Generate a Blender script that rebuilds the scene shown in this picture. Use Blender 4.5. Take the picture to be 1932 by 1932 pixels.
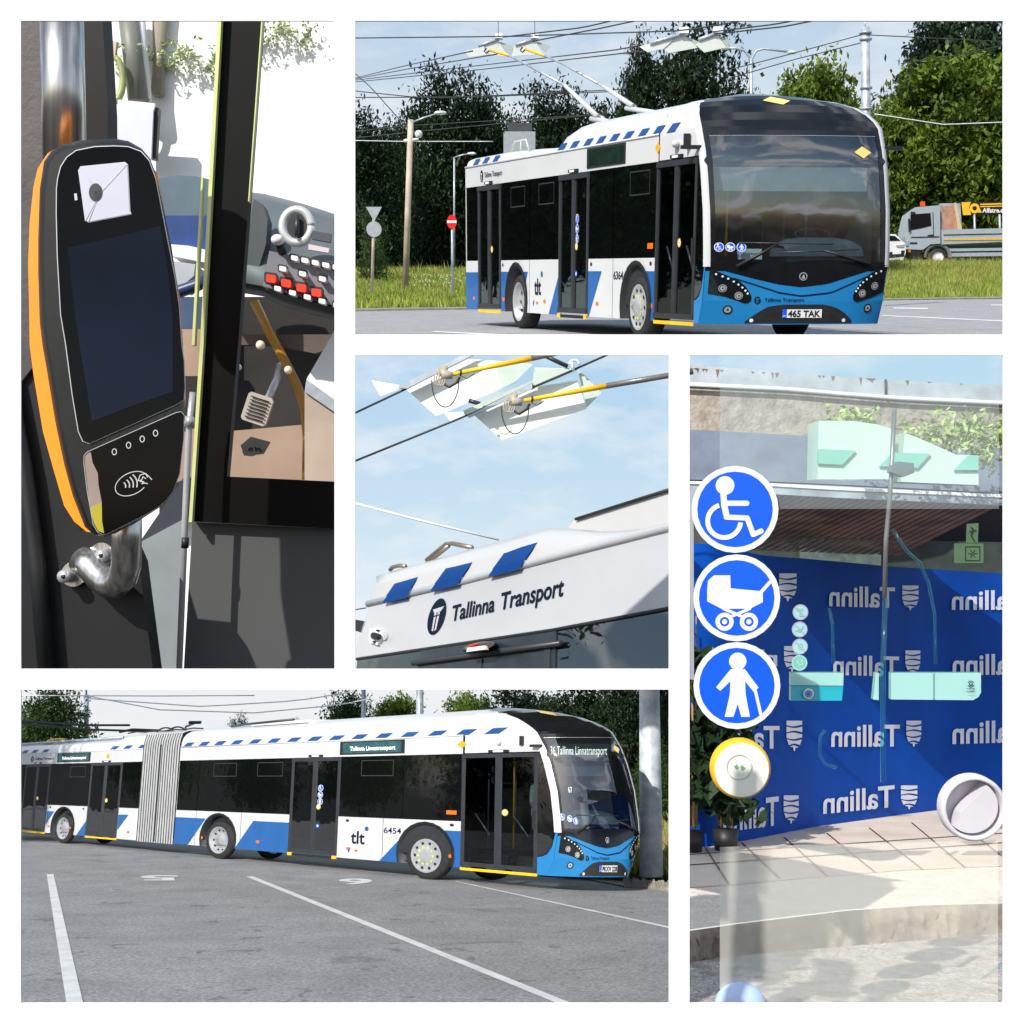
import bpy, math, random
import numpy as np
from mathutils import Vector, Matrix, geometry
random.seed(7); RNG = np.random.default_rng(7)
sc = bpy.context.scene
for o in list(bpy.data.objects): bpy.data.objects.remove(o)
col = sc.collection
# ---------------------------------------------------------------- camera, world, sun, exposure
F, C = 2200.0, 966.0            # focal length and centre in reference pixels (1932 wide)
cam = bpy.data.objects.new('camera', bpy.data.cameras.new('camera')); col.objects.link(cam)
cam.rotation_euler = (math.pi/2, 0, 0); cam.data.sensor_width = 36; cam.data.lens = 36*F/1932
cam.data.clip_start = .05; cam.data.clip_end = 2000
sc.camera = cam
SUN = Vector((-.50, -.72, .70)).normalized()
w = bpy.data.worlds.new("World"); sc.world = w; w.use_nodes = True
nt = w.node_tree; bgn = nt.nodes['Background']
sky = nt.nodes.new('ShaderNodeTexSky'); sky.sky_type = 'NISHITA'; sky.sun_disc = False
sky.sun_elevation = math.asin(SUN.z); sky.sun_rotation = math.atan2(SUN.x, SUN.y)
wt = nt.nodes.new('ShaderNodeTexCoord'); wn = nt.nodes.new('ShaderNodeTexNoise'); wn.inputs['Scale'].default_value = 5.5; wn.inputs['Detail'].default_value = 9; wn.inputs['Distortion'].default_value = 1.0
wm = nt.nodes.new('ShaderNodeMapping'); wm.inputs['Scale'].default_value = (1, 1, 2.2); nt.links.new(wt.outputs['Generated'], wm.inputs[0]); nt.links.new(wm.outputs[0], wn.inputs['Vector'])
wr = nt.nodes.new('ShaderNodeValToRGB'); wr.color_ramp.elements[0].position = .49; wr.color_ramp.elements[1].position = .62; nt.links.new(wn.outputs['Fac'], wr.inputs[0])
wx = nt.nodes.new('ShaderNodeMix'); wx.data_type = 'RGBA'; nt.links.new(wr.outputs[0], wx.inputs[0]); nt.links.new(sky.outputs[0], wx.inputs[6]); wx.inputs[7].default_value = (9.5, 9.8, 10.2, 1)
ws_ = nt.nodes.new('ShaderNodeSeparateXYZ'); nt.links.new(wt.outputs['Generated'], ws_.inputs[0]); wl = nt.nodes.new('ShaderNodeMapRange'); wl.inputs[1].default_value = -.05; wl.inputs[2].default_value = .02; nt.links.new(ws_.outputs[2], wl.inputs[0])
wy = nt.nodes.new('ShaderNodeMix'); wy.data_type = 'RGBA'; nt.links.new(wl.outputs[0], wy.inputs[0]); wy.inputs[6].default_value = (.5, .5, .52, 1); nt.links.new(wx.outputs[2], wy.inputs[7])
nt.links.new(wy.outputs[2], bgn.inputs[0]); bgn.inputs[1].default_value = .10
sl = bpy.data.lights.new('sun', 'SUN'); sl.energy = 3.6; sl.angle = math.radians(.5); sl.color = (1, .955, .89)
so = bpy.data.objects.new('sun', sl); col.objects.link(so); so.rotation_euler = SUN.to_track_quat('Z', 'Y').to_euler()
sc.view_settings.view_transform = 'Standard'; sc.view_settings.look = 'None'; sc.view_settings.gamma = 1
EXPO = .45
sc.view_settings.exposure = EXPO
EM = 2**-EXPO
# ---------------------------------------------------------------- materials
MATS = {}
def lin(c): return tuple(((x/255)/12.92 if x/255 <= .04045 else ((x/255+.055)/1.055)**2.4) for x in c)
def mat(name, c, rough=.5, metal=0, spec=.5, var=0, vs=6, bump=0, bs=40, emit=0, coat=0, c2=None, det=4, trans=0, alpha=1):
    if name in MATS: return MATS[name]
    m = bpy.data.materials.new(name); m.use_nodes = True; MATS[name] = m
    n = m.node_tree; b = n.nodes['Principled BSDF']
    b.inputs['Roughness'].default_value = rough; b.inputs['Metallic'].default_value = metal
    b.inputs['Specular IOR Level'].default_value = spec; b.inputs['Coat Weight'].default_value = coat
    b.inputs['Base Color'].default_value = (*c, 1)
    if trans: b.inputs['Transmission Weight'].default_value = trans
    if alpha < 1: b.inputs['Alpha'].default_value = alpha
    if emit: b.inputs['Emission Color'].default_value = (*c, 1); b.inputs['Emission Strength'].default_value = emit
    tc = n.nodes.new('ShaderNodeTexCoord')
    if var:
        t = n.nodes.new('ShaderNodeTexNoise'); t.inputs['Scale'].default_value = vs; t.inputs['Detail'].default_value = det
        t.inputs['Roughness'].default_value = .6
        n.links.new(tc.outputs['Object'], t.inputs['Vector'])
        r = n.nodes.new('ShaderNodeValToRGB'); r.color_ramp.elements[0].position = .35; r.color_ramp.elements[1].position = .65
        d = c2 or tuple(min(1, x*(1+var)) for x in c); a = c if c2 else tuple(x*(1-var) for x in c)
        r.color_ramp.elements[0].color = (*a, 1); r.color_ramp.elements[1].color = (*d, 1)
        n.links.new(t.outputs['Fac'], r.inputs[0]); n.links.new(r.outputs[0], b.inputs['Base Color'])
    if bump:
        t = n.nodes.new('ShaderNodeTexNoise'); t.inputs['Scale'].default_value = bs; t.inputs['Detail'].default_value = 5
        n.links.new(tc.outputs['Object'], t.inputs['Vector'])
        p = n.nodes.new('ShaderNodeBump'); p.inputs['Strength'].default_value = bump; p.inputs['Distance'].default_value = .02
        n.links.new(t.outputs['Fac'], p.inputs['Height']); n.links.new(p.outputs[0], b.inputs['Normal'])
    return m
def glassmat(name, tint, clear, rough=.02, milky=0, mcol=(.8, .95, .85), f0=.045):
    """thin glazing: clear part lets light through tinted, the rest is reflection (and an optional milky film)"""
    if name in MATS: return MATS[name]
    m = bpy.data.materials.new(name); m.use_nodes = True; MATS[name] = m
    n = m.node_tree; n.nodes.clear(); L = n.links
    out = n.nodes.new('ShaderNodeOutputMaterial'); tr = n.nodes.new('ShaderNodeBsdfTransparent'); tr.inputs[0].default_value = (*tint, 1)
    gl = n.nodes.new('ShaderNodeBsdfGlossy'); gl.inputs['Roughness'].default_value = rough
    dk = n.nodes.new('ShaderNodeBsdfDiffuse'); dk.inputs[0].default_value = (*mcol, 1)
    mx = n.nodes.new('ShaderNodeMixShader'); mx.inputs[0].default_value = milky if milky else 1-clear
    L.new(tr.outputs[0], mx.inputs[1]); L.new(dk.outputs[0], mx.inputs[2])
    lw = n.nodes.new('ShaderNodeLayerWeight'); lw.inputs[0].default_value = .5; pw = n.nodes.new('ShaderNodeMath'); pw.operation = 'POWER'; pw.inputs[1].default_value = 4; L.new(lw.outputs['Facing'], pw.inputs[0]); fr = n.nodes.new('ShaderNodeMapRange'); fr.inputs[3].default_value = f0; L.new(pw.outputs[0], fr.inputs[0])
    mx2 = n.nodes.new('ShaderNodeMixShader'); L.new(fr.outputs[0], mx2.inputs[0]); L.new(mx.outputs[0], mx2.inputs[1]); L.new(gl.outputs[0], mx2.inputs[2])
    L.new(mx2.outputs[0], out.inputs[0])
    return m
white = mat('bus_white_paint', (.60, .61, .62), .28, coat=.4, var=.03, vs=1.5)
blue = mat('bus_blue_paint', (.012, .105, .34), .3, coat=.4, var=.06, vs=2)
fblue = mat('bus_front_blue_paint', (.012, .20, .48), .28, coat=.5, var=.05, vs=2)
navy = mat('stripe_navy', (.006, .065, .25), .35, var=.05)
black = mat('gloss_black', (.006, .007, .009), .12, coat=.3, var=.2)
mblack = mat('matt_black', (.012, .013, .014), .5, var=.25, vs=9)
frameblk = mat('door_frame_grey', (.028, .031, .036), .38, var=.15)
rubber = mat('tyre_rubber', (.016, .016, .017), .75, var=.3, vs=12, bump=.3, bs=60)
rimm = mat('wheel_silver', (.50, .51, .53), .33, metal=.45, var=.1)
rimlime = mat('wheel_lime_caps', (.55, .68, .12), .4, var=.15)
yellow = mat('yellow_paint', lin((250, 190, 20)), .4, var=.08)
orange = mat('orange_lens', lin((240, 110, 20)), .25, var=.1)
navytxt = mat('navy_lettering', (.008, .014, .03), .8, spec=.08, var=.1)
glassclear = glassmat('windscreen_glass', (.55, .66, .72), 1, f0=.2)
doorglass = glassmat('door_glass', (.30, .34, .36), 1, f0=.05)
winm = glassmat('tinted_window', (0, 0, 0), 0, .015, mcol=(.002, .003, .003), f0=.2)
winl = glassmat('tinted_window_pale', (0, 0, 0), 0, .02, mcol=(.004, .005, .005), f0=.2)
for m_ in (winm, winl, glassclear):          # slightly wavy panes
    n_ = m_.node_tree; tc_ = n_.nodes.new('ShaderNodeTexCoord'); tn_ = n_.nodes.new('ShaderNodeTexNoise'); tn_.inputs['Scale'].default_value = 1.5; tn_.inputs['Detail'].default_value = 2
    bp_ = n_.nodes.new('ShaderNodeBump'); bp_.inputs['Strength'].default_value = .12; bp_.inputs['Distance'].default_value = .04
    n_.links.new(tc_.outputs['Object'], tn_.inputs['Vector']); n_.links.new(tn_.outputs['Fac'], bp_.inputs['Height'])
    for q_ in n_.nodes:
        if q_.type == 'BSDF_GLOSSY': n_.links.new(bp_.outputs[0], q_.inputs['Normal'])
lampm = mat('lamp_glass', (.75, .77, .8), .12, metal=.6, var=.1)
steel = mat('brushed_steel', (.58, .57, .54), .3, metal=.95, var=.12, vs=14)
n_ = steel.node_tree; r_q = [q for q in n_.nodes if q.type == 'VALTORGB'][0]; r_q.color_ramp.elements[0].color = (.30, .29, .27, 1); r_q.color_ramp.elements[1].color = (.80, .79, .76, 1)
mp_ = n_.nodes.new('ShaderNodeMapping'); mp_.inputs['Scale'].default_value = (5, 5, .06); tq_ = [q for q in n_.nodes if q.type == 'TEX_NOISE'][0]; n_.links.new(tq_.inputs['Vector'].links[0].from_socket, mp_.inputs[0]); n_.links.new(mp_.outputs[0], tq_.inputs['Vector'])  # brushed grain and streaky highlights, both put into the base colour
galv = mat('galvanised_steel', (.42, .47, .52), .42, metal=.35, var=.3, vs=2.2, bump=.1)
wirem = mat('wire_dark', (.03, .033, .036), .5, var=.2)
wirel = mat('wire_bright', (.7, .72, .74), .4, var=.1)
signw = mat('sign_white', (.78, .79, .8), .4, var=.04)
signb = mat('sign_blue', lin((10, 90, 235)), .35, var=.04)
# ---------------------------------------------------------------- mesh helpers
ROOTLOC = {}
class MB:
    K = 1.0; KP = 1.0
    def __init__(s): s.v = []; s.f = []; s.m = []; s.mats = []; s.sm = []
    def mi(s, m):
        if m not in s.mats: s.mats.append(m)
        return s.mats.index(m)
    def add(s, vs, fs, m, smooth=False):
        k = len(s.v); s.v += [tuple(v) for v in vs]; i = s.mi(m)
        for f in fs: s.f.append(tuple(k+j for j in f)); s.m.append(i); s.sm.append(smooth)
        return s
    def quad(s, a, b, c, d, m): return s.add([a, b, c, d], [(0, 1, 2, 3)], m)
    def poly(s, pts, m, flip=False):
        pts = [Vector(p) for p in pts]
        t = geometry.tessellate_polygon([pts]); return s.add(pts, [tuple(x[::-1]) if flip else tuple(x) for x in t], m)
    def prism(s, pts, off, m, mside=None):
        pts = [Vector(p) for p in pts]; off = Vector(off)*MB.KP; n = len(pts)
        t = [tuple(x) for x in geometry.tessellate_polygon([pts])]
        s.add(pts, t, m); s.add([p+off for p in pts], [x[::-1] for x in t], mside or m)
        s.add(pts+[p+off for p in pts], [(i, (i+1) % n, n+(i+1) % n, n+i) for i in range(n)], mside or m); return s
    def box(s, o, a, b, c, m):
        o, a, b, c = map(Vector, (o, a, b, c)); P = [o, o+a, o+a+b, o+b]; P += [p+c for p in P]
        return s.add(P, [(0, 1, 2, 3), (7, 6, 5, 4), (0, 4, 5, 1), (1, 5, 6, 2), (2, 6, 7, 3), (3, 7, 4, 0)], m)
    def cbox(s, c, sx, sy, sz, m):
        c = Vector(c); sx, sy, sz = sx*MB.K, sy*MB.K, sz*MB.K; return s.box(c-Vector((sx, sy, sz))/2, (sx, 0, 0), (0, sy, 0), (0, 0, sz), m)
    def tube(s, pts, r, m, n=8, caps=True):
        pts = [Vector(p) for p in pts]; rs = r if isinstance(r, (list, tuple)) else [r]*len(pts); rs = [q*MB.K for q in rs]
        V = []; up = None
        for i, p in enumerate(pts):
            d = (pts[min(i+1, len(pts)-1)]-pts[max(i-1, 0)]).normalized()
            if up is None: up = d.orthogonal().normalized()
            up = (up-d*up.dot(d)).normalized(); q = d.cross(up)
            V += [p+(up*math.cos(2*math.pi*k/n)+q*math.sin(2*math.pi*k/n))*rs[i] for k in range(n)]
        Fc = [(i*n+k, i*n+(k+1) % n, (i+1)*n+(k+1) % n, (i+1)*n+k) for i in range(len(pts)-1) for k in range(n)]
        if caps: Fc += [tuple(range(n))[::-1], tuple((len(pts)-1)*n+k for k in range(n))]
        return s.add(V, Fc, m, True)
    def grid(s, rows, m, smooth=True, close=False):
        n = len(rows[0]); V = [p for r in rows for p in r]
        Fc = [(i*n+k, i*n+(k+1) % n, (i+1)*n+(k+1) % n, (i+1)*n+k) for i in range(len(rows)-1) for k in range(n if close else n-1)]
        return s.add(V, Fc, m, smooth)
    def sphere(s, c, r, m, n=12, sq=(1, 1, 1)):
        c = Vector(c); rows = []; r = r*MB.K
        for i in range(n//2+1):
            a = math.pi*i/(n//2); rows.append([c+Vector((math.sin(a)*math.cos(2*math.pi*k/n)*r*sq[0], math.sin(a)*math.sin(2*math.pi*k/n)*r*sq[1], math.cos(a)*r*sq[2])) for k in range(n)])
        return s.grid(rows, m, True, True)
def fin(o, label, cat, group, kind):
    if label: o['label'] = label
    if cat: o['category'] = cat
    if group: o['group'] = group
    if kind: o['kind'] = kind
def obj(name, mb, parent=None, label=None, cat=None, group=None, kind=None, loc=None):
    me = bpy.data.meshes.new(name)
    L = Vector(loc) if loc is not None else (ROOTLOC[parent.name] if parent else Vector((0, 0, 0)))
    if parent is None and loc is None and mb.v:
        a = np.array(mb.v); L = Vector(((a[:, 0].min()+a[:, 0].max())/2, (a[:, 1].min()+a[:, 1].max())/2, a[:, 2].min()))
    V = [(v[0]-L.x, v[1]-L.y, v[2]-L.z) for v in mb.v]
    me.from_pydata(V, [], mb.f); 
    for m in mb.mats: me.materials.append(m)
    me.polygons.foreach_set('material_index', mb.m); me.polygons.foreach_set('use_smooth', mb.sm); me.update()
    o = bpy.data.objects.new(name, me); col.objects.link(o)
    if parent:
        o.parent = parent; o.location = L-ROOTLOC[parent.name]; ROOTLOC[o.name] = L
    else: o.location = L; ROOTLOC[o.name] = L
    fin(o, label, cat, group, kind); return o
def thing(name, label, cat, loc, group=None):
    o = bpy.data.objects.new(name, None); col.objects.link(o); o.empty_display_size = .2
    o.location = loc; ROOTLOC[o.name] = Vector(loc); fin(o, label, cat, group, None); return o
def P(u, v, Y): return Vector(((u-C)/F*Y, Y, (C-v)/F*Y))      # pixel of the reference at depth Y
class Frame:                                                  # one of the places: its ground plane slopes with the hill
    def __init__(s, yh, h): s.a = math.atan((C-yh)/F); s.h = h; s.yh = yh; s.c, s.s = math.cos(s.a), math.sin(s.a)
    def W(s, x, y, z=0): z -= s.h; return Vector((x, y*s.c-z*s.s, y*s.s+z*s.c))
    def gy(s, v, z=0): k = (C-v)/F; return (s.h-z)*(s.c+k*s.s)/(s.s-k*s.c)
    def x(s, u, y, z=0): return (u-C)/F*(y*s.c-(z-s.h)*s.s)
    def g(s, u, v, z=0): y = s.gy(v, z); return s.W(s.x(u, y, z), y, z)
    def z(s, v, y): k = (C-v)/F; return s.h+y*(k*s.c-s.s)/(s.c+k*s.s)
    def p(s, u, v, y): z = s.z(v, y); return s.W(s.x(u, y, z), y, z)
    def up(s): return Vector((0, -s.s, s.c))
# ---- lettering and 2-D marks
_tc = {}
def text2d(txt, bold=.012, shear=0):
    k = (txt, bold, shear)
    if k in _tc: return _tc[k]
    cu = bpy.data.curves.new('t', 'FONT'); cu.body = txt; cu.size = 1; cu.offset = bold; cu.resolution_u = 4; cu.shear = shear
    o = bpy.data.objects.new('t', cu); col.objects.link(o); dg = bpy.context.evaluated_depsgraph_get(); dg.update()
    me = bpy.data.meshes.new_from_object(o.evaluated_get(dg)); V = np.array([v.co[:2] for v in me.vertices]); Fc = [tuple(p.vertices) for p in me.polygons]
    bpy.data.objects.remove(o); bpy.data.curves.remove(cu); bpy.data.meshes.remove(me)
    V[:, 0] = (V[:, 0]-V[:, 0].min())/(V[:, 0].max()-V[:, 0].min()); V[:, 1] = V[:, 1]/.70   # 0..1 wide, 1 = cap height
    _tc[k] = (V, Fc); return _tc[k]
class Flat:                                                   # collects flat marks (x, y, layer) then maps them onto a surface
    def __init__(s): s.items = []
    def poly(s, pts, m, L=0):
        t = geometry.tessellate_polygon([[Vector((p[0], p[1], 0)) for p in pts]]); s.items.append((list(pts), [tuple(x) for x in t], m, L)); return s
    def disc(s, x, y, r, m, L=0, ry=None, n=28, rot=0):
        ry = ry or r; c, d = math.cos(rot), math.sin(rot)
        return s.poly([(x+r*math.cos(2*math.pi*i/n)*c-ry*math.sin(2*math.pi*i/n)*d, y+r*math.cos(2*math.pi*i/n)*d+ry*math.sin(2*math.pi*i/n)*c) for i in range(n)], m, L)
    def line(s, pts, wd, m, L=0, closed=False):
        pts = [Vector((p[0], p[1])) for p in pts]; n = len(pts)
        seg = [(pts[i], pts[(i+1) % n]) for i in range(n if closed else n-1)]
        for j, (a, b) in enumerate(seg):
            d = b-a
            if d.length < 1e-9: continue
            q = Vector((-d.y, d.x)).normalized()*wd/2; s.items.append(([tuple(a+q), tuple(a-q), tuple(b-q), tuple(b+q)], [(0, 1, 2, 3)], m, L+j*.02))
        for j, p in enumerate(pts): s.disc(p.x, p.y, wd/2*.999, m, L+.5+.02*j, n=10)
        return s
    def ring(s, x, y, r, wd, m, L=0, ry=None, a0=0, a1=360, n=28, rot=0):
        ry = ry or r; A = [math.radians(a0+(a1-a0)*i/n) for i in range(n+1)]; c, d = math.cos(rot), math.sin(rot)
        def q(R, Ry, a): X, Y = R*math.cos(a), Ry*math.sin(a); return (x+X*c-Y*d, y+X*d+Y*c)
        V = [q(r+wd/2, ry+wd/2, a) for a in A]+[q(r-wd/2, ry-wd/2, a) for a in A]
        s.items.append((V, [(i, i+1, n+2+i, n+1+i) for i in range(n)], m, L)); return s
    def text(s, txt, x, y, wd, h, m, L=0, bold=.012, shear=0, mirror=False):
        V, Fc = text2d(txt, bold, shear)
        s.items.append(([(x+((1-a) if mirror else a)*wd, y+b*h) for a, b in V], Fc, m, L)); return s
    def to(s, mb, fn):
        for pts, fs, m, L in s.items: mb.add([fn(p[0], p[1], L) for p in pts], fs, m)
        return mb
# the three accessibility pictograms, in a unit circle, y up
def sticker(F2, cx, cy, R, kind, L=0, sx=1, fancy=True):
    W_, B_ = signw, signb
    T = lambda p: (cx+p[0]*R*sx, cy+p[1]*R)
    def pl(pts, m, l): F2.poly([T(p) for p in pts], m, L+l)
    def dc(x, y, r, m, l): F2.disc(*T((x, y)), r*R*sx, m, L+l, ry=r*R)
    def stroke(pts, wd, m, l):
        for j, (a, b) in enumerate(zip(pts, pts[1:])):
            a, b = Vector(a), Vector(b); d = b-a; q = Vector((-d.y, d.x)).normalized()*wd/2
            pl([a+q, a-q, b-q, b+q], m, l+.03*j)
        for j, p in enumerate(pts): dc(p[0], p[1], wd/2, m, l+.4+.03*j)
    def arc(x, y, r, wd, m, l, a0=0, a1=360): F2.ring(*T((x, y)), r*R*sx, wd*R, m, L+l, ry=r*R, a0=a0, a1=a1)
    dc(0, 0, 1, W_, 0); dc(0, 0, .87, B_, 1)
    if kind == 0:
        dc(-.23, .55, .215, W_, 2); stroke([(-.27, .4), (-.25, .1), (-.2, -.12)], .14, W_, 3); stroke([(-.2, .14), (.27, .14)], .12, W_, 4)
        stroke([(-.2, -.18), (.28, -.2), (.42, -.58), (.6, -.5)], .12, W_, 5); arc(-.25, -.27, .38, .11, W_, 6, 108, 355)
    elif kind == 1:
        pl([(-.68, .18), (-.66, .4), (-.52, .52), (-.15, .52), (-.14, .22), (.6, .15), (.6, -.1), (.3, -.25), (-.35, -.25), (-.68, -.08)], W_, 2)
        stroke([(.55, .12), (.76, .36)], .08, W_, 3)
        for x in (-.28, .28): arc(x, -.55, .16, .1, W_, 4); dc(x, -.55, .06, W_, 5)
        stroke([(-.3, -.25), (.1, -.42)], .07, W_, 6); stroke([(.3, -.25), (-.1, -.42)], .07, W_, 7)
    else:
        dc(.02, .56, .2, W_, 2)
        pl([(-.14, .38), (.18, .38), (.5, -.05), (.38, -.14), (.19, .1), (.2, -.2), (.3, -.72), (.1, -.72), (.02, -.42), (-.08, -.72), (-.28, -.72), (-.16, -.2), (-.15, .1), (-.38, -.12), (-.48, -.04)], W_, 3)
        stroke([(.42, -.1), (.55, -.66)], .07, W_, 4)
def tlogo(F2, cx, cy, r, m, mw, L=0):
    F2.disc(cx, cy, r*.82, m, L, ry=r)
    F2.poly([(cx-r*.5, cy+r*.45), (cx+r*.55, cy+r*.5), (cx+r*.3, cy+r*.25), (cx-r*.3, cy+r*.22)], mw, L+1)
    F2.poly([(cx-r*.28, cy+r*.22), (cx-r*.08, cy+r*.22), (cx-r*.08, cy-r*.8), (cx-r*.22, cy-r*.75)], mw, L+1.2)
    F2.poly([(cx+r*.04, cy+r*.22), (cx+r*.24, cy+r*.22), (cx+r*.2, cy-r*.75), (cx+r*.04, cy-r*.8)], mw, L+1.3)
    F2.poly([(cx-r*.4, cy+r*.08), (cx+r*.4, cy+r*.1), (cx+r*.38, cy+r*.03), (cx-r*.38, cy+r*.0)], m, L+1.6)
# ---------------------------------------------------------------- the white display wall with its five openings
WY = .8
OPEN = [(39, 39, 631, 1262), (670, 39, 1893, 631), (670, 670, 1262, 1262), (39, 1301, 1262, 1893), (1301, 670, 1893, 1893)]
wallm = mat('white_wall_paint', (.86, .86, .86), .7, var=.01, vs=3)
xs = [-130, 39, 631, 670, 1262, 1301, 1893, 2060]; ys = [-130, 39, 631, 670, 1262, 1301, 1893, 2060]
mb = MB(); TH = .0015
solid = [[True]*7 for _ in range(7)]
for i in range(7):
    for j in range(7):
        cx, cy = (xs[i]+xs[i+1])/2, (ys[j]+ys[j+1])/2
        solid[i][j] = not any(a < cx < c_ and b < cy < d for a, b, c_, d in OPEN)
def Q(u, v, d=0): p = P(u, v, WY); return Vector((p.x, WY+d, p.z))
for i in range(7):
    for j in range(7):
        if not solid[i][j]: continue
        a, b, c_, d = xs[i], ys[j], xs[i+1], ys[j+1]
        mb.quad(Q(a, d), Q(c_, d), Q(c_, b), Q(a, b), wallm); mb.quad(Q(a, b, TH), Q(c_, b, TH), Q(c_, d, TH), Q(a, d, TH), wallm)
        for (di, dj, p, q) in ((-1, 0, (a, b), (a, d)), (1, 0, (c_, d), (c_, b)), (0, -1, (c_, b), (a, b)), (0, 1, (a, d), (c_, d))):
            ii, jj = i+di, j+dj
            if not (0 <= ii < 7 and 0 <= jj < 7) or not solid[ii][jj]:
                mb.quad(Q(*p), Q(*q), Q(*q, TH), Q(*p, TH), wallm)
obj('display_wall', mb, label='thin white display wall with five rectangular openings, one onto each place', cat='wall')
# ---------------------------------------------------------------- sky
m = bpy.data.materials.new('sky_air'); m.use_nodes = True; n = m.node_tree; n.nodes.clear(); L_ = n.links
out = n.nodes.new('ShaderNodeOutputMaterial'); em = n.nodes.new('ShaderNodeEmission'); L_.new(em.outputs[0], out.inputs[0])
tc = n.nodes.new('ShaderNodeTexCoord'); nrm = n.nodes.new('ShaderNodeVectorMath'); nrm.operation = 'NORMALIZE'; L_.new(tc.outputs['Object'], nrm.inputs[0])
sp = n.nodes.new('ShaderNodeSeparateXYZ'); L_.new(nrm.outputs[0], sp.inputs[0])
mr = n.nodes.new('ShaderNodeMapRange'); mr.inputs[1].default_value = -.3; mr.inputs[2].default_value = .5; L_.new(sp.outputs[2], mr.inputs[0])
rp = n.nodes.new('ShaderNodeValToRGB'); e = rp.color_ramp.elements
def cr(z): return (z+.3)/.8
S1 = lin((238, 240, 243)); stops = [(-.3, S1), (-.13, S1), (-.09, lin((228, 240, 248))), (.0, lin((203, 227, 243))), (.12, lin((180, 214, 240))), (.2, lin((226, 234, 241))), (.33, lin((203, 220, 236))), (.5, lin((150, 190, 225)))]
e[0].position = cr(stops[0][0]); e[0].color = (*stops[0][1], 1); e[1].position = 1; e[1].color = (*stops[-1][1], 1)
for z_, c_ in stops[1:-1]:
    k = e.new(cr(z_)); k.color = (*c_, 1)
L_.new(mr.outputs[0], rp.inputs[0])
mp = n.nodes.new('ShaderNodeMapping'); mp.inputs['Scale'].default_value = (1, 1, 2.6); mp.inputs['Rotation'].default_value = (0, .25, 0); L_.new(nrm.outputs[0], mp.inputs[0])
nz = n.nodes.new('ShaderNodeTexNoise'); nz.inputs['Scale'].default_value = 9; nz.inputs['Detail'].default_value = 8; nz.inputs['Roughness'].default_value = .6; L_.new(mp.outputs[0], nz.inputs[0])
r2 = n.nodes.new('ShaderNodeValToRGB'); r2.color_ramp.elements[0].position = .46; r2.color_ramp.elements[1].position = .72
r2.color_ramp.elements[1].color = (.75, .75, .75, 1); L_.new(nz.outputs['Fac'], r2.inputs[0])
mx = n.nodes.new('ShaderNodeMix'); mx.data_type = 'RGBA'; L_.new(r2.outputs[0], mx.inputs[0]); L_.new(rp.outputs[0], mx.inputs[6]); mx.inputs[7].default_value = (*lin((243, 247, 250)), 1)
L_.new(mx.outputs[2], em.inputs[0]); em.inputs[1].default_value = EM
mb = MB(); R = 420; rows = []
for i in range(25):
    el = math.radians(-35+80*i/24); rows.append([(R*math.cos(el)*math.sin(math.radians(a)), R*math.cos(el)*math.cos(math.radians(a)), R*math.sin(el)) for a in range(-48, 49, 4)])
mb.grid(rows, m); obj('sky', mb, kind='structure', loc=(0, 0, 0))
# ---------------------------------------------------------------- trees
def leafmat(name, a, b, c_=None, vs=1.5):
    if name in MATS: return MATS[name]
    m = mat(name, a, .55, spec=.25, var=1, c2=b, vs=vs, det=3); n = m.node_tree
    if c_:
        r = [x for x in n.nodes if x.type == 'VALTORGB'][0]; k = r.color_ramp.elements.new(.75); k.color = (*c_, 1)
    b_ = n.nodes['Principled BSDF']; out = n.nodes['Material Output']
    tl = n.nodes.new('ShaderNodeBsdfTranslucent'); r = [x for x in n.nodes if x.type == 'VALTORGB'][0]; n.links.new(r.outputs[0], tl.inputs[0])
    ms = n.nodes.new('ShaderNodeMixShader'); ms.inputs[0].default_value = .25; n.links.new(b_.outputs[0], ms.inputs[1]); n.links.new(tl.outputs[0], ms.inputs[2]); n.links.new(ms.outputs[0], out.inputs[0])
    return m
bark = mat('bark', (.05, .04, .03), .85, var=.4, vs=6, bump=.6, bs=14)
Ldark = leafmat('leaf_dark', (.008, .020, .008), (.028, .060, .018))
Lmid = leafmat('leaf_mid', (.02, .048, .012), (.07, .13, .03))
Lches = leafmat('leaf_chestnut', (.035, .07, .007), (.18, .26, .03), (.28, .16, .03), vs=3.6)
Lbam = leafmat('leaf_bamboo', (.012, .03, .01), (.04, .08, .03))
def leaves(lobes, nclump, per, size, seed, spread=.05):
    r = np.random.default_rng(seed); vols = np.array([l[3]*l[4]*l[4] for l in lobes])**.7; vols /= vols.sum()
    ids = r.choice(len(lobes), nclump, p=vols); L = np.array(lobes)[ids]
    d = r.normal(size=(nclump, 3)); d /= np.linalg.norm(d, axis=1)[:, None]; rad = r.uniform(.05, 1.1, nclump)**.5
    ctr = L[:, :3]+d*np.stack([L[:, 3], L[:, 3], L[:, 4]], 1)*rad[:, None]
    sp = spread*r.uniform(.5, 1.5, nclump)
    c = np.repeat(ctr, per, 0)+r.normal(size=(nclump*per, 3))*np.repeat(sp, per)[:, None]*np.array([1, 1, .6])
    N = len(c); a = r.normal(size=(N, 3)); a /= np.linalg.norm(a, axis=1)[:, None]
    nn = r.normal(size=(N, 3))*.7+np.array([0, 0, .9]); b = np.cross(a, nn); b /= np.linalg.norm(b, axis=1)[:, None]
    s_ = size*1.2*r.uniform(.6, 1.3, N)[:, None]
    V = np.stack([c-a*s_, c-b*s_*.45, c+a*s_, c+b*s_*.45], 1).reshape(-1, 3)
    return V
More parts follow.
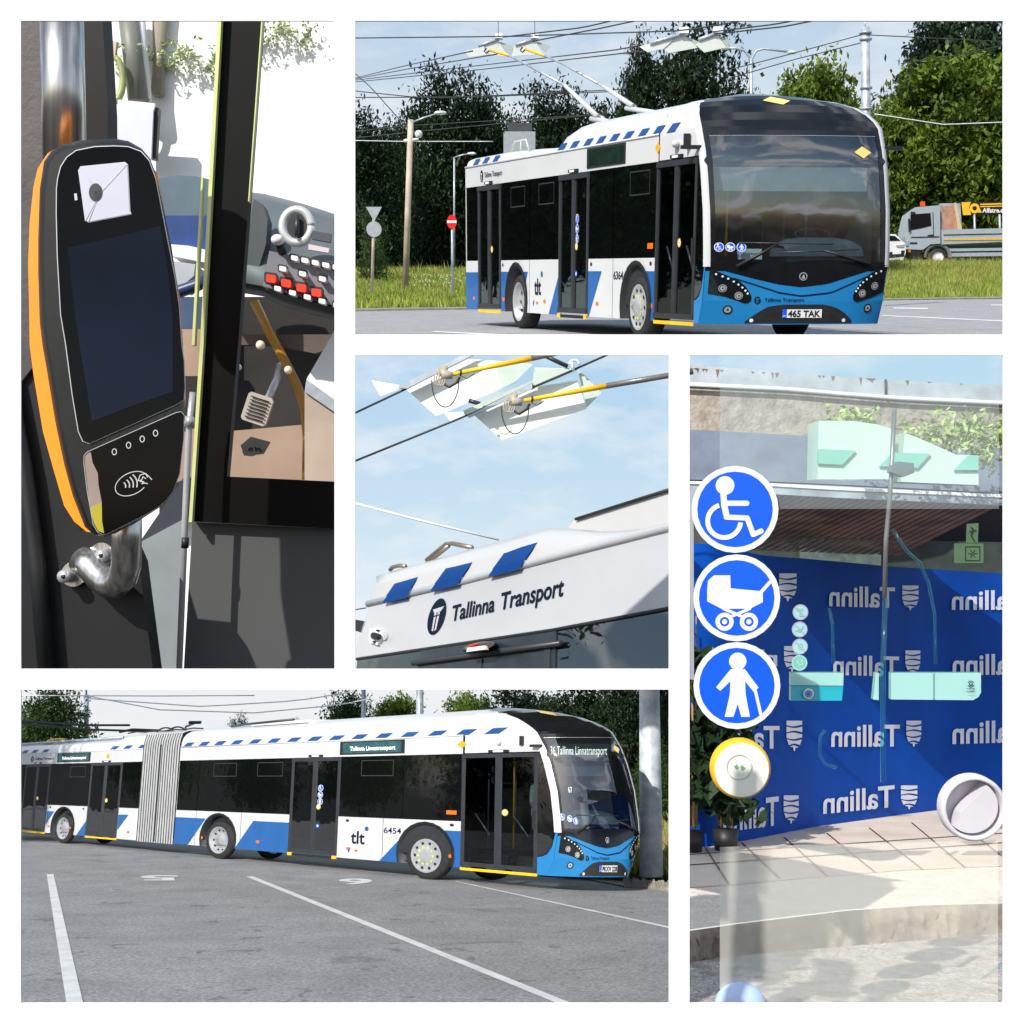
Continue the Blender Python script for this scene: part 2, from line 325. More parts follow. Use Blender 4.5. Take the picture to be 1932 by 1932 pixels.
def tree_mesh(name, lobes, nclump, per, size, lm, seed, trunk=.25, tr=.02, spread=.05):
    V = leaves(lobes, nclump, per, size, seed, spread); N = len(V)//4
    me = bpy.data.meshes.new('crown'); me.vertices.add(len(V)); me.vertices.foreach_set('co', V.ravel())
    me.loops.add(len(V)); me.loops.foreach_set('vertex_index', np.arange(len(V), dtype=np.int32))
    me.polygons.add(N); me.polygons.foreach_set('loop_start', np.arange(0, 4*N, 4, dtype=np.int32)); me.polygons.foreach_set('loop_total', np.full(N, 4, dtype=np.int32))
    me.update(calc_edges=True); me.materials.append(lm)
    t = MB(); rr = random.Random(seed)
    t.tube([(0, 0, -.02), (.004, 0, trunk*.5), (-.004, .003, trunk), (.01, 0, .62), (0, 0, .85)], [tr*1.3, tr, tr*.85, tr*.5, tr*.15], bark, 8)
    for l in lobes:
        z0 = trunk*rr.uniform(.8, 1.3); c_ = Vector(l[:3]); mid = Vector((c_.x*.5, c_.y*.5, (z0+c_.z)/2+.02))
        t.tube([(0, 0, z0), mid, c_, c_+Vector((rr.uniform(-.05, .05), rr.uniform(-.05, .05), l[4]*.5))], [tr*.5, tr*.33, tr*.2, tr*.06], bark, 5)
    mt = bpy.data.meshes.new('trunk'); mt.from_pydata(t.v, [], t.f); mt.materials.append(bark); mt.polygons.foreach_set('use_smooth', t.sm); mt.update()
    return me, mt
def lob(seed, n, w, z0, z1, r0=.14, r1=.24, flat=.75):
    r = random.Random(seed); L = []
    for i in range(n):
        k = i/(n-1); z = z0+(z1-z0)*k; a = i*2.4+r.random(); rad = w*math.sin(math.pi*(.12+.8*k))**.7*r.uniform(.4, 1); q = r.uniform(r0, r1)
        L.append((rad*math.cos(a), rad*math.sin(a), z, q, q*flat))
    return L
TR = {
 'dark': tree_mesh('dark', lob(1, 18, .26, .14, .86), 620, 26, .014, Ldark, 1),
 'dark2': tree_mesh('dark2', lob(2, 20, .24, .10, .9, .1, .17, 1.1), 640, 24, .013, Ldark, 2, spread=.04),
 'mid': tree_mesh('mid', lob(3, 17, .26, .16, .84), 580, 26, .015, Lmid, 3),
 'ches': tree_mesh('ches', lob(4, 21, .28, .14, .85, .12, .2), 820, 26, .014, Lches, 4, spread=.038),
 'sparse': tree_mesh('sparse', lob(5, 12, .25, .2, .88, .1, .17), 260, 22, .013, Lmid, 5, spread=.04),
}
KIND = {'dark': 'dense dark tree', 'dark2': 'tall dark tree', 'mid': 'mid green tree', 'ches': 'yellow green chestnut tree', 'sparse': 'loose leafed tree'}
def tree(fr, kind, u, y, top_v, wpx, label, rot=0, group='trees behind the buses', gv=None):
    """stands on the ground of its place at local depth y; crown top near pixel row top_v and about wpx pixels wide"""
    base = fr.W(fr.x(u, y, 0), y, 0); H = fr.z(top_v, y); wid = wpx/F*y/.8
    me, mt = TR[kind]; t = thing('tree', label, 'tree', base, group)
    t.rotation_euler = (fr.a, 0, 0); t.scale = (wid, wid, H)
    for nm, q in (('crown', me), ('trunk', mt)):
        o = bpy.data.objects.new(nm, q); col.objects.link(o); o.parent = t; o.rotation_euler = (0, 0, rot)
    return t
def far_wood(fr, u0, u1, y, vtop, vbot, lm, label, n=900, seed=5, size=.16):
    """far-off undergrowth that reads as one mass"""
    r = np.random.default_rng(seed); x0, x1 = fr.x(u0, y), fr.x(u1, y); H = fr.z(vtop, y); L = []
    k = int((x1-x0)/1.6)+2
    for i in range(k):
        for j in range(3): L.append((x0+(x1-x0)*i/(k-1)+r.uniform(-.5, .5), y+r.uniform(-.5, .5)+j*.9, H*(.15+.3*j)*r.uniform(.85, 1.05), 1.5, H*.24))
    V = leaves(L, n, 22, size, seed, .45); g = MB(); Wd = [fr.W(*v) for v in V]
    g.v = [tuple(v) for v in Wd]; g.f = [(i, i+1, i+2, i+3) for i in range(0, len(Wd), 4)]; g.m = [g.mi(lm)]*len(g.f); g.sm = [False]*len(g.f)
    return obj('distant_wood', g, kind='stuff', label=label, cat='wood')
# ---------------------------------------------------------------- the bus, in its own metres: s back from the nose, t across from the door side, z up
WID = 2.45
SC = ([.28, .6, 1.1, 1.8, 2.5, 2.9, 3.05, 3.2, 3.3, 3.37, 3.4], [.42, .3, .22, .3, .47, .68, .85, 1.15, 1.45, 1.8, 2.1])
SF = ([.28, .6, 1.1, 1.8, 2.5, 2.9, 3.05, 3.2, 3.3, 3.37, 3.4], [.12, .1, .12, .2, .34, .5, .68, 1.0, 1.32, 1.72, 2.1])
def s_c(z): return float(np.interp(z, *SC))
def s_f(z): return float(np.interp(z, *SF))
KZ, KT = [0, .3, .55, .75, .9, 1.0], [0, .03, .1, .24, .45, .85]
def tin(z, H=3.4): return 0 if z <= 2.9 else float(np.interp((z-2.9)/(H-2.9), KZ, KT))*(H-2.9)/.5
def fpt(t, z, off=0):
    ti = tin(z); x = max(-1, min(1, 2*(t-ti)/(WID-2*ti)-1)); ax = abs(x)
    s = s_f(z)+(s_c(z)-s_f(z))*ax**3.2
    return (s-off, t+off*x*ax**4*.5, z+.06*(1-x*x)*max(0, min(1, (z-2.9)/.5)))
def build_bus(fr, pr, art, label):
    h = fr.h; P0x, P0y, Dx, Dy, Wx, Wy, Zx, Zy = pr
    def B(q): s, t, z = q; return fr.W(P0x+s*Dx+t*Wx+z*Zx, P0y+s*Dy+t*Wy+z*Zy, z)
    def S(s, z, off=0, t0=None): return B((s, (tin(z, 3.4) if t0 is None else t0)-off, z))
    def FP(t, z, off=0): return B(fpt(t, z, off))
    LEN = 19.6 if art else 12.05
    doors = [(.6, 2.1), (5.05, 6.44), (12.87, 14.39), (16.6, 18.1)] if art else [(.6, 2.1), (5.05, 6.48), (9.77, 11.18)]
    whs = [2.88, 8.76, 15.63] if art else [2.88, 8.83]
    root = thing('articulated_trolleybus' if art else 'trolleybus', label, 'trolleybus', B((LEN/2, WID/2, 0)))
    body = MB()
    def spoly(pts, m, off=0, mbx=body): mbx.poly([S(a, b, off, 0) for a, b in pts], m)
    def arch(c_, z0=.29, R=.60, n=14):            # points along a wheel arch from its rear foot over to its front foot
        zc = .5; a0 = math.asin((z0-zc)/R); return [(c_+R*math.cos(a0+(math.pi-2*a0)*i/n), zc+R*math.sin(a0+(math.pi-2*a0)*i/n)) for i in range(n+1)]
    # lower side panels between the doors, cut out round the wheels
    gaps = [d for d in doors]+([(10.4, 11.95)] if art else [])
    gaps.sort(); segs = []; s0 = 2.1
    for a, b in gaps[1:]: segs.append((s0, a)); s0 = b
    segs.append((s0, LEN))
    for a, b in segs:
        pts = [(a, .29)]
        for c_ in whs:
            if a < c_ < b: pts += arch(c_)[::-1]
        pts += [(b, .29), (b, 1.19), (a, 1.19)]; spoly(pts, white)
        spoly([(a, 2.53), (b, 2.53), (b, 1.19), (a, 1.19)], black, -.015)
        for c_ in whs:
            if a < c_ < b:
                A, A2 = arch(c_), arch(c_, R=.66)
                rows = [[S(x, z, .02, 0) for x, z in A2], [S(x, z, .028, 0) for x, z in A], [S(x, z, -.3, 0) for x, z in A]]; body.grid(rows, mblack)
    parts_b = [(2.1, 10.4), (11.95, LEN)] if art else [(2.1, LEN)]
    for a, b in parts_b:
        spoly([(a, 2.53), (b, 2.53), (b, 2.9), (a, 2.9)], white)
        body.quad(B((a, 0, 2.9)), B((b, 0, 2.9)), B((b, WID, 2.9)), B((a, WID, 2.9)), white)
        body.quad(B((a, WID, .3)), B((b, WID, .3)), B((b, WID, 2.9)), B((a, WID, 2.9)), white)
        body.quad(B((a, .1, .34)), B((b, .1, .34)), B((b, WID-.1, .34)), B((a, WID-.1, .34)), mblack)
        body.quad(B((b, 0, .3)), B((b, WID, .3)), B((b, WID, 2.9)), B((b, 0, 2.9)), white)
        body.quad(B((a+(1.8 if a < 3 else 0), .05, .34)), B((a+(1.8 if a < 3 else 0), WID-.05, .34)), B((a+(1.8 if a < 3 else 0), WID-.05, 2.88)), B((a+(1.8 if a < 3 else 0), .05, 2.88)), mblack)
        body.quad(B((a, .31, .35)), B((b, .31, .35)), B((b, .31, 1.17)), B((a, .31, 1.17)), mblack)
        body.tube([S(a, 2.9, .0, 0), S(b, 2.9, .0, 0)], .018, white, 6)
    # front shell: side strip, then round the nose
    zr = [.28, .45, .6, .8, 1.0, 1.13, 1.5, 1.9, 2.3, 2.54, 2.75, 2.86, 2.92, 3.0, 3.1, 3.2, 3.28, 3.34, 3.38, 3.4]
    for i in range(len(zr)-1):
        z0, z1 = zr[i], zr[i+1]; zm = (z0+z1)/2
        for side in (0, 1):
            def SS(s, z): return B((s, tin(z) if side == 0 else WID-tin(z), z))
            lo = 2.06 if (zm > 2.54 or side == 1) else .6
            k = [0, .25, .5, .75, 1]
            rows = [[SS(lo+(s_c(z)-lo)*q, z) for q in k] for z in (z0, z1)]
            mt_ = white if zm > 2.54 else (fblue if zm < .62 else black)
            body.grid(rows, mt_)
        ts = [0, .02, .05, .1, .2, .3, .4, .5, .6, .7, .8, .9, 1, 1.0]; ts = sorted(set([x/24 for x in range(25)]+[.01, .02, .98, .99]))
        if 1.13 <= z0 and z1 <= 2.86: continue
        rows = [[FP(tin(z)+(WID-2*tin(z))*q, z) for q in ts] for z in (z0, z1)]
        body.grid(rows, black if zm > 1.0 else fblue)
    # white A-pillar bands that carry on over the roof edge
    for side in (0, 1):
        rows = []
        for z in [1.06, 1.3, 1.8, 2.3, 2.6, 2.9, 3.0, 3.1, 3.2, 3.3, 3.36, 3.395]:
            sgn = 1 if side == 0 else -1; t0 = tin(z) if side == 0 else WID-tin(z); wd = .05 if z < 2.6 else .045
            rows.append([B((s_c(z)+wd*1.3, t0-sgn*.012, z)), B((s_c(z)-.02, t0-sgn*.012, z)), B((s_c(z)-.03, t0+sgn*.05, z))])
        body.grid(rows, white)
    # blue sweep at the foot of the corner, and blue areas of the side
    spoly([(.6, .29), (s_c(.29), .29), (s_c(.6)+.0, .6), (s_c(1.1)+.01, 1.06), (.27, 1.06), (.33, .8), (.42, .66), (.52, .61), (.6, .6)], fblue, .006)
    def ar(c_, za, zb, side, R=.61):
        r = []; zc = .5
        for i in range(9):
            z = za+(zb-za)*i/8; r.append((c_+side*math.sqrt(max(0, R*R-(z-zc)**2)), z))
        return r
    O = .006
    spoly([(2.1, .29), (2.1, 1.0), (2.57, 1.0)]+ar(2.88, 1.0, .29, -1), blue, O)
    if art:
        spoly([(3.95, .29), (3.32, .93)]+ar(2.88, .9, .29, 1), blue, O)
        spoly([(8.16, .29), (7.58, 1), (6.45, 1), (6.45, .29)], blue, O); spoly([(10.4, 1), (9.24, 1), (9.84, .29), (10.4, .29)], blue, O)
        spoly([(12.86, .99), (12.39, 1), (12.86, .53)], blue, O); spoly([(14.86, .29), (14.4, .76), (14.4, .29)], blue, O); spoly([(16.58, .99), (16.16, .99), (16.58, .55)], blue, O)
        bz = [(4.85+.0-i*.632) for i in range(6)]; st = [4.82, 4.19, 3.56, 2.92, 2.28, 1.66]; st += [10.32, 9.73, 9.14, 8.54, 7.92, 7.3, 6.68, 6.06, 5.44, 13.56, 12.93, 12.27, 17.9, 17.25, 18.5, 19.1]
    else:
        spoly([(12.04, .29), (12.04, .98), (11.19, .98), (11.19, .29)], blue, O)
        spoly([(9.76, .29), (9.76, .99), (9.19, .99)]+ar(8.83, .99, .29, 1), blue, O)
        spoly([(8.47, .99), (8.18, .99), (8.4, .66)]+[(8.27, .68)]+ar(8.83, .68, .99, -1)[0:0]+ar(8.83, .7, .98, -1), blue, O)
        spoly([(7.02, .29), (6.49, .95), (6.49, .29)], blue, O); spoly([(5.04, 1.0), (4.41, 1.0), (4.99, .29), (5.04, .29)], blue, O)
        st = [11.56, 10.96, 10.32]+[6.65, 6.04, 5.39, 4.8, 4.2, 3.6, 2.98, 2.37, 1.8]
    for q in st:
        body.add([S(q, 2.905, .008), S(q-.3, 2.905, .008), S(q-.47, 3.02, .008), S(q-.17, 3.02, .008)], [(0, 1, 2, 3)], navy)
    # joints, lenses and small lamps of the side
    for q in ([3.88, 7.98, 9.59] if art else [3.9, 8.09]): body.quad(S(q, .3, .003, 0), S(q+.012, .3, .003, 0), S(q+.012, 1.19, .003, 0), S(q, 1.19, .003, 0), frameblk)
    fl = Flat()
    for q in ([2.3, 4.75, 7.4, 9.35, 12.35, 15.2, 16.4] if art else [2.25, 4.6, 7.25, 9.6, 11.5]): fl.disc(q, .5, .06, orange, 2, ry=.035)
    for q in ([4.8, 2.3, 16.4, 14.6] if art else [2.3, 4.9, 9.65]): fl.disc(q, 1.11, .045, mblack, 2, ry=.03)
    fl.poly([(2.2, 1.32), (2.42, 1.32), (2.42, 1.4), (2.2, 1.4)], orange, 6)
    dx = 2.12; fl.poly([(dx, 2.8), (dx+.11, 2.72), (dx, 2.64), (dx-.11, 2.72)], mat('amber_sticker', lin((235, 165, 30)), .4, var=.05), 2)
    if art: fl.poly([(13.6, 2.8), (13.7, 2.72), (13.6, 2.64), (13.5, 2.72)], MATS['amber_sticker'], 2)
    fl.text('6454' if art else '6364', -3.86, .88, .42, .12, navytxt, 3)
    if art: fl.text('tlt', -4.69, .62, .36, .27, navytxt, 3, bold=.02)
    else: fl.text('tlt', -7.8, .61, .36, .27, navytxt, 3, bold=.02)
    q0 = 4.69 if art else 7.8
    fl.disc(q0-.4, .95, .05, blue, 3); fl.poly([(q0-.0, .53), (q0+.08, .47), (q0+.04, .4)], blue, 3) ; fl.disc(q0-.15, .47, .05, orange, 3.3, ry=.025)
    lx = 17.75 if art else 10.95
    tlogo(fl, lx, 2.7, .105, navytxt, white, 3)
    fl.text('Tallinna Transport', -(lx-.17), 2.67, 1.1, .09, navytxt, 3.5)
    fixed = []
    for pts, fs, m_, Ly in fl.items:
        if any(p[0] < 0 for p in pts): pts = [(-p[0], p[1]) for p in pts]
        fixed.append((pts, fs, m_, Ly))
    fl.items = fixed; fl.to(body, lambda x, y, L: S(x, y, .003+.002*L, 0))
    # nose marks: black mask with its V edge, blue crease, grille, lettering
    def band(mbx, t0, t1, lo, hi, off, m_, n=24, k=6):
        rows = [[FP(t0+(t1-t0)*i/n, lo(t0+(t1-t0)*i/n)+(hi(t0+(t1-t0)*i/n)-lo(t0+(t1-t0)*i/n))*j/k, off) for i in range(n+1)] for j in range(k+1)]
        mbx.grid(rows, m_)
    ip = lambda xs_, ys_: (lambda t: float(np.interp(t, xs_, ys_)))
    V1 = ip([.02, .3, .61, .95, 1.25, 1.6, 1.85, 2.15, 2.43], [1.07, .985, .9, .82, .785, .83, .91, 1.0, 1.09])
    band(body, .02, 2.43, V1, lambda t: 1.13, .008, black, k=4)
    band(body, .35, 2.12, ip([.35, .95, 1.25, 1.65, 2.12], [.9, .7, .655, .7, .91]), ip([.35, .95, 1.25, 1.65, 2.12], [.915, .72, .675, .72, .925]), .01, navytxt, k=1)
    band(body, .52, 1.97, lambda t: .3, ip([.52, .66, .8, 1.0, 1.55, 1.7, 1.84, 1.97], [.32, .43, .52, .55, .55, .52, .45, .34]), .012, mblack)
    f2 = Flat(); tlogo(f2, .66, .61, .05, navytxt, fblue, 0); f2.text('Tallinna Transport', .75, .595, .53, .045, navytxt, 2)
    f2.disc(1.26, .93, .055, rimm, 1); f2.disc(1.26, .93, .043, black, 2); f2.poly([(1.235, .9), (1.285, .9), (1.27, .96), (1.25, .94)], rimm, 3)
    f2.disc(.6, .335, .025, signw, 2); f2.disc(1.85, .335, .025, signw, 2)
    f2.to(body, lambda x, y, L: FP(x, y, .016+.002*L))
    obj('body', body, root)
    # windscreen
    g = MB(); band(g, .02, 2.43, lambda t: 1.13, ip([0, .4, 1.25, 2.0, 2.45], [2.8, 2.86, 2.87, 2.86, 2.82]), -.004, glassclear, n=28, k=12)
    ws = obj('windscreen', g, root)
    g = MB()
    band(g, .02, .12, lambda t: 1.13, lambda t: 2.8, .004, black, n=2, k=10); band(g, 2.33, 2.43, lambda t: 1.13, lambda t: 2.8, .004, black, n=2, k=10)
    band(g, .02, 2.43, lambda t: 2.8, lambda t: 2.87, .006, black, n=20, k=1)
    band(g, .12, 2.33, lambda t: 2.795, lambda t: 2.8, .008, rimm, n=20, k=1)
    obj('windscreen_seal', g, root)
    for k, (x, y) in enumerate([(.16, 1.32), (.30, 1.32), (.44, 1.32)] if not art else [(.1, 1.34), (.27, 1.31), (.41, 1.27)]):
        f2 = Flat(); sticker(f2, x, y, .062, k, 0); g = MB(); f2.to(g, lambda x, y, L: FP(x, y, .012+.0015*L)); obj('accessibility_sticker', g, ws)
    f2 = Flat(); am = mat('pale_amber', lin((240, 205, 120)), .4, var=.04)
    f2.poly([(1.98, 2.58), (2.1, 2.66), (2.22, 2.58), (2.1, 2.5)], am, 0)
    if art: f2.text('67', .3, 1.78, .1, .1, signw, 1)
    g = MB(); f2.to(g, lambda x, y, L: FP(x, y, .02+.002*L)); obj('warning_sticker', g, root); f2 = Flat()
    f2.items += [([(1.05, 3.26), (1.25, 3.32), (1.42, 3.26), (1.25, 3.2)], [(0, 1, 2, 3)], am, 1)]
    g = MB(); f2.to(g, lambda x, y, L: FP(x, y, .02+.002*L)); obj('warning_sticker', g, root)
    # cab interior seen through the windscreen
    g = MB(); itm = mat('cab_dark', (.02, .022, .025), .6, var=.2); grey = mat('cab_grey', (.11, .13, .14), .5, var=.15)
    g.quad(B((.5, .1, .7)), B((.5, WID-.1, .7)), B((3.9, WID-.1, .7)), B((3.9, .1, .7)), itm)
    g.quad(B((.5, WID-.06, .5)), B((3.9, WID-.06, .5)), B((3.9, WID-.06, 2.85)), B((.8, WID-.06, 2.85)), itm)
    g.quad(B((2.2, .05, .5)), B((3.9, .05, .5)), B((3.9, .05, 2.85)), B((2.2, .05, 2.85)), itm)
    g.quad(B((.75, .1, 2.86)), B((.75, WID-.1, 2.86)), B((3.9, WID-.1, 2.86)), B((3.9, .1, 2.86)), itm)
    for i in range(5): g.tube([B((1.6+.5*i, 1.9-.1*i, .7)), B((1.6+.5*i, 1.9-.1*i, 2.8))], .02, grey, 6)
    g.tube([B((1.5, .75, .7)), B((1.5, .75, 2.8))], .02, yellow, 6)
    obj('cab_interior', g, root)
    g = MB(); rows = []
    for j, (s_, z_) in enumerate([(.42, 1.15), (.42, 1.34), (.5, 1.42), (.75, 1.46), (.95, 1.4), (.98, 1.0)]):
        rows.append([B((s_, 1.15+(1.05)*q, z_-.06*(2*q-1)**4-(.03 if q in (0, 1) else 0))) for q in [i/10 for i in range(11)]])
    g.grid(rows, grey); g.quad(B((.42, 1.15, 1.1)), B((.98, 1.15, 1.0)), B((.95, 1.15, 1.33)), B((.42, 1.15, 1.3)), grey)
    g.grid([[B((.35, t_, 1.2)) for t_ in (.1, .6, 1.1, 1.7, 2.3)], [B((.7, t_, 1.19)) for t_ in (.1, .6, 1.1, 1.7, 2.3)], [B((.7, t_, .8)) for t_ in (.1, .6, 1.1, 1.7, 2.3)]], itm)
    da = obj('dashboard', g, root)
    g = MB(); g.tube([B((.85+.06*math.sin(a), 1.68+.24*math.cos(a), 1.5+.08*math.sin(a))) for a in [2*math.pi*i/20 for i in range(21)]], .016, mblack, 6); obj('steering_wheel', g, da)
    g = MB(); bl = mat('sun_blind', (.27, .31, .33), .7, var=.1) if not art else mat('sun_blind_dark', (.05, .055, .06), .6, var=.2)
    def flatf(t0, t1, z0, z1, s0, m_): g.quad(B((s0, t0, z0)), B((s0, t1, z0)), B((s0+.03, t1, z1)), B((s0+.03, t0, z1)), m_)
    flatf(.1, 2.34, 2.08, 2.4, .75, bl); obj('sun_blind', g, root)
    g = MB(); dsp = mat('display_panel', (.09, .105, .1), .5, var=.2) if not art else mat('display_panel_on', (.02, .03, .03), .4, var=.2)
    if art: flatf(.1, 2.34, 2.36, 2.8, .62, mblack); flatf(.16, 2.25, 2.42, 2.7, .6, dsp)
    else: flatf(.1, 2.34, 2.42, 2.8, .8, mblack); flatf(.16, 2.1, 2.47, 2.76, .78, dsp)
    led = mat('led_letters', (1, .93, .8), .5, emit=1.3)
    if art:
        f2 = Flat(); f2.text("36 Tallinna Linnatransport", .36, 2.48, 1.78, .16, led, 1, bold=-.004)
        f2.to(g, lambda x, y, L: B((.585, x, y)))
    obj('front_destination_display', g, root)
    if not art:
        g = MB(); flatf(.45, .78, 1.16, 1.3, .3, signw); obj('paper_sheet', g, root)
    else:
        g = MB(); flatf(.12, .36, 1.4, 1.64, .34, signw); obj('paper_sheet', g, root)
    # headlights, fog lights, plate, wipers
    for nm, xs_, lo, hi, lamps, leds in (('headlight', [.05, .25, .42, .52, .58], [.7, .66, .6, .56, .6], [1.04, .95, .87, .78, .67], [(.22, .77), (.42, .67)], [(.13, .96), (.21, .93), (.28, .9), (.35, .86), (.41, .82), (.46, .78), (.5, .74), (.53, .7)]),
                                         ('headlight', [1.96, 2.02, 2.12, 2.25, 2.42], [.62, .58, .61, .65, .72], [.68, .8, .92, 1.0, 1.09], [(2.09, .7), (2.27, .8)], [(2.34, 1.0), (2.27, .97), (2.2, .93), (2.14, .89), (2.09, .85), (2.05, .81), (2.02, .77), (1.995, .73)])):
        g = MB(); band(g, xs_[0], xs_[-1], ip(xs_, lo), ip(xs_, hi), .014, black, n=14, k=4); hl = obj(nm, g, root)
        for x, y in lamps:
            g = MB(); f2 = Flat(); f2.disc(x, y, .052, rimm, 0); f2.disc(x, y, .043, mblack, 1); f2.disc(x, y, .033, lampm, 2); f2.disc(x, y, .012, mblack, 3); f2.to(g, lambda x, y, L: FP(x, y, .02+.003*L)); obj('lamp', g, hl)
        for x, y in leds: g = MB(); f2 = Flat(); f2.disc(x, y, .014, signw, 1, n=10); f2.to(g, lambda x, y, L: FP(x, y, .02+.003*L)); obj('led', g, hl)
    for x, y in ((.3, .48), (2.2, .5)):
        g = MB(); f2 = Flat(); f2.disc(x, y, .06, mblack, 0); f2.disc(x, y, .04, lampm, 1); f2.disc(x, y, .015, mblack, 2); f2.to(g, lambda x, y, L: FP(x, y, .014+.003*L)); obj('fog_light', g, root)
    g = MB(); f2 = Flat(); f2.poly([(1.0, .37), (1.53, .37), (1.53, .485), (1.0, .485)], signw, 0); f2.poly([(1.0, .37), (1.055, .37), (1.055, .485), (1.0, .485)], signb, 1)
    f2.text('PROOV 2228' if art else '465 TAK', 1.07, .385, .44, .085, mblack, 2, bold=.03)
    f2.text('EST', 1.007, .385, .04, .02, signw, 3)
    f2.to(g, lambda x, y, L: FP(x, y, .03+.003*L)); obj('licence_plate', g, root)
    for a, b, c_ in ((((.37, 1.06), (.9, 1.37), (1.65, 1.36)),) + (((2.15, 1.09), (1.5, 1.28), (.9, 1.25)),)):
        g = MB(); g.tube([FP(a[0], a[1], .05), FP((a[0]*.4+b[0]*.6), (a[1]*.4+b[1]*.6), .09), FP(b[0], b[1], .06)], [.028, .02, .01], mblack, 6)
        g.tube([FP(b[0]-.5*(1 if c_[0] > b[0] else -1), b[1]+.01, .035), FP(c_[0], c_[1], .035)], .009, frameblk, 5); obj('wiper', g, root)
    # camera arms instead of mirrors
    for t0, sg in ((0, -1), (WID, 1)):
        g = MB(); g.box(B((.62, t0, 2.62)), B((.62, t0+sg*.24, 2.62))-B((.62, t0, 2.62)), B((.52, 0, 2.62))-B((.62, 0, 2.62)), B((0, 0, .05))-B((0, 0, 0)), mblack)
        if sg < 0: g.box(B((.9, -.02, 2.66)), B((.9, -.1, 2.66))-B((.9, -.02, 2.66)), B((.86, 0, 2.66))-B((.9, 0, 2.66)), B((0, 0, .18))-B((0, 0, 0)), mblack)
        obj('mirror_camera', g, root)
    g = MB(); g.sphere(S(1.33, 2.73, .05, 0), .055, white); obj('camera_dome', g, root)
    # windows
    wsegs = ([(2.15, 3.4), (3.43, 5.02), (6.48, 7.97), (8.0, 9.57), (9.6, 10.38), (11.99, 12.83), (14.42, 16.56), (18.15, 19.6)] if art else [(2.15, 3.9), (3.93, 5.02), (6.52, 8.07), (8.1, 9.74), (11.2, 11.93)])
    for a, b in wsegs:
        g = MB(); r_ = .07
        g.poly([S(a, 1.2, .006, 0), S(b, 1.2, .006, 0), S(b, 2.53, .006, 0), S(a, 2.53, .006, 0)], winl if art else winm)
        wn = obj('side_window', g, root)
        if b-a > 1.4:
            g = MB(); f2 = Flat(); x0 = a+.25; f2.line([(x0, 2.1), (x0+.8, 2.1), (x0+.8, 2.43), (x0, 2.43)], .018, frameblk, 0, closed=True); f2.to(g, lambda x, y, L: S(x, y, .009+.0006*L, 0)); obj('vent_frame', g, wn)
    g = MB(); band2 = [(.28, 1.0), (.32, .8), (.42, .68), (.52, .63), (.59, .62), (.59, 2.5), (.5, 2.5), (.41, 2.1), (.33, 1.6)]
    g.poly([S(a+.02, b, .008, 0) for a, b in band2], winm); obj('quarter_window', g, root)
    # doors
    for di, (a, b) in enumerate(doors):
        clear = di == 0; g = MB(); fr_ = .065; zt, zb = 2.5, .33
        def rect(a_, b_, z0, z1, o0=.0, m_=frameblk, g_=None):
            g_ = g if g_ is None else g_; g_.box(S(a_, z0, -.03, 0), S(b_, z0, -.03, 0)-S(a_, z0, -.03, 0), S(a_, z0, .02+o0, 0)-S(a_, z0, -.03, 0), S(a_, z1, 0, 0)-S(a_, z0, 0, 0), m_)
        rect(a, b, zt-.06, zt+.02, .012); rect(a, b, zb-.0, zb+.08, .012); mid = (a+b)/2
        rect(a, a+.06, zb+.08, zt-.06); rect(b-.06, b, zb+.08, zt-.06); rect(mid-.06, mid-.005, zb+.08, zt-.06, .003); rect(mid+.005, mid+.06, zb+.08, zt-.06, .003)
        dr = obj('door', g, root)
        for x0, x1 in ((a+.06, mid-.06), (mid+.06, b-.06)):
            g2 = MB(); g2.quad(S(x0, zb+.08, -.008, 0), S(x1, zb+.08, -.008, 0), S(x1, zt-.06, -.008, 0), S(x0, zt-.06, -.008, 0), doorglass if clear else winm); obj('door_glass', g2, dr)
        if clear:
            for x0 in (a+.2, mid+.2):
                g2 = MB(); g2.tube([S(x0, .95, -.06, 0), S(x0+.3, 1.35, -.06, 0)], .014, rimm, 6); obj('grab_bar', g2, dr)
            g2 = MB(); rect(a+.02, a+.08, 1.1, 1.45, .02, mblack, g2); obj('handle', g2, dr)
        else:
            g2 = MB(); g2.quad(S(a+.05, zb, -.05, 0), S(b-.05, zb, -.05, 0), S(b-.05, zt, -.05, 0), S(a+.05, zt, -.05, 0), mblack); obj('door_inner_panel', g2, dr)
        g2 = MB(); f2 = Flat(); bx = mid-.13; f2.disc(bx, 1.39, .062, yellow, 0); f2.disc(bx, 1.39, .04, signw, 1); f2.disc(bx, 1.39, .018, mat('button_green', (.2, .5, .2), .5, var=.1), 2)
        if di == 1:
            for k in range(3): f3 = Flat(); sticker(f3, mid-.17, 1.82-.155*k, .075, k, 3, sx=-1); g3 = MB(); f3.to(g3, lambda x, y, L: S(x, y, .001+.0015*L, 0)); obj('accessibility_sticker', g3, dr)
            f3 = Flat(); f3.disc(mid-.13, .96, .05, signb, 0); f3.disc(mid-.13, .96, .025, signw, 1); g3 = MB(); f3.to(g3, lambda x, y, L: S(x, y, .001+.0015*L, 0)); obj('low_button', g3, dr)
        f2.to(g2, lambda x, y, L: S(x, y, .001+.0015*L, 0)); obj('door_button', g2, dr)
        g2 = MB(); g2.box(S(a, .25, 0, 0), S(b, .25, 0, 0)-S(a, .25, 0, 0), S(a, .25, .02, 0)-S(a, .25, 0, 0), S(a, .3, 0, 0)-S(a, .25, 0, 0), yellow if di != 1 else mblack)
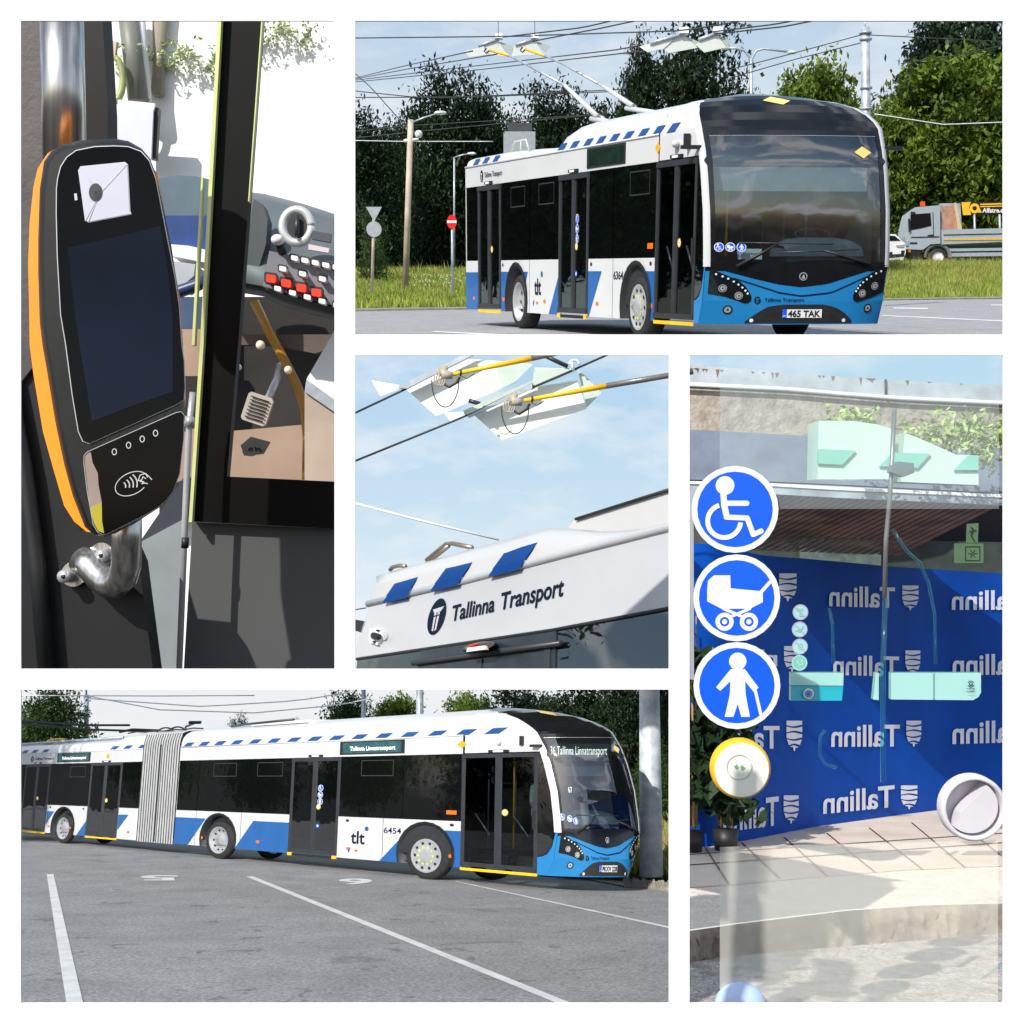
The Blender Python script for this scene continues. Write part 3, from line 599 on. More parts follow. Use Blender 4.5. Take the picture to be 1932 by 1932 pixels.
        if di == 1:
            for q in (a, b-.12): g2.box(S(q, .25, .0, 0), S(q+.12, .25, 0, 0)-S(q, .25, 0, 0), S(q, .25, .03, 0)-S(q, .25, 0, 0), S(q, .32, 0, 0)-S(q, .25, 0, 0), yellow)
        obj('door_sill', g2, root)
        g2 = MB(); g2.box(S(mid-.2, 2.54, 0, 0), S(mid+.2, 2.54, 0, 0)-S(mid-.2, 2.54, 0, 0), S(mid, 2.54, .04, 0)-S(mid, 2.54, 0, 0), S(mid, 2.59, 0, 0)-S(mid, 2.54, 0, 0), mblack)
        g2.box(S(mid-.1, 2.545, .04, 0), S(mid+.1, 2.545, .04, 0)-S(mid-.1, 2.545, .04, 0), S(mid, 2.545, .05, 0)-S(mid, 2.545, .04, 0), S(mid, 2.58, 0, 0)-S(mid, 2.545, 0, 0), signw); obj('door_lamp', g2, root)
    # side destination signs
    for a, b in ([(3.42, 5.08), (14.47, 16.27)] if art else [(3.44, 5.15)]):
        g = MB(); g.box(S(a, 2.57, 0, 0), S(b, 2.57, 0, 0)-S(a, 2.57, 0, 0), S(a, 2.57, .012, 0)-S(a, 2.57, 0, 0), S(a, 2.87, 0, 0)-S(a, 2.57, 0, 0), mblack)
        scr = mat('side_sign_screen', (.012, .03, .028) if not art else (.03, .1, .11), .25, var=.3)
        g.quad(S(a+.08, 2.6, .016, 0), S(b-.08, 2.6, .016, 0), S(b-.08, 2.84, .016, 0), S(a+.08, 2.84, .016, 0), mat('side_sign_screen_lit', (.03, .1, .11), .25, var=.3) if art else mat('side_sign_screen_off', (.01, .025, .018), .2, var=.3))
        if art:
            f2 = Flat(); f2.text('Tallinna Linnatransport', 0, 0, 1, .09, led, 1, bold=.004); f2.to(g, lambda x, y, L: S(b-.28-(b-a-.5)*x, 2.66+y, .02, 0))
        obj('side_destination_sign', g, root)
    # wheels
    for i, c_ in enumerate(whs+whs):
        far = i >= len(whs); t0 = .03 if not far else WID-.03; dt = .27 if not far else -.27; R_ = .47; N = 30
        prof = [(0, R_-.13), (0, R_-.05), (.03, R_-.01), (.06, R_), (.24, R_), (.27, R_-.03)]
        g = MB(); rows = [[B((c_+r_*math.cos(2*math.pi*k/N), t0+dt/.27*q, .47+r_*math.sin(2*math.pi*k/N))) for k in range(N)] for q, r_ in prof]; g.grid(rows, rubber, True, True)
        wh = obj('wheel', g, root)
        if far: continue
        g = MB(); deep = .0 if i == 0 else .1
        rp_ = [(0, R_-.13), (.005, R_-.155), (.03, R_-.17), (.04+deep, R_-.2), (.05+deep, .14), (.03+deep*.6, .12), (.02+deep*.6, .05), (.02+deep*.6, .0)]
        if i == 0: rp_ = [(0, R_-.13), (-.006, R_-.15), (.0, R_-.165), (.02, R_-.2), (.0, .17), (-.03, .13), (-.04, .05), (-.04, .0)]
        g.grid([[B((c_+r_*math.cos(2*math.pi*k/N), t0+q, .47+r_*math.sin(2*math.pi*k/N))) for k in range(N)] for q, r_ in rp_], rimm, True, True)
        for k in range(10):
            a_ = 2*math.pi*k/10
            def dd(rad, rr, m_, q): g.add([B((c_+rad*math.cos(a_)+rr*math.cos(2*math.pi*j/10), t0+q, .47+rad*math.sin(a_)+rr*math.sin(2*math.pi*j/10))) for j in range(10)], [tuple(range(10))], m_)
            dd(.255, .03, mblack, .03+deep*.8 if i else .004)
            if i == 0: dd(.165, .028, rimlime, -.014)
        if i == 0:
            for k in range(12): pass
        obj('rim', g, wh)
    # roof
    def fair(g, s0, s1, H, m_, round0=0, round1=0, n=10):
        rows = []
        for j in range(n+1):
            q = j/n; s = s0+(s1-s0)*q; hh = H
            d1 = (s1-s)/max(.01, round1) if round1 else 9; d0 = (s-s0)/max(.01, round0) if round0 else 9
            d = min(d0, d1); hh = 2.93+(H-2.93)*(math.sqrt(max(0, 1-(1-min(1, d))**2)) if d < 1 else 1)
            row = []
            for k, t_ in zip(KZ, KT): row.append(B((s, t_*(H-2.9)/.5, 2.9+(hh-2.9)*k)))
            tt = .85*(H-2.9)/.5
            for x_ in (-.6, -.3, 0, .3, .6): row.append(B((s, WID/2+x_*(WID/2-tt), hh+.06*(1-x_*x_))))
            for k, t_ in list(zip(KZ, KT))[::-1]: row.append(B((s, WID-t_*(H-2.9)/.5, 2.9+(hh-2.9)*k)))
            rows.append(row)
        g.grid(rows, m_); g.add(rows[-1], [tuple(range(len(rows[-1])))], m_)
    g = MB()
    if art:
        fair(g, 2.05, 10.38, 3.38, white, n=6); obj('roof_fairing', g, root)
        g = MB(); fair(g, 11.95, 13.7, 3.36, white, round1=.9, n=12); fair(g, 13.3, 19.5, 3.18, white, n=4); obj('roof_fairing', g, root)
        g = MB()
        for k in range(2): g.tube([B((11.9-.5*k+.35*math.cos(a), .9, 3.35+.16*math.sin(a))) for a in [math.pi*i/10 for i in range(11)]], .025, mblack, 6)
        g.tube([B((10.0+.4*i, .5, 3.4+.03*(i % 2))) for i in range(9)], .02, mblack, 6)
        obj('roof_hoses', g, root)
        g = MB(); N = 15; bd2 = mat('bellows_fold', (.045, .045, .048), .7, var=.2)
        bm = mat('bellows_grey', (.40, .41, .41), .55, var=.1, vs=3); prf = [(0, .27), (0, 2.9), (.03, 3.1), (.12, 3.24), (.4, 3.3), (WID/2, 3.32)]
        def brow(s, o_): return [B((s, t_-o_, z_+(o_ if z_ > 3.1 else 0))) for t_, z_ in prf]
        for j in range(N):
            s = 10.40+1.53*j/N; p = 1.53/N
            g.grid([brow(s, .055), brow(s+p*.3, .07), brow(s+p*.6, .055)], bm); g.grid([brow(s+p*.6, .055), brow(s+p*.62, -.03), brow(s+p*.98, -.03), brow(s+p, .055)], bd2, smooth=False)
        g.box(B((11.13, -.07, .3)), B((11.19, -.07, .3))-B((11.13, -.07, .3)), B((0, .1, 0))-B((0, 0, 0)), B((0, 0, 2.7))-B((0, 0, 0)), mblack)
        obj('bellows', g, root)
        for t_ in (.7, 1.5):
            g = MB(); g.tube([B((13.6, t_, 3.3)), B((17.0, t_, 3.28)), B((19.5, t_, 3.26))], .04, galv, 6); obj('trolley_pole', g, root)
        g = MB(); g.tube([B((17.6+.5*math.cos(a), 1.1+.1*math.sin(a), 3.34+.05*math.sin(a))) for a in [2*math.pi*i/14 for i in range(15)]], .03, yellow, 6)
        g.box(B((17.4, .8, 3.2)), B((.6, 0, 0))-B((0, 0, 0)), B((0, .5, 0))-B((0, 0, 0)), B((0, 0, .08))-B((0, 0, 0)), steel); obj('pole_hook', g, root)
        g = MB(); g.box(B((6.6, .7, 3.39)), B((1.8, 0, 0))-B((0, 0, 0)), B((0, 1, 0))-B((0, 0, 0)), B((0, 0, .07))-B((0, 0, 0)), white); g.tube([B((7.0, .7, 3.49)), B((8.5, .7, 3.45)), B((9.2, .8, 3.42))], .03, frameblk, 5); obj('roof_hatch', g, root)
    else:
        fair(g, 2.05, 6.75, 3.38, white, round1=.7, n=16); obj('roof_fairing', g, root)
        g = MB(); fair(g, 9.0, 11.95, 3.08, white, round0=.8, n=10); obj('rear_roof_fairing', g, root)
        g = MB()
        for j in range(3): g.box(B((6.9+.7*j, .55, 2.9)), B((.6, 0, 0))-B((0, 0, 0)), B((0, 1.3, 0))-B((0, 0, 0)), B((0, 0, .14))-B((0, 0, 0)), white)
        obj('roof_box', g, root)
        g = MB(); g.tube([B((10.4, .35, 3.05)), B((10.15, .35, 3.26)), B((9.5, .35, 3.26)), B((9.3, .35, 3.05))], .018, white, 6); obj('roof_rail', g, root); g = MB(); g.tube([B((9.5, 1.2, 3.05)), B((9.5, 1.2, 3.26)), B((8.7, 1.2, 3.26)), B((8.5, 1.2, 3.05))], .018, white, 6); obj('roof_rail', g, root); g = MB(); g.tube([B((9.8, .35, 3.05)), B((9.8, .35, 3.26))], .014, white, 6); obj('rail_post', g, root)
        # poles, from their bases on the roof up to the overhead line
        TP = [[(7.19, .8, 3.5), (8.84, .8, 4.11), (10.9, .8, 4.62), (12.08, .8, 4.9), (13.32, .8, 5.11)], [(7.88, 1.6, 3.72), (9.36, 1.6, 4.15), (11.4, 1.6, 4.68), (12.59, 1.6, 4.95), (13.78, 1.6, 5.18)]]
        for pts in TP:
            pts = [(a-(0), b, c_) for a, b, c_ in pts]
            g = MB(); b0, b1 = B(pts[0]), B(pts[1]); g.tube([b0, b1], [.045, .035], white, 8); g.tube([b1, B(pts[2]), B(pts[3])], [.026, .022, .02], galv, 8); tp = obj('trolley_pole', g, root)
            g = MB(); g.tube([B(pts[3]), B(pts[4])], [.026, .024], yellow, 8); e_ = B(pts[4]); g.tube([e_, e_+Vector((-.06, 0, -.06)), e_+Vector((-.1, 0, -.02)), e_+Vector((-.06, 0, .04))], .015, mblack, 6); obj('pole_tip', g, tp)
            g = MB(); p0 = Vector(pts[0]); g.tube([B((pts[0][0]+.3, pts[0][1], pts[0][2]-.02)), B((pts[0][0]-1.2, pts[0][1], pts[0][2]-.2))], .04, white, 6)
            g.tube([B((pts[0][0]-.1, pts[0][1], pts[0][2])), B((pts[0][0]-.2, pts[0][1]+.2, 3.35))], .03, steel, 6); g.tube([B((pts[0][0]-.6, pts[0][1], pts[0][2]-.1)), B((pts[0][0]-.8, pts[0][1]+.1, 3.3))], .03, steel, 6)
            obj('pole_base', g, root)
    return root, B, S
# ================================================================ place A: street corner with the short trolleybus (upper right opening)
A = Frame(511.6, 1.0)
asph = mat('asphalt_light', (.25, .255, .265), .9, var=1, c2=(.31, .315, .325), vs=2.2, bump=.25, bs=60, det=8)
asph5 = mat('asphalt_lot', (.215, .218, .224), .9, var=1, c2=(.275, .278, .284), vs=.9, bump=.0, det=10)
def add_speckle(m, sc_, amt, lo, hi):
    n = m.node_tree; b = n.nodes['Principled BSDF']; lk = b.inputs['Base Color'].links[0]; src = lk.from_socket
    tc = n.nodes.new('ShaderNodeTexCoord'); t = n.nodes.new('ShaderNodeTexNoise'); t.inputs['Scale'].default_value = sc_; t.inputs['Detail'].default_value = 3
    n.links.new(tc.outputs['Object'], t.inputs['Vector']); r = n.nodes.new('ShaderNodeMapRange'); r.inputs[1].default_value = .35; r.inputs[2].default_value = .65; r.inputs[3].default_value = lo; r.inputs[4].default_value = hi
    n.links.new(t.outputs['Fac'], r.inputs[0]); mx = n.nodes.new('ShaderNodeMix'); mx.data_type = 'RGBA'; mx.blend_type = 'MULTIPLY'; mx.inputs[0].default_value = amt
    n.links.new(src, mx.inputs[6]); n.links.new(r.outputs[0], mx.inputs[7]); n.links.new(mx.outputs[2], b.inputs['Base Color'])
def add_crack(m, sc_, wd, depth=.35):
    n = m.node_tree; b = n.nodes['Principled BSDF']; src = b.inputs['Base Color'].links[0].from_socket
    tc = n.nodes.new('ShaderNodeTexCoord'); nz = n.nodes.new('ShaderNodeTexNoise'); nz.inputs['Scale'].default_value = sc_*1.5; nz.inputs['Detail'].default_value = 6
    n.links.new(tc.outputs['Object'], nz.inputs['Vector']); t = n.nodes.new('ShaderNodeTexNoise'); t.inputs['Scale'].default_value = sc_; t.inputs['Detail'].default_value = 2; t.inputs['Distortion'].default_value = 1.2
    n.links.new(tc.outputs['Object'], t.inputs['Vector']); r = n.nodes.new('ShaderNodeMapRange'); r.inputs[1].default_value = .66; r.inputs[2].default_value = .66+wd; r.inputs[3].default_value = 1; r.inputs[4].default_value = 1-depth
    n.links.new(t.outputs['Fac'], r.inputs[0]); mx = n.nodes.new('ShaderNodeMix'); mx.data_type = 'RGBA'; mx.blend_type = 'MULTIPLY'; mx.inputs[0].default_value = 1
    n.links.new(src, mx.inputs[6]); n.links.new(r.outputs[0], mx.inputs[7]); n.links.new(mx.outputs[2], b.inputs['Base Color'])
add_speckle(asph5, 26, 1, .72, 1.32); add_crack(asph5, .5, .05, .25); add_crack(asph5, 1.9, .03, .35); add_crack(asph5, .16, .03, .12); add_speckle(asph, 18, 1, .85, 1.15)
paint = mat('road_paint', (.66, .67, .67), .7, var=.12, vs=3)
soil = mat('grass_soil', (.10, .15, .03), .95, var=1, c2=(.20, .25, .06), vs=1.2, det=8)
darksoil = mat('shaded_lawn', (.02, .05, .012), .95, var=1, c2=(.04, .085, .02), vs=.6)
verge = mat('sandy_verge', (.20, .18, .15), .95, var=1, c2=(.33, .30, .26), vs=4, det=8)
def gquad(fr, pts, z, m, name, **k):
    mb = MB(); mb.poly([fr.g(u, v, z) for u, v in pts], m); return obj(name, mb, **k)
def gstrip(fr, us, v0, v1, z, m, name, k0=1, **kw):      # ground strip; v0, v1 rows of pixel heights along us
    mb = MB(); mb.grid([[fr.g(u, v, z) for u, v in zip(us, v0)], [fr.g(u, v, z) for u, v in zip(us, v1)]], m, smooth=False); return obj(name, mb, kind='structure', **kw)
HUGE = 2040
gstrip(A, [660, 660.5, 900, 1281, HUGE], [588, 588, 584, 574, 562], [646, 646, 646, 646, 646], 0, asph, 'road')
def bank(u, q):                                            # the grass bank that rises behind the kerb
    y0 = A.gy(float(np.interp(u, [660, 900, 1281, HUGE], [588, 584, 574, 562]))-2); z1 = float(np.interp(u, [660, 900, 1600, HUGE], [.8, .8, 1.2, 1.25]))
    if q <= 1: y, z = y0+17*q, .05+z1*q**.8
    else: y, z = y0+17+(q-1)*50, .05+z1+(q-1)*.18
    return A.W(A.x(u, y, z), y, z)
us_b = [660+i*30 for i in range(47)]
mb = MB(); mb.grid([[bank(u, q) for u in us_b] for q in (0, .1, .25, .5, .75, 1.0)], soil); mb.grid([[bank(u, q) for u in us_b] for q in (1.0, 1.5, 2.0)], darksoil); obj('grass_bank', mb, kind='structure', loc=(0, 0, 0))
mb = MB(); up_ = A.up()*.02; mb.poly([bank(u, q)+up_ for u, q in ((757, .62), (800, .74), (900, .93), (985, .97), (985, .84), (900, .74), (830, .62), (790, .58))], verge); obj('path', mb, kind='structure')
# kerb: a real low step along the lawn
mb = MB(); kp = [(660, 588), (900, 584), (1281, 574.2), (1500, 570), (1760, 566), (HUGE, 562)]
kl = [A.g(u, v, 0) for u, v in kp]; up = A.up()*.05; bk = [A.g(u, v-2.2, 0) for u, v in kp]
for i in range(len(kp)-1):
    mb.quad(kl[i]+up*.02, kl[i+1]+up*.02, kl[i+1]+up, kl[i]+up, verge); mb.quad(kl[i]+up, kl[i+1]+up, bk[i+1]+up, bk[i]+up, verge)
obj('kerb', mb, label='low sandy kerb edging the lawn behind the short trolleybus', cat='kerb')
def paintpoly(fr, pts, lab, z=.006, grp='white lines painted on the road', fname='road_marking', cat='road marking'):
    mb = MB(); mb.poly([fr.g(u, v, z) for u, v in pts], paint); return obj(fname, mb, kind='structure')
paintpoly(A, [(820, 624.5), (980, 632), (980, 635), (812, 626)], 'x'); paintpoly(A, [(1665, 594.5), (HUGE, 611), (HUGE, 613), (1665, 596)], 'x')
paintpoly(A, [(1685, 580.2), (1750, 581), (1752, 583), (1686, 582)], 'x'); paintpoly(A, [(1870, 574.5), (HUGE, 577), (HUGE, 578.5), (1870, 576)], 'x')
paintpoly(A, [(1530, 618.5), (1760, 632), (1760, 635), (1530, 620.5)], 'x')
# grass blades
def grass_mesh(name, fr, us, vtop, vbot, n, hmin, hmax, m, label_kind='stuff', seed=1, m2=None, frac=.08, z=0, wd=.022):
    r = np.random.default_rng(seed); mb = MB(); V = []; Fc = []
    u = r.uniform(us[0], us[-1], n); t = r.uniform(0, 1, n)**1.0; vt = np.interp(u, us, vtop); vb = np.interp(u, us, vbot)
    pts = []
    up = fr.up()
    i1 = mb.mi(m); i2 = mb.mi(m2) if m2 else i1
    for i in range(n):
        v = vt[i]+(vb[i]-vt[i])*t[i]; b = fr.g(u[i], v, z); hh = r.uniform(hmin, hmax); k2 = m2 is not None and r.random() < frac
        if k2: hh *= 1.7
        a = r.uniform(0, 6.28); ln = Vector((math.cos(a), math.sin(a), 0)); q = Vector((-ln.y*.3+.8, ln.x, 0)).normalized()*wd*(b.y/14)
        tip = b+up*hh+ln*hh*r.uniform(.1, .5); md = b+up*hh*.55+ln*hh*.12
        k = len(mb.v); mb.v += [tuple(b-q), tuple(b+q), tuple(md+q*.8), tuple(tip), tuple(md-q*.8)]; mb.f.append((k, k+1, k+2, k+3, k+4)); mb.m.append(i2 if k2 else i1); mb.sm.append(False)
    return obj(name, mb, kind='stuff', label=None)
gr1 = mat('grass_blades', (.17, .26, .035), .6, spec=.2, var=1, c2=(.38, .42, .09), vs=1.3, det=5)
gr2 = mat('dry_stems', (.30, .22, .09), .7, spec=.2, var=1, c2=(.36, .30, .13), vs=2)
def bank_grass(u0, u1, n, h0, h1, seed, frac, label, q1=1.0):
    r = np.random.default_rng(seed); mb = MB(); i1, i2 = mb.mi(gr1), mb.mi(gr2); up = A.up()
    for i in range(n):
        u = r.uniform(u0, u1); q = r.uniform(0, 1)*q1; b_ = bank(u, q); hh = r.uniform(h0, h1)*(1.25 if q > .8*q1 else .75+.35*q); k2 = r.random() < frac
        if k2: hh *= 1.7
        a_ = r.uniform(0, 6.28); ln = Vector((math.cos(a_), math.sin(a_), 0)); qv = Vector((.8, ln.x*.6, 0)).normalized()*.018*(.5 if k2 else 1)
        tip = b_+up*hh+ln*hh*r.uniform(.1, .5); md = b_+up*hh*.55+ln*hh*.12; k = len(mb.v)
        mb.v += [tuple(b_-qv), tuple(b_+qv), tuple(md+qv*.8), tuple(tip), tuple(md-qv*.8)]; mb.f.append((k, k+1, k+2, k+3, k+4)); mb.m.append(i2 if k2 else i1); mb.sm.append(False)
    return obj('tall_grass', mb, kind='stuff', label=label, cat='grass')
bank_grass(655, 905, 13000, .14, .36, 3, .03, 'sunlit tall weedy grass left of the short trolleybus')
bank_grass(1640, 1960, 15000, .14, .38, 4, .10, 'tall grass with brown stems right of the short trolleybus')
fl_ = MB(); rr = random.Random(3)
for i in range(60):
    p = bank(rr.uniform(780, 880), rr.uniform(.2, .7)); p = p+A.up()*rr.uniform(.2, .32); fl_.sphere(p, .022, signw, 5)
obj('white_wildflowers', fl_, kind='stuff', label='small white wildflowers scattered in the tall grass', cat='flowers')
BUS2 = [2.7148, 16.1552, -0.2979, 0.5451, 1.0322, 0.0599, 0, 0]
busA, BA, SA = build_bus(A, BUS2, False, 'short white and blue trolleybus with black domed nose and both poles raised')
# poles and signs
def pole(fr, u0, v0, u1, v1, y, r0, r1, m, nm, label, cat, group=None, collars=0):
    base = fr.p(u0, v0, y); top = fr.p(u1, v1, y); t = thing(nm, label, cat, base, group)
    g = MB(); g.tube([base-fr.up()*.02, top], [r0, r1], m, 10); obj('post', g, t); return t, base, top
conc = mat('concrete_pole', (.50, .42, .33), .8, var=.25, vs=1.5)
t, b, tp = pole(A, 764.5, 552, 775, 226, 36, .095, .085, conc, 'lamp_post', 'tan concrete lamp post with one cobra head lamp, left of the short trolleybus', 'lamp post', 'lamp posts on the left')
g = MB(); g.tube([A.p(775, 232, 36), A.p(800, 222, 36), A.p(822, 215, 36)], [.03, .025, .02], galv, 6); obj('lamp_arm', g, t)
g = MB(); g.sphere(A.p(831, 213, 36), .19, signw, 12, (1, .5, .32)); obj('lamp_head', g, t)
g = MB(); g.tube([A.p(762, 266, 36), A.p(790, 263, 36)], .05, signw, 6); g.sphere(A.p(790, 253, 36), .12, signw, 8); obj('bracket', g, t)
for (u, vb, vt, ul, y, lab) in ((720, 520, 335, 742, 60, 'slim distant lamp post just right of the triangular sign'), (857, 500, 297, 890, 55, 'thin lamp post half hidden behind the rear of the short trolleybus'), (695, 515, 360, 675, 62, 'slim distant lamp post with curved arm above the signs')):
    t, b, tp = pole(A, u, vb, u, vt, y, .05, .04, galv, 'lamp_post', lab, 'lamp post', 'lamp posts on the left')
    g = MB(); g.tube([A.p(u, vt, y), A.p((u+ul)/2, vt-5, y), A.p(ul, vt-7, y)], .03, galv, 6); obj('lamp_arm', g, t)
    g = MB(); g.sphere(A.p(ul, vt-7, y), .2, signw, 10, (1.1, .5, .35)); obj('lamp_head', g, t)
def disc3(g, c, r, fr, m, off, n=26, sx=1, thick=.02, pts=None):
    ux, uz = Vector((1, 0, 0)), fr.up(); p = pts or [(r*sx*math.cos(2*math.pi*i/n), r*math.sin(2*math.pi*i/n)) for i in range(n)]
    g.prism([c+ux*a+uz*b+Vector((0, -off, 0)) for a, b in p], (0, thick, 0), m)
t, b, tp = pole(A, 701.5, 552, 706, 393, 30, .04, .035, conc, 'sign_post', 'slim post carrying a triangular and a round grey backed traffic sign', 'traffic sign')
sgm = mat('sign_back_grey', (.36, .39, .41), .5, var=.1)
R_ = 13.5/F*31
g = MB(); c_ = A.p(706, 404, 30); disc3(g, c_, 0, A, sgm, .06, pts=[(-R_*1.05, R_*.85), (R_*1.05, R_*.85), (0, -R_)]); obj('triangle_sign', g, t)
g = MB(); disc3(g, A.p(706, 433.5, 30), R_, A, sgm, .06); obj('round_sign', g, t)
t, b, tp = pole(A, 854, 552, 853, 420, 30, .035, .03, galv, 'no_entry_sign', 'red no entry sign on a thin post left of the short trolleybus', 'traffic sign')
red = mat('sign_red', lin((225, 25, 25)), .4, var=.05)
g = MB(); c_ = A.p(852.5, 419.5, 30); disc3(g, c_, 12/F*31, A, red, .05, sx=.72); disc3(g, c_, 0, A, signw, .062, pts=[(-.12, -.03), (.12, -.03), (.12, .03), (-.12, .03)], thick=.01); obj('sign_plate', g, t)
cone_m = mat('cone_orange', lin((220, 80, 40)), .5, var=.1)
for k, (u, v) in enumerate(((733, 507), (737.5, 507), (798, 505), (815.5, 505.5))):
    y = 66; g = MB(); b = A.p(u, v+6, y); n_ = A.up(); g.tube([b, b+n_*.5], [.2, .05], cone_m, 10); g.tube([b+n_*.22, b+n_*.33], [.15, .11], signw, 10)
    obj('traffic_cone', g, label='orange and white traffic cone, %s of the four beyond the lawn' % ['first from the left', 'second from the left', 'third from the left', 'rightmost'][k], cat='traffic cone', group='traffic cones beyond the lawn')
t, b, tp = pole(A, 1637, 470, 1632, 52, 34, .14, .12, galv, 'tram_pole', 'tall galvanised pole rising behind the right side of the short trolleybus', 'pole')
g = MB()
for v in (62, 74, 166, 205): c_ = A.p(1633+(v-52)*.012, v, 34); g.tube([c_-A.up()*.03, c_+A.up()*.03], .165, galv, 12)
g.tube([A.p(1632, 52, 34), A.p(1632, 38, 34)], .02, galv, 5); obj('pole_bands', g, t)
t, b, tp = pole(A, 1419, 300, 1417, 110, 45, .08, .06, galv, 'double_lamp_post', 'grey double armed street lamp above the roof of the short trolleybus', 'lamp post')
g = MB(); g.tube([A.p(1417, 125, 45), A.p(1414, 108, 45), A.p(1405, 95, 45), A.p(1390, 91, 45), A.p(1372, 91, 45)], .045, galv, 6); g.tube([A.p(1417, 125, 45), A.p(1420, 108, 45), A.p(1427, 96, 45), A.p(1440, 92, 45), A.p(1490, 98, 45)], .04, galv, 6); obj('lamp_arm', g, t)
g = MB(); g.sphere(A.p(1369, 91, 45), .2, signw, 8, (1, .5, .3)); obj('lamp_head', g, t)
g = MB(); g.sphere(A.p(1494, 99, 45), .2, signw, 8, (1, .5, .3)); obj('lamp_head', g, t)
# overhead line
def wire(fr, pts, y0, y1, r, m, label, grp='overhead wires of the corner'):
    P3 = []; n = len(pts); U = np.cumsum([0]+[math.hypot(pts[i+1][0]-pts[i][0], pts[i+1][1]-pts[i][1]) for i in range(n-1)]); U = U/U[-1]
    for k in range(13):
        q = k/12; P3.append(fr.p(np.interp(q, U, [p[0] for p in pts]), np.interp(q, U, [p[1] for p in pts]), y0+(y1-y0)*q))
    g = MB(); g.tube(P3, r, m, 5); return obj('overhead_wire', g, label=label, cat='wire', group=grp)
WG = 'overhead wires of the corner'
for k, (pts, y0, y1, lab) in enumerate([
  ([(655, 72), (935, 69), (1005, 68)], 24, 22, 'upper wire running level from the left edge to the two raised funnel plates'),
  ([(655, 151), (760, 125), (892, 96)], 40, 22, 'wire climbing from the lower left to the left funnel plate'),
  ([(655, 152), (770, 130), (938, 102)], 40, 22, 'second wire climbing just under the first towards the pole tips'),
  ([(655, 153), (900, 124), (1180, 92), (1206, 86)], 40, 21, 'long wire from the lower left to the far right group of plates'),
  ([(655, 156), (900, 132), (1206, 97)], 40, 21, 'long wire just under it reaching the right group of plates'),
  ([(950, 70), (1100, 52), (1160, 38), (1190, 28)], 22, 20, 'wire leaving the raised plates steeply to the upper right'),
  ([(1005, 78), (1130, 54), (1215, 36), (1250, 27)], 22, 20, 'thicker wire leaving the raised plates to the upper right'),
  ([(1010, 67), (1290, 58), (1420, 36), (1460, 24)], 22, 19, 'wire passing level over the roof to the right group of plates'),
  ([(1345, 60), (1460, 46), (1530, 33), (1560, 24)], 21, 18, 'wire from the right group of plates to the top edge'),
  ([(1350, 64), (1480, 50), (1600, 26)], 21, 18, 'lowest wire from the right group of plates to the top edge'),
  ([(1375, 132), (1480, 105), (1632, 64)], 34, 34, 'wire tied to the top of the tall galvanised pole from the left'),
  ([(1375, 148), (1500, 112), (1632, 79)], 34, 34, 'wire tied just below the top of the tall galvanised pole'),
  ([(1638, 66), (1680, 68), (1960, 82)], 34, 34, 'wire leaving the tall galvanised pole to the right'),
  ([(655, 170), (720, 177), (810, 186), (1190, 168)], 42, 42, 'thin wire sagging across the left trees high up'),
  ([(655, 184), (900, 183), (1150, 173)], 42, 42, 'thin level wire under the sagging one across the left trees'),
  ([(655, 262), (830, 244), (1150, 214)], 38, 38, 'wire above the rear roof rails'),
  ([(655, 250), (760, 238), (1100, 218)], 39, 39, 'faint wire crossing in front of the tree mass'),
  ([(660, 265), (760, 267), (930, 267)], 36, 37, 'level wire at the bracket of the tan lamp post'),
  ([(1700, 120), (1800, 105), (1960, 72)], 36, 36, 'wire in front of the right hand trees near the top'),
  ([(1650, 215), (1780, 235), (1960, 228)], 36, 36, 'pale wire across the chestnut tree right of the tall pole'),
  ([(655, 125), (700, 165), (770, 244)], 44, 36, 'diagonal wire falling from the left edge to the tan lamp post')]):
    wire(A, pts, y0, y1, .012 if k < 10 else .009*y0/22, wirem if k not in (19, 17) else wirel, lab)
for k, (u, vt, vb) in enumerate(((940, 30, 70), (1009, 30, 68), (1289, 30, 58), (1354, 30, 62))):
    g = MB(); g.tube([A.p(u, 16, 22), A.p(u, vb, 22)], .007, wirem, 4); obj('suspension_wire', g, label=['leftmost vertical hanger wire at the raised plates', 'second vertical hanger wire at the raised plates', 'left vertical hanger wire of the right group of plates', 'right vertical hanger wire of the right group of plates'][k], cat='wire', group='vertical hanger wires')
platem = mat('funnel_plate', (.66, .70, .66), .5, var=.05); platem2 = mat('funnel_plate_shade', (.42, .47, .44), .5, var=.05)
def funnel(fr, y, bar, plates, label, grp):
    c0 = fr.p(bar[0][0], bar[0][1], y); t = thing('wire_funnel', label, 'wire fitting', c0, grp)
    g = MB(); g.tube([fr.p(bar[0][0], bar[0][1], y), fr.p(bar[1][0], bar[1][1], y)], .035, galv, 6); q = fr.p(bar[1][0], bar[1][1]-5, y); g.cbox(q, .16, .12, .1, signw); obj('bar', g, t)
    for pl, mm, dy in plates:
        g = MB(); g.prism([fr.p(a, b, y+dy) for a, b in pl], (0, .012, 0), mm); obj('plate', g, t)
FG = 'pale funnel plates on the overhead line'
funnel(A, 25.5, [(902, 87), (941, 74)], [([(875, 96), (912, 88), (919, 103), (884, 108)], platem, -.02), ([(912, 86), (941, 78), (958, 107), (925, 104)], platem, 0), ([(941, 78), (972, 89), (961, 104)], platem2, .01)], 'left of the two raised funnel plates over the trolley pole tips', FG)
funnel(A, 25.4, [(972, 85), (1009, 74)], [([(970, 86), (1009, 78), (1024, 102), (966, 106)], platem, 0), ([(1009, 77), (1039, 87), (1029, 98)], platem2, .01)], 'right of the two raised funnel plates over the trolley pole tips', FG)
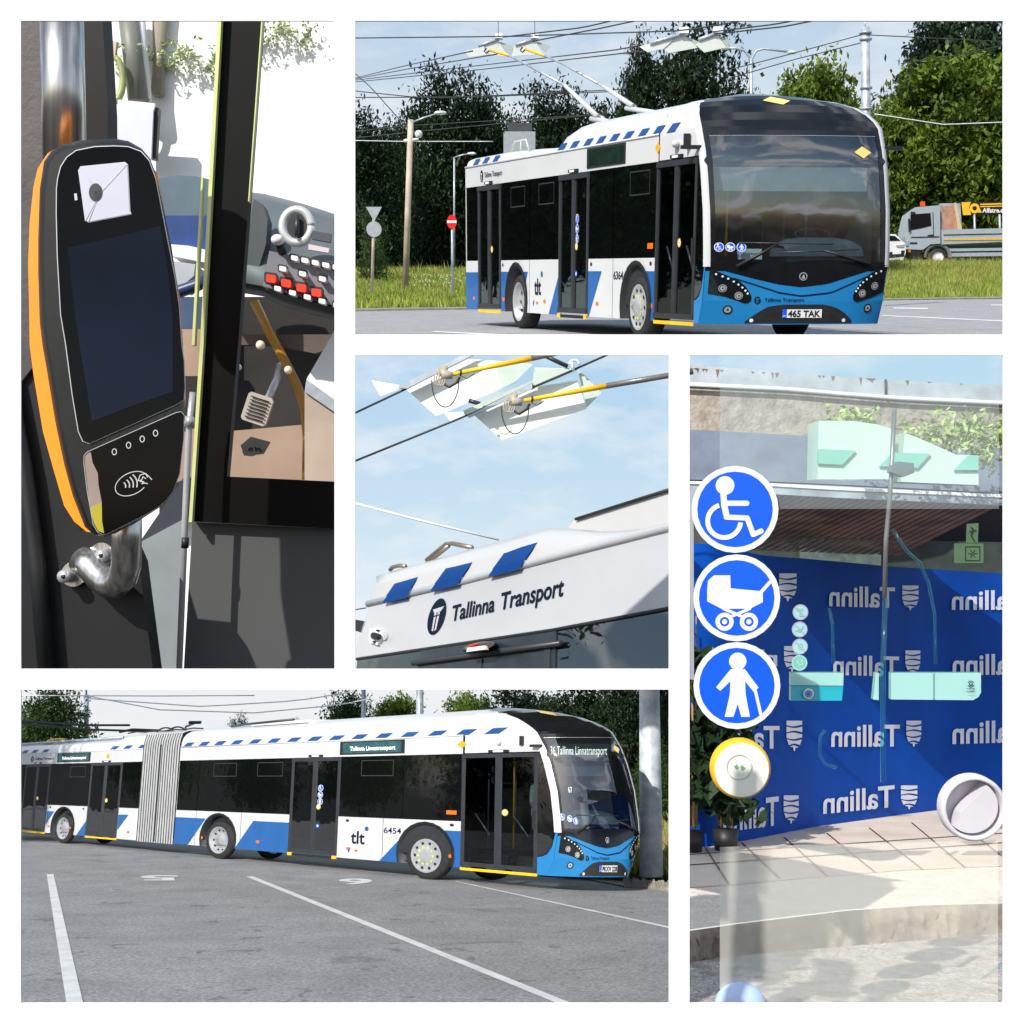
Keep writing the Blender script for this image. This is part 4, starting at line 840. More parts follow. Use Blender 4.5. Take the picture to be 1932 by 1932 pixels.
funnel(A, 21.5, [(1226, 82), (1290, 64)], [([(1206, 88), (1236, 78), (1272, 74), (1252, 92), (1221, 98)], platem, 0), ([(1266, 70), (1290, 66), (1316, 90), (1262, 100), (1250, 92)], platem, .015), ([(1292, 68), (1320, 79), (1312, 90)], platem2, .02)], 'left half of the wide pale funnel plates above the bus roof', FG)
funnel(A, 21.4, [(1318, 75), (1354, 63)], [([(1312, 84), (1330, 74), (1354, 67), (1371, 89), (1329, 99)], platem, .0), ([(1356, 67), (1380, 77), (1372, 90)], platem2, .01)], 'right half of the wide pale funnel plates above the bus roof', FG)
# truck and car on the right
def zbox(fr, g, u0, v0, u1, v1, y, d, m): g.prism([fr.p(u0, v1, y), fr.p(u1, v1, y), fr.p(u1, v0, y), fr.p(u0, v0, y)], (0, d, 0), m)
tx = lambda a, b: (1693+a*.1042, 331.5+b*.1042)
TY = 62
trk = mat('truck_grey', (.36, .41, .46), .4, var=.06); wood = mat('plywood', (.45, .24, .17), .7, var=.2, vs=3)
def tpoly(g, pts, d, m, dy=0): g.prism([A.p(*tx(a, b), TY+dy) for a, b in pts], (0, d, 0), m)
t = thing('flatbed_truck', 'light grey flatbed truck with drop sides and an orange beacon parked beyond the grass', 'truck', A.p(*tx(1100, 1500), TY))
g = MB(); tpoly(g, [(150, 1330), (140, 1100), (200, 760), (240, 620), (330, 570), (760, 535), (775, 600), (780, 1230), (600, 1240), (480, 1330), (430, 1340)], 1.3, trk); tpoly(g, [(230, 1340), (430, 1340), (440, 1490), (260, 1490)], 1.2, mblack, .03); obj('cab', g, t)
g = MB(); tpoly(g, [(240, 980), (240, 700), (600, 675), (615, 900), (420, 950)], .02, winm, -.03); obj('cab_window', g, t)
g = MB(); tpoly(g, [(800, 980), (2250, 940), (2250, 1180), (810, 1245)], 1.3, trk); tpoly(g, [(850, 1140), (2250, 1115), (2250, 1160), (850, 1170)], .02, mat('reflector_yellow', lin((220, 180, 60)), .5, var=.1), -.03); tpoly(g, [(840, 1065), (2250, 1035), (2250, 1045), (840, 1077)], .02, mblack, -.03); obj('cargo_bed', g, t)
g = MB(); tpoly(g, [(775, 500), (1140, 500), (1170, 980), (800, 985)], .3, galv, .2); tpoly(g, [(800, 545), (1080, 540), (1090, 970), (830, 975)], .05, wood, .1); obj('headboard', g, t)
g = MB(); tpoly(g, [(1020, 490), (1070, 490), (1175, 980), (1100, 985)], .04, mat('timber', (.6, .48, .3), .7, var=.1), .03); obj('timber_board', g, t)
g = MB(); tpoly(g, [(900, 1320), (2250, 1300), (2250, 1350), (900, 1370)], .8, trk, .1); tpoly(g, [(960, 1400), (2250, 1380), (2250, 1450), (980, 1465)], .8, trk, .1); obj('side_guard', g, t)
def twheel(a, b, par, r=160):
    g = MB(); c_ = A.p(*tx(a, b), TY-.02); R_ = r*.1042/F*TY; rows = [[c_+Vector((q*math.cos(2*math.pi*k/20), dy, q*math.sin(2*math.pi*k/20))) for k in range(20)] for q, dy in ((R_, .25), (R_, 0), (R_*.6, -.01))]; g.grid(rows, rubber, True, True)
    w_ = obj('wheel', g, par); g = MB(); g.grid([[c_+Vector((q*math.cos(2*math.pi*k/20), dy, q*math.sin(2*math.pi*k/20))) for k in range(20)] for q, dy in ((R_*.6, -.01), (R_*.5, .06), (R_*.15, .02), (0, .02))], signw, True, True); obj('rim', g, w_)
twheel(735, 1480, t)
g = MB(); tpoly(g, [(640, 660), (650, 660), (665, 1100), (655, 1100)], .02, frameblk, -.03); tpoly(g, [(250, 1105), (760, 1095), (760, 1110), (250, 1120)], .02, frameblk, -.03); tpoly(g, [(550, 1075), (650, 1060), (655, 1080), (560, 1092)], .05, mblack, -.06); tpoly(g, [(230, 1205), (360, 1205), (360, 1230), (230, 1230)], .02, mblack, -.03); obj('door_trim', g, t)
g = MB(); tpoly(g, [(250, 650), (330, 660), (330, 700), (260, 705)], .1, mblack, -.1); tpoly(g, [(205, 780), (232, 770), (240, 990), (215, 1000)], .1, mblack, -.12); obj('cab_mirror', g, t)
g = MB(); tpoly(g, [(150, 1180), (205, 1180), (205, 1270), (152, 1270)], .1, lampm, -.04); tpoly(g, [(205, 1340), (240, 1350), (240, 1390), (210, 1385)], .1, orange, -.04); obj('headlight', g, t)
g = MB(); tpoly(g, [(430, 540), (430, 465), (500, 465), (505, 550)], .15, mat('beacon_orange', lin((235, 80, 20)), .3, var=.1), .3); obj('beacon', g, t)
g = MB(); c_ = A.p(*tx(735, 1480), TY-.04); R_ = 250*.1042/F*TY; g.grid([[c_+Vector((q*math.cos(math.pi*k/12), dy, q*math.sin(math.pi*k/12))) for k in range(13)] for q, dy in ((R_, -.02), (R_*.8, -.02), (R_*.8, .2))], mat('mudguard_grey', (.14, .15, .16), .5, var=.1)); obj('mudguard', g, t)
t = thing('roadside_billboard', 'black roadside board with a yellow emblem and white lettering behind the truck', 'sign board', A.p(*tx(1700, 1400), TY+3))
g = MB(); y_ = TY+3; zbox(A, g, tx(1140, 0)[0], tx(0, 470)[1], 2010, tx(0, 700)[1], y_, .1, mblack); obj('board', g, t)
g = MB(); f2 = Flat(); yl = mat('emblem_yellow', lin((240, 185, 40)), .5, var=.05)
f2.poly([(1160, -480), (1330, -480), (1300, -570), (1340, -710), (1190, -715)], yl, 0); f2.ring(1400, -590, 65, 50, yl, 0); f2.poly([(1430, -530), (1470, -540), (1530, -670), (1470, -670)], yl, 1)
f2.text('Alfatre.ee', 1540, -665, 430, 80, signw, 1, bold=.03); f2.line([(1510, -520), (1960, -505)], 26, yl, 1); f2.line([(1510, -560), (1960, -548)], 20, yl, 1)
f2.to(g, lambda x, y, L: A.p(*tx(x, -y), y_-.02-.01*L)); obj('board_lettering', g, t)
for a in (1395, 1850): g = MB(); g.tube([A.p(*tx(a, 700), y_), A.p(*tx(a+15, 1300), y_)], .06, galv, 6); obj('leg', g, t)
t = thing('parked_car', 'white car half hidden between the short trolleybus and the grey truck', 'car', A.p(1680, 490, TY-2))
g = MB(); y_ = TY-2; pts = [(1600, 490), (1600, 456), (1640, 448), (1668, 441), (1690, 442), (1700, 453), (1708, 459), (1709, 477), (1704, 491)]; g.prism([A.p(a, b, y_) for a, b in pts], (0, 1.6, 0), signw); obj('body', g, t)
g = MB(); g.prism([A.p(a, b, y_-.02) for a, b in [(1650, 455), (1668, 444), (1688, 445), (1699, 454)]], (0, .02, 0), winm); obj('windscreen', g, t)
g = MB(); g.prism([A.p(a, b, y_-.02) for a, b in [(1668, 477), (1707, 472), (1706, 484), (1670, 487)]], (0, .02, 0), mblack); g.prism([A.p(a, b, y_-.04) for a, b in [(1684, 474), (1700, 472.5), (1700, 479), (1684, 480)]], (0, .01, 0), signw); obj('grille', g, t)
g = MB(); g.prism([A.p(a, b, y_-.03) for a, b in [(1690, 463), (1707, 461), (1706, 467), (1694, 467)]], (0, .02, 0), lampm); obj('headlight', g, t)
t = thing('small_building', 'small flat roofed pale building glimpsed among the trees above the rear roof', 'building', A.p(975, 300, 60))
g = MB(); zbox(A, g, 950, 248, 1010, 300, 60, 4, mat('pale_render', (.35, .38, .42), .8, var=.1)); obj('wall', g, t)
g = MB(); zbox(A, g, 958, 232, 1004, 248, 60, 4, mat('roof_slate', (.05, .06, .07), .7, var=.2)); obj('roof', g, t)
# trees of place A
TL = [('dark', 690, 58, 205, 200, 'dark tree at the far left edge above the traffic signs'), ('dark', 845, 62, 135, 215, 'tallest dark tree of the left group with a bumpy crown'),
 ('sparse', 705, 40, 385, 90, 'small grey green tree behind the triangular sign'), ('dark2', 765, 66, 235, 150, 'dark tree directly behind the tan lamp post'), ('dark', 930, 66, 180, 170, 'dark tree between the bumpy crown and the rear roof rails'),
 ('dark', 1050, 64, 160, 190, 'dark tree behind the raised trolley poles'), ('dark2', 1200, 60, 90, 120, 'narrow dark tree left of the tall round crown'), ('dark', 1290, 60, 36, 230, 'tall dark round crown behind the right funnel plates'), ('dark', 1150, 70, 190, 160, 'low dark tree under the trolley poles'),
 ('dark', 1390, 72, 160, 130, 'small dark tree left of the double lamp'), ('ches', 1525, 52, 85, 250, 'yellow green chestnut behind the bus roof left of the tall pole'), ('ches', 1765, 74, 70, 330, 'large yellow green chestnut right of the tall pole'), ('ches', 1660, 73, 175, 180, 'lower chestnut just behind the tall pole'),
 ('dark', 1830, 84, -10, 330, 'very tall dark tree in the upper right corner'), ('dark2', 1735, 82, 25, 160, 'dark drooping tree right of the tall pole top'), ('ches', 1900, 73, 160, 200, 'chestnut at the right edge above the billboard'), ('dark', 1640, 80, 200, 260, 'dark tree low behind the white car'), ('dark2', 1780, 80, 220, 300, 'dark tree behind the truck cab'), ('dark2', 1920, 80, 220, 220, 'dark tree behind the billboard lettering'),
 ('dark2', 640, 70, 260, 200, 'dark tree hidden low behind the far left crown'), ('dark2', 900, 74, 260, 250, 'dark tree low behind the no entry sign'), ('dark2', 1050, 76, 230, 250, 'dark tree low behind the pale building'), ('dark', 745, 76, 300, 250, 'dark tree filling the gap behind the lamp post')]
for i, (k, u, y, tv, wp, lab) in enumerate(TL): tree(A, k, u, y, tv, wp, lab, rot=i*1.3, group='trees behind the short trolleybus')
for i, (x_, y_, k) in enumerate(((-26, 31, 'mid'), (-27, 37, 'dark'), (-31, 42, 'mid'), (-38, 50, 'dark'), (-45, 58, 'mid'), (-33, 34, 'dark'), (-30, 26, 'mid'), (-40, 44, 'dark'))):
    u_ = C+x_/(y_*A.c+A.s)*F; tree(A, k, u_, y_, 511.6-11/y_*F*.98, 12/y_*F*.8, ['nearest broad tree', 'second broad dark tree', 'third broad tree', 'fourth dark tree', 'farthest broad tree', 'near dark tree set back', 'mid green tree set back', 'far dark tree set back'][i]+' of the row mirrored in the short bus windows', rot=i, group='row of trees mirrored in the side windows')  # out-of-view trees added for the short bus windows to reflect
far_wood(A, 640, 1000, 80, 330, 512, Ldark, 'dark undergrowth behind the left trees', n=800, seed=11)
far_wood(A, 1560, 2000, 80, 330, 512, Ldark, 'dark undergrowth behind the grey truck', n=900, seed=12)
# ================================================================ place B: parking lot with the articulated trolleybus (lower left opening)
Bf = Frame(1470.5, 2.0183)
gstrip(Bf, [-1500, 1281], [1472.5, 1472.5], [1940, 1940], 0, asph5, 'parking_lot')
BUS5 = [1.0687, 22.1048, -1.0028, 1.0935, 0.6083, 0.0077, .0127, -.0065]
busB, BB, SB = build_bus(Bf, BUS5, True, 'long articulated white and blue trolleybus with grey bellows turning across the lot')
paintpoly(Bf, [(88, 1649), (101, 1649), (158, 1897), (126, 1897)], ''); paintpoly(Bf, [(464, 1653.5), (478, 1653.5), (1090, 1897), (1062, 1897)], ''); paintpoly(Bf, [(856, 1662.5), (863, 1662.5), (1282, 1752), (1282, 1755.5)], '')
mb = MB(); f2 = Flat(); f2.text('5', 0, 0, 1, 1, paint, 0, bold=.03); f2.to(mb, lambda x, y, L: Bf.g(335-x*71+y*3, 1651.5+9.5*y, .006)); obj('painted_number', mb, kind='structure')
mb = MB(); f2 = Flat(); f2.text('6', 0, 0, 1, 1, paint, 0, bold=.03); f2.to(mb, lambda x, y, L: Bf.g(701-x*63+y*3, 1658+10*y, .006)); obj('painted_number', mb, kind='structure')
# verge, lawn and far road on the right
gstrip(Bf, [1010, 1100, 1180, 1290], [1560, 1560, 1560, 1560], [1651, 1657, 1672, 1681], .02, verge, 'verge')
gstrip(Bf, [1150, 1290], [1540, 1540], [1655, 1664], .04, soil, 'lawn')
gstrip(Bf, [1195, 1290], [1531, 1531], [1545, 1545], .045, asph, 'far_road'); gstrip(Bf, [1195, 1290], [1545, 1545], [1548, 1548], .05, paint, 'far_kerb'); gstrip(Bf, [1195, 1290], [1517, 1517], [1531, 1531], .05, soil, 'far_lawn')
gstrip(Bf, [25, 160], [1555, 1560], [1571, 1579], .012, soil, 'lawn_strip'); gstrip(Bf, [25, 160], [1571, 1576], [1576, 1582], .012, verge, 'verge_strip')
mb = MB(); 
for i in range(22):
    u = 1178+i*6; b = Bf.g(u, 1673.5+(u-1178)*.09, 0); b2 = Bf.g(u+5.6, 1673.5+(u-1172)*.09, 0); mb.box(b, b2-b, (0, .22, .03), Bf.up()*(.08+.02*math.sin(i*2.3)), verge)
obj('kerb', mb, label='broken pale kerb stones at the foot of the thick pole', cat='kerb')
g_ = grass_mesh('tall_grass', Bf, [1190, 1285], [1552, 1552], [1657, 1664], 5200, .12, .45, gr1, seed=8, m2=gr2, frac=.08, z=.03); g_['label'] = 'long green grass round the foot of the thick pole'; g_['category'] = 'grass'
g_ = grass_mesh('low_weeds', Bf, [1050, 1290], [1645, 1650], [1655, 1668], 1300, .05, .16, Lmid, seed=9, z=.03); g_['label'] = 'low weeds along the sandy verge under the nose of the articulated bus'; g_['category'] = 'grass'
t, b, tp = pole(Bf, 1229, 1652, 1225, 1290, 24.3, .245, .215, mat('mottled_zinc', (.40, .46, .52), .45, metal=.1, var=.35, vs=3.2, c2=(.74, .77, .79)), 'thick_pole', 'thick mottled galvanised pole standing in the grass at the right', 'pole')
def bpole(u, vb, vt, y, r, lab, nm='utility_pole'):
    return pole(Bf, u, vb, u, vt, y, r, r*.9, galv, nm, lab, 'pole', 'poles behind the articulated trolleybus')
t, b, tp = bpole(163, 1500, 1311, 60, .13, 'slim grey pole left of the bellows beside the big tree')
g = MB(); g.tube([Bf.p(163, 1311, 60), Bf.p(163, 1290, 60)], .05, galv, 5)
for v in (1316, 1322, 1345, 1352, 1368): g.cbox(Bf.p(166, v, 60), .25, .1, .08, galv)
obj('insulators', g, t)
bpole(686, 1420, 1292, 60, .12, 'slim grey pole above the roof near the middle'); bpole(792, 1420, 1290, 60, .2, 'thicker grey pole above the roof, right of the middle one')
t, b, tp = bpole(350, 1400, 1371, 50, .05, 'short lamp post just above the bellows', 'lamp_post'); g = MB(); g.tube([Bf.p(350, 1371, 50), Bf.p(370, 1363, 50)], .05, galv, 5); g.cbox(Bf.p(368, 1363, 50), .5, .2, .1, mblack); obj('lamp_arm', g, t)
for k, (pts, y, lab) in enumerate([([(30, 1312), (300, 1313), (480, 1312)], 55, 'topmost thin wire over the left of the long bus'), ([(170, 1314), (300, 1339), (480, 1345), (640, 1330), (700, 1318)], 55, 'sagging thin wire above the long roof'), ([(170, 1318), (380, 1333), (560, 1322), (660, 1306)], 55, 'second sagging wire above the long roof'),
    ([(30, 1360), (160, 1368), (245, 1368)], 50, 'dark wire from the left tree to the bellows'), ([(40, 1365), (160, 1376), (260, 1379), (340, 1381)], 50, 'lower dark wire ending near the bellows'), ([(225, 1381), (250, 1376), (300, 1378)], 45, 'short dark wire fitting over the rear roof')]):
    wire(Bf, pts, y, y, .028 if k < 3 else .05, wirel if k < 3 else wirem, lab, 'overhead wires of the parking lot')
TB = [('mid', 75, 58, 1285, 165, 'big green tree at the left edge of the lot'), ('mid', 40, 62, 1330, 120, 'lower green tree at the extreme left behind the rear of the long bus'), ('sparse', 442, 90, 1341, 60, 'small round tree far off above the roof left of centre'), ('sparse', 550, 92, 1352, 40, 'tiny far off tree top above the roof'),
 ('mid', 650, 70, 1296, 130, 'green tree around the middle slim pole'), ('ches', 745, 66, 1296, 140, 'yellow green tree between the two middle poles'), ('ches', 880, 64, 1292, 150, 'yellow green chestnut above the forward roof'),
 ('dark', 985, 58, 1285, 190, 'dark tree behind the domed nose'), ('dark', 1100, 52, 1284, 220, 'dark broad tree right of the domed nose'), ('dark2', 1190, 50, 1286, 180, 'dark tree between the nose and the thick pole'), ('dark2', 1255, 54, 1286, 140, 'dark tree at the right edge of the lot'), ('dark2', 1150, 62, 1370, 260, 'low dark tree filling in behind the nose'), ('dark2', 1040, 66, 1340, 220, 'low dark tree behind the windscreen'), ('mid', 1240, 48, 1400, 90, 'small dark green tree behind the thick pole')]
for i, (k, u, y, tv, wp, lab) in enumerate(TB): tree(Bf, k, u, y, tv, wp, lab, rot=i*1.7+.5, group='trees behind the articulated trolleybus')
far_wood(Bf, 900, 1275, 72, 1395, 1470, Ldark, 'dark undergrowth behind the nose of the articulated trolleybus', n=700, seed=13)
t = thing('parked_car', 'tiny red lit car seen beyond the thick pole', 'car', Bf.p(1257, 1512, 60)); g = MB(); g.prism([Bf.p(a, b, 60) for a, b in [(1247, 1512), (1247, 1503), (1253, 1498), (1262, 1498), (1268, 1505), (1268, 1512)]], (0, 2, 0), mblack); obj('body', g, t)
g = MB(); g.cbox(Bf.p(1253, 1505, 59.9), .35, .05, .15, red); g.cbox(Bf.p(1256, 1505, 59.9), .12, .06, .1, signw); obj('tail_light', g, t)

for i, (x_, y_, k) in enumerate(((-46, 20, 'mid'), (-50, 29, 'dark'), (-55, 38, 'mid'), (-48, 12, 'dark'), (-62, 47, 'dark'), (-70, 58, 'mid'))):
    u_ = C+x_/(y_*Bf.c+Bf.s*2)*F; tree(Bf, k, u_, y_, 1470.5-(2.6+.9*(i%3))/y_*F, 9/y_*F*.8, ['nearest low', 'second low dark', 'third low', 'closest dark', 'fifth low dark', 'farthest low'][i]+' tree of the line mirrored in the long bus windows', rot=i, group='line of trees mirrored in the long bus')  # unseen trees added to darken the reflections in the long bus windows
# a passenger standing inside the front door of the long trolleybus
def person(name, label, base, up, face, H, shirt, pants, pose):
    side = face.cross(up).normalized(); J = {}
    def W3(x, f, z): return base+side*x*H+face*f*H+up*z*H
    pts = [('pelvis', 0, 0, .52, .085), ('waist', 0, .0, .60, .075), ('chest', 0, .01, .73, .095), ('neck', 0, .0, .845, .035), ('head', 0, .02, .90, .058), ('crown', 0, .015, .965, .045),
           ('shL', -.10, 0, .80, .048), ('elL', -.14, .03, .64, .032), ('wrL', -.12, .14, .56, .022), ('haL', -.12, .20, .57, .022),
           ('shR', .10, 0, .80, .048), ('elR', .15, .02, .63, .032), ('wrR', .14, .12, .55, .022), ('haR', .135, .17, .545, .022),
           ('hiL', -.055, 0, .48, .062), ('knL', -.06, .02, .27, .042), ('anL', -.06, -.01, .05, .028), ('toL', -.065, .09, .015, .022),
           ('hiR', .055, 0, .48, .062), ('knR', .06, .03, .27, .042), ('anR', .06, .0, .05, .028), ('toR', .065, .1, .015, .022)]
    pts = [(n_, *pose.get(n_, (x, f, z)), r) for n_, x, f, z, r in pts]; idx = {p[0]: i for i, p in enumerate(pts)}
    E_s = [('pelvis', 'waist'), ('waist', 'chest'), ('chest', 'neck'), ('neck', 'head'), ('head', 'crown'), ('chest', 'shL'), ('shL', 'elL'), ('elL', 'wrL'), ('wrL', 'haL'), ('chest', 'shR'), ('shR', 'elR'), ('elR', 'wrR'), ('wrR', 'haR'),
           ('pelvis', 'hiL'), ('hiL', 'knL'), ('knL', 'anL'), ('anL', 'toL'), ('pelvis', 'hiR'), ('hiR', 'knR'), ('knR', 'anR'), ('anR', 'toR')]
    me = bpy.data.meshes.new('sk'); me.from_pydata([tuple(W3(p[1], p[2], p[3])-base) for p in pts], [(idx[a_], idx[b_]) for a_, b_ in E_s], [])
    o = bpy.data.objects.new('sk', me); col.objects.link(o); md = o.modifiers.new('s', 'SKIN')
    for i, p in enumerate(pts): me.skin_vertices[0].data[i].radius = (p[4]*H, p[4]*H*(.75 if p[0] in ('chest', 'waist', 'pelvis') else 1)); me.skin_vertices[0].data[i].use_root = (i == 0)
    o.modifiers.new('d', 'SUBSURF').levels = 2; dg = bpy.context.evaluated_depsgraph_get(); dg.update(); me2 = bpy.data.meshes.new_from_object(o.evaluated_get(dg))
    skin = mat('skin', (.45, .28, .2), .5, var=.06); hair = mat('hair_dark', (.03, .02, .015), .7, var=.3)
    for q in (skin, shirt, pants, hair): me2.materials.append(q)
    for p in me2.polygons:
        z = p.center.dot(up)/H; x = abs(p.center.dot(side))/H; f = p.center.dot(face)/H
        p.material_index = 2 if z < .50 else (0 if z > .85 or (x > .115 and z < .66) or f > .13 else 1)
        if z < .03: p.material_index = 3
        if z > .93 or (z > .88 and f < .0): p.material_index = 3
        p.use_smooth = True
    bpy.data.objects.remove(o); me2.name = name; o = bpy.data.objects.new(name, me2); col.objects.link(o); o.location = base; fin(o, label, 'person', None, None); ROOTLOC[o.name] = base; return o
shirt = mat('shirt_pale_blue', (.42, .55, .58), .8, var=.08); jeans = mat('jeans', (.04, .06, .11), .8, var=.2)
fdir = (BB((.3, 1.6, 0))-BB((1.5, .9, 0))).normalized()
person('person', 'person in pale blue shirt and dark trousers standing inside the long bus front door', BB((1.0, .75, .42)), Bf.up(), fdir, 1.78, shirt, jeans, {})
person('person', 'person in white shirt seated with hands on the steering wheel of the long bus', BB((1.5, 1.65, .55)), Bf.up(), (BB((0, 1.6, 0))-BB((1, 1.6, 0))).normalized(), 1.6, mat('shirt_white', (.6, .62, .63), .8, var=.06), jeans, {'knL': (-.07, .2, .46), 'knR': (.07, .2, .46), 'anL': (-.07, .22, .2), 'anR': (.07, .22, .2), 'toL': (-.07, .3, .18), 'toR': (.07, .3, .18), 'wrL': (-.1, .22, .66), 'haL': (-.08, .28, .68), 'wrR': (.1, .22, .66), 'haR': (.08, .28, .68)})
# ================================================================ place C: looking up at the rear corner of a trolleybus (middle opening)
k3 = .30637
def q3(x, y): return 670+k3*x, 670+k3*y
K3 = .85; MB.K = K3
pa, pb, pc = P(*q3(90, 1530), 9.2*K3), P(*q3(20, 1870), 9.12*K3), P(*q3(1932, 1066), 6.2*K3)
N3 = (pb-pa).cross(pc-pa).normalized()
if N3.y > 0: N3 = -N3                                     # faces the viewer
def H3(x, y, off=0):
    d = P(*q3(min(x, 2040), y), 1.0); return d*((pa.dot(N3)+off*K3)/d.dot(N3))
t = thing('trolleybus', 'white rear roof corner of a trolleybus with three blue slanted marks, seen from below', 'trolleybus', H3(900, 1700))
bd = MB(); wh3 = mat('bus_white_rear', (.45, .46, .48), .3, coat=.35, var=.05, vs=.9)
inw = -N3*K3
# side wall with thickness, its foot runs level with the lower edge of the opening
bd.prism([H3(-15, 1870), H3(90, 1530), H3(700, 1385), H3(1300, 1225), (H3(1932, 1062)), H3(2120, 1010), H3(2120, 1990), H3(-10, 1990)], inw*.05, wh3)
# rear corner face
bd.poly([H3(90, 1530), H3(60, 1560)+inw*.25, H3(-10, 1995)+inw*.25, H3(-10, 1990)], wh3)
bd.prism([H3(15, 1868, .004), H3(1220, 1690, .004), H3(2120, 1538, .004), H3(2120, 1990, .004), H3(0, 1990, .004)], inw*.02, winm)
bd.tube([H3(10, 1872, .006), H3(1220, 1694, .006), H3(2120, 1542, .006)], .012, mblack, 6)
# rain rib
bd.tube([H3(80, 1532, .0), H3(700, 1383), H3(1300, 1223), H3(1932, 1060), H3(2100, 1012)], .028, wh3, 8)
obj('side_panel', bd, t)
# sloping roof cove above the rib
rr = MB(); lo = [(95, 1520), (210, 1495), (500, 1432), (800, 1358), (1100, 1280), (1300, 1225), (1500, 1176), (1700, 1120), (1932, 1062), (2100, 1015)]
hi = [(140, 1362), (215, 1335), (500, 1255), (800, 1170), (1090, 1088), (1220, 1062), (1400, 1075), (1550, 1088), (1750, 1072), (1932, 1048), (2100, 1012)]
hx = lambda x: float(np.interp(x, [p[0] for p in hi], [p[1] for p in hi])); lx = lambda x: float(np.interp(x, [p[0] for p in lo], [p[1] for p in lo]))
rows = []
for q, dn in ((0, 0), (.25, -.01), (.55, -.025), (.8, -.05), (.93, -.10), (1.0, -.17)):
    rows.append([H3(x+(45 if x < 100 else 0)*q, (lx(x)-6)*(1-q)+(hx(x+45*q if x < 100 else x))*q, dn) for x in [95, 130, 210, 350, 500, 650, 800, 950, 1100, 1200, 1300, 1400, 1500, 1600, 1700, 1800, 1932, 2100]])
rows.append([p+inw*.25+Vector((0, 0, -.02)) for p in rows[-1]])
rr.grid(rows, mat('bus_white_roof', (.50, .50, .50), .35, coat=.3, var=.04, vs=1)); obj('roof_cove', rr, t)
for (a, b, c_, d) in (((170, 1513), (315, 1480), (395, 1355), (250, 1395)), ((465, 1440), (632, 1400), (730, 1265), (562, 1308)), ((820, 1352), (1012, 1303), (1124, 1152), (922, 1212))):
    st3 = MB(); n_ = 6; rows = []
    for j in range(n_+1):
        q = j/n_; off = float(np.interp(q*.8, [0, .25, .55, .8, .93, 1], [0, -.01, -.025, -.05, -.1, -.17]))+.02; off = float(off)
        rows.append([H3(a[0]+(d[0]-a[0])*q, a[1]+(d[1]-a[1])*q, off), H3(b[0]+(c_[0]-b[0])*q, b[1]+(c_[1]-b[1])*q, off)])
    st3.grid(rows, mat('deep_blue', (.0, .04, .19), .5, spec=.2, var=.06)); 
    st3.grid([[H3(a[0]+w_, a[1]+h_, .036), H3(b[0]+w_, b[1]+h_, .036)] for w_, h_ in ((0, 16), (2, 4), (10, -8), (18, -18), (34, -44))], MATS['deep_blue']); obj('blue_mark', st3, t)
g = MB(); f2 = Flat(); tlogo(f2, 0, 0, 1, navytxt, wh3, 0)
def lg(x, y, L): return H3(502+57*x*1.15+y*22, 1610-112*y-x*16, .006+.001*L)
f2.to(g, lg); obj('round_logo', g, t)
g = MB(); f2 = Flat(); f2.text('Tallinna', 0, 0, .385, 1, navytxt, 0, bold=.02, shear=.0); f2.text('Transport', .435, 0, .565, 1, navytxt, 0, bold=.02)
def tx3(x, y, L): X = 588+x*690; b_ = 1635-.2*(X-588)*1.09-x*8; h_ = 95+x*22; return H3(X+y*14, b_-y*h_+3, .006)
f2.to(g, tx3); obj('lettering', g, t)
# big hump further forward, door header, lamp, camera, rails
g = MB(); g.prism([H3(1310, 1062, -.9), H3(1330, 1035, -.9), H3(1358, 1010, -.9), H3(2110, 795, -.9), H3(2110, 1090, -.9), H3(1500, 1110, -.9)], inw*.3, MATS['bus_white_roof']); g.tube([H3(1358, 1010, -.88), H3(2110, 795, -.88)], .012, mblack, 6); obj('roof_fairing', g, t)
g = MB(); g.prism([H3(405, 1820, .012), H3(1238, 1692, .012), H3(1228, 1990, .012), H3(375, 1990, .012)], inw*.02, mat('header_dark', (.02, .026, .032), .3, var=.3)); g.tube([H3(355, 1897, .03), H3(1265, 1775, .03)], .02, frameblk, 6)
g.prism([H3(1165, 1800, .02), H3(1200, 1795, .02), H3(1195, 1990, .02), H3(1160, 1990, .02)], inw*.02, frameblk); g.prism([H3(690, 1880, .02), H3(780, 1868, .02), H3(770, 1990, .02), H3(680, 1990, .02)], inw*.02, frameblk); obj('door_header', g, t)
g = MB(); rows = []
for j in range(7):
    q = j/6; rows.append([H3(765+110*math.cos(a)*(1-q*.25)+8*q, 1795-16*math.cos(a)-30*math.sin(a)*(1-q*.25), .02+.1*math.sin(q*math.pi/2)) for a in [math.pi*2*i/20 for i in range(20)]])
g.grid(rows, mat('lamp_bronze', (.06, .04, .035), .25, var=.2), True, True); g.add(rows[-1], [tuple(range(20))], MATS['lamp_bronze']); lp = obj('entrance_lamp', g, t)
g = MB(); g.prism([H3(690, 1802, .135), H3(800, 1788, .135), H3(805, 1812, .135), H3(685, 1828, .135)], inw*.02, mat('lamp_cream', (.75, .68, .6), .4, var=.03)); g.prism([H3(700, 1787, .13), H3(745, 1773, .13), H3(755, 1780, .13), H3(705, 1795, .13)], inw*.02, red); obj('lamp_lens', g, lp)
g = MB()
def ell(cx, cy, rx, ry, off, n=20): return [H3(cx+rx*math.cos(2*math.pi*i/n), cy+ry*math.sin(2*math.pi*i/n), off) for i in range(n)]
g.prism([H3(88, 1680, .03), H3(150, 1690, .03), H3(160, 1740, .03), H3(135, 1785, .03), H3(85, 1765, .03)], inw*.03, signw); g.prism(ell(115, 1728, 24, 24, .04), inw*.02, rimm); g.prism(ell(115, 1728, 20, 20, .07), inw*.04, mblack)
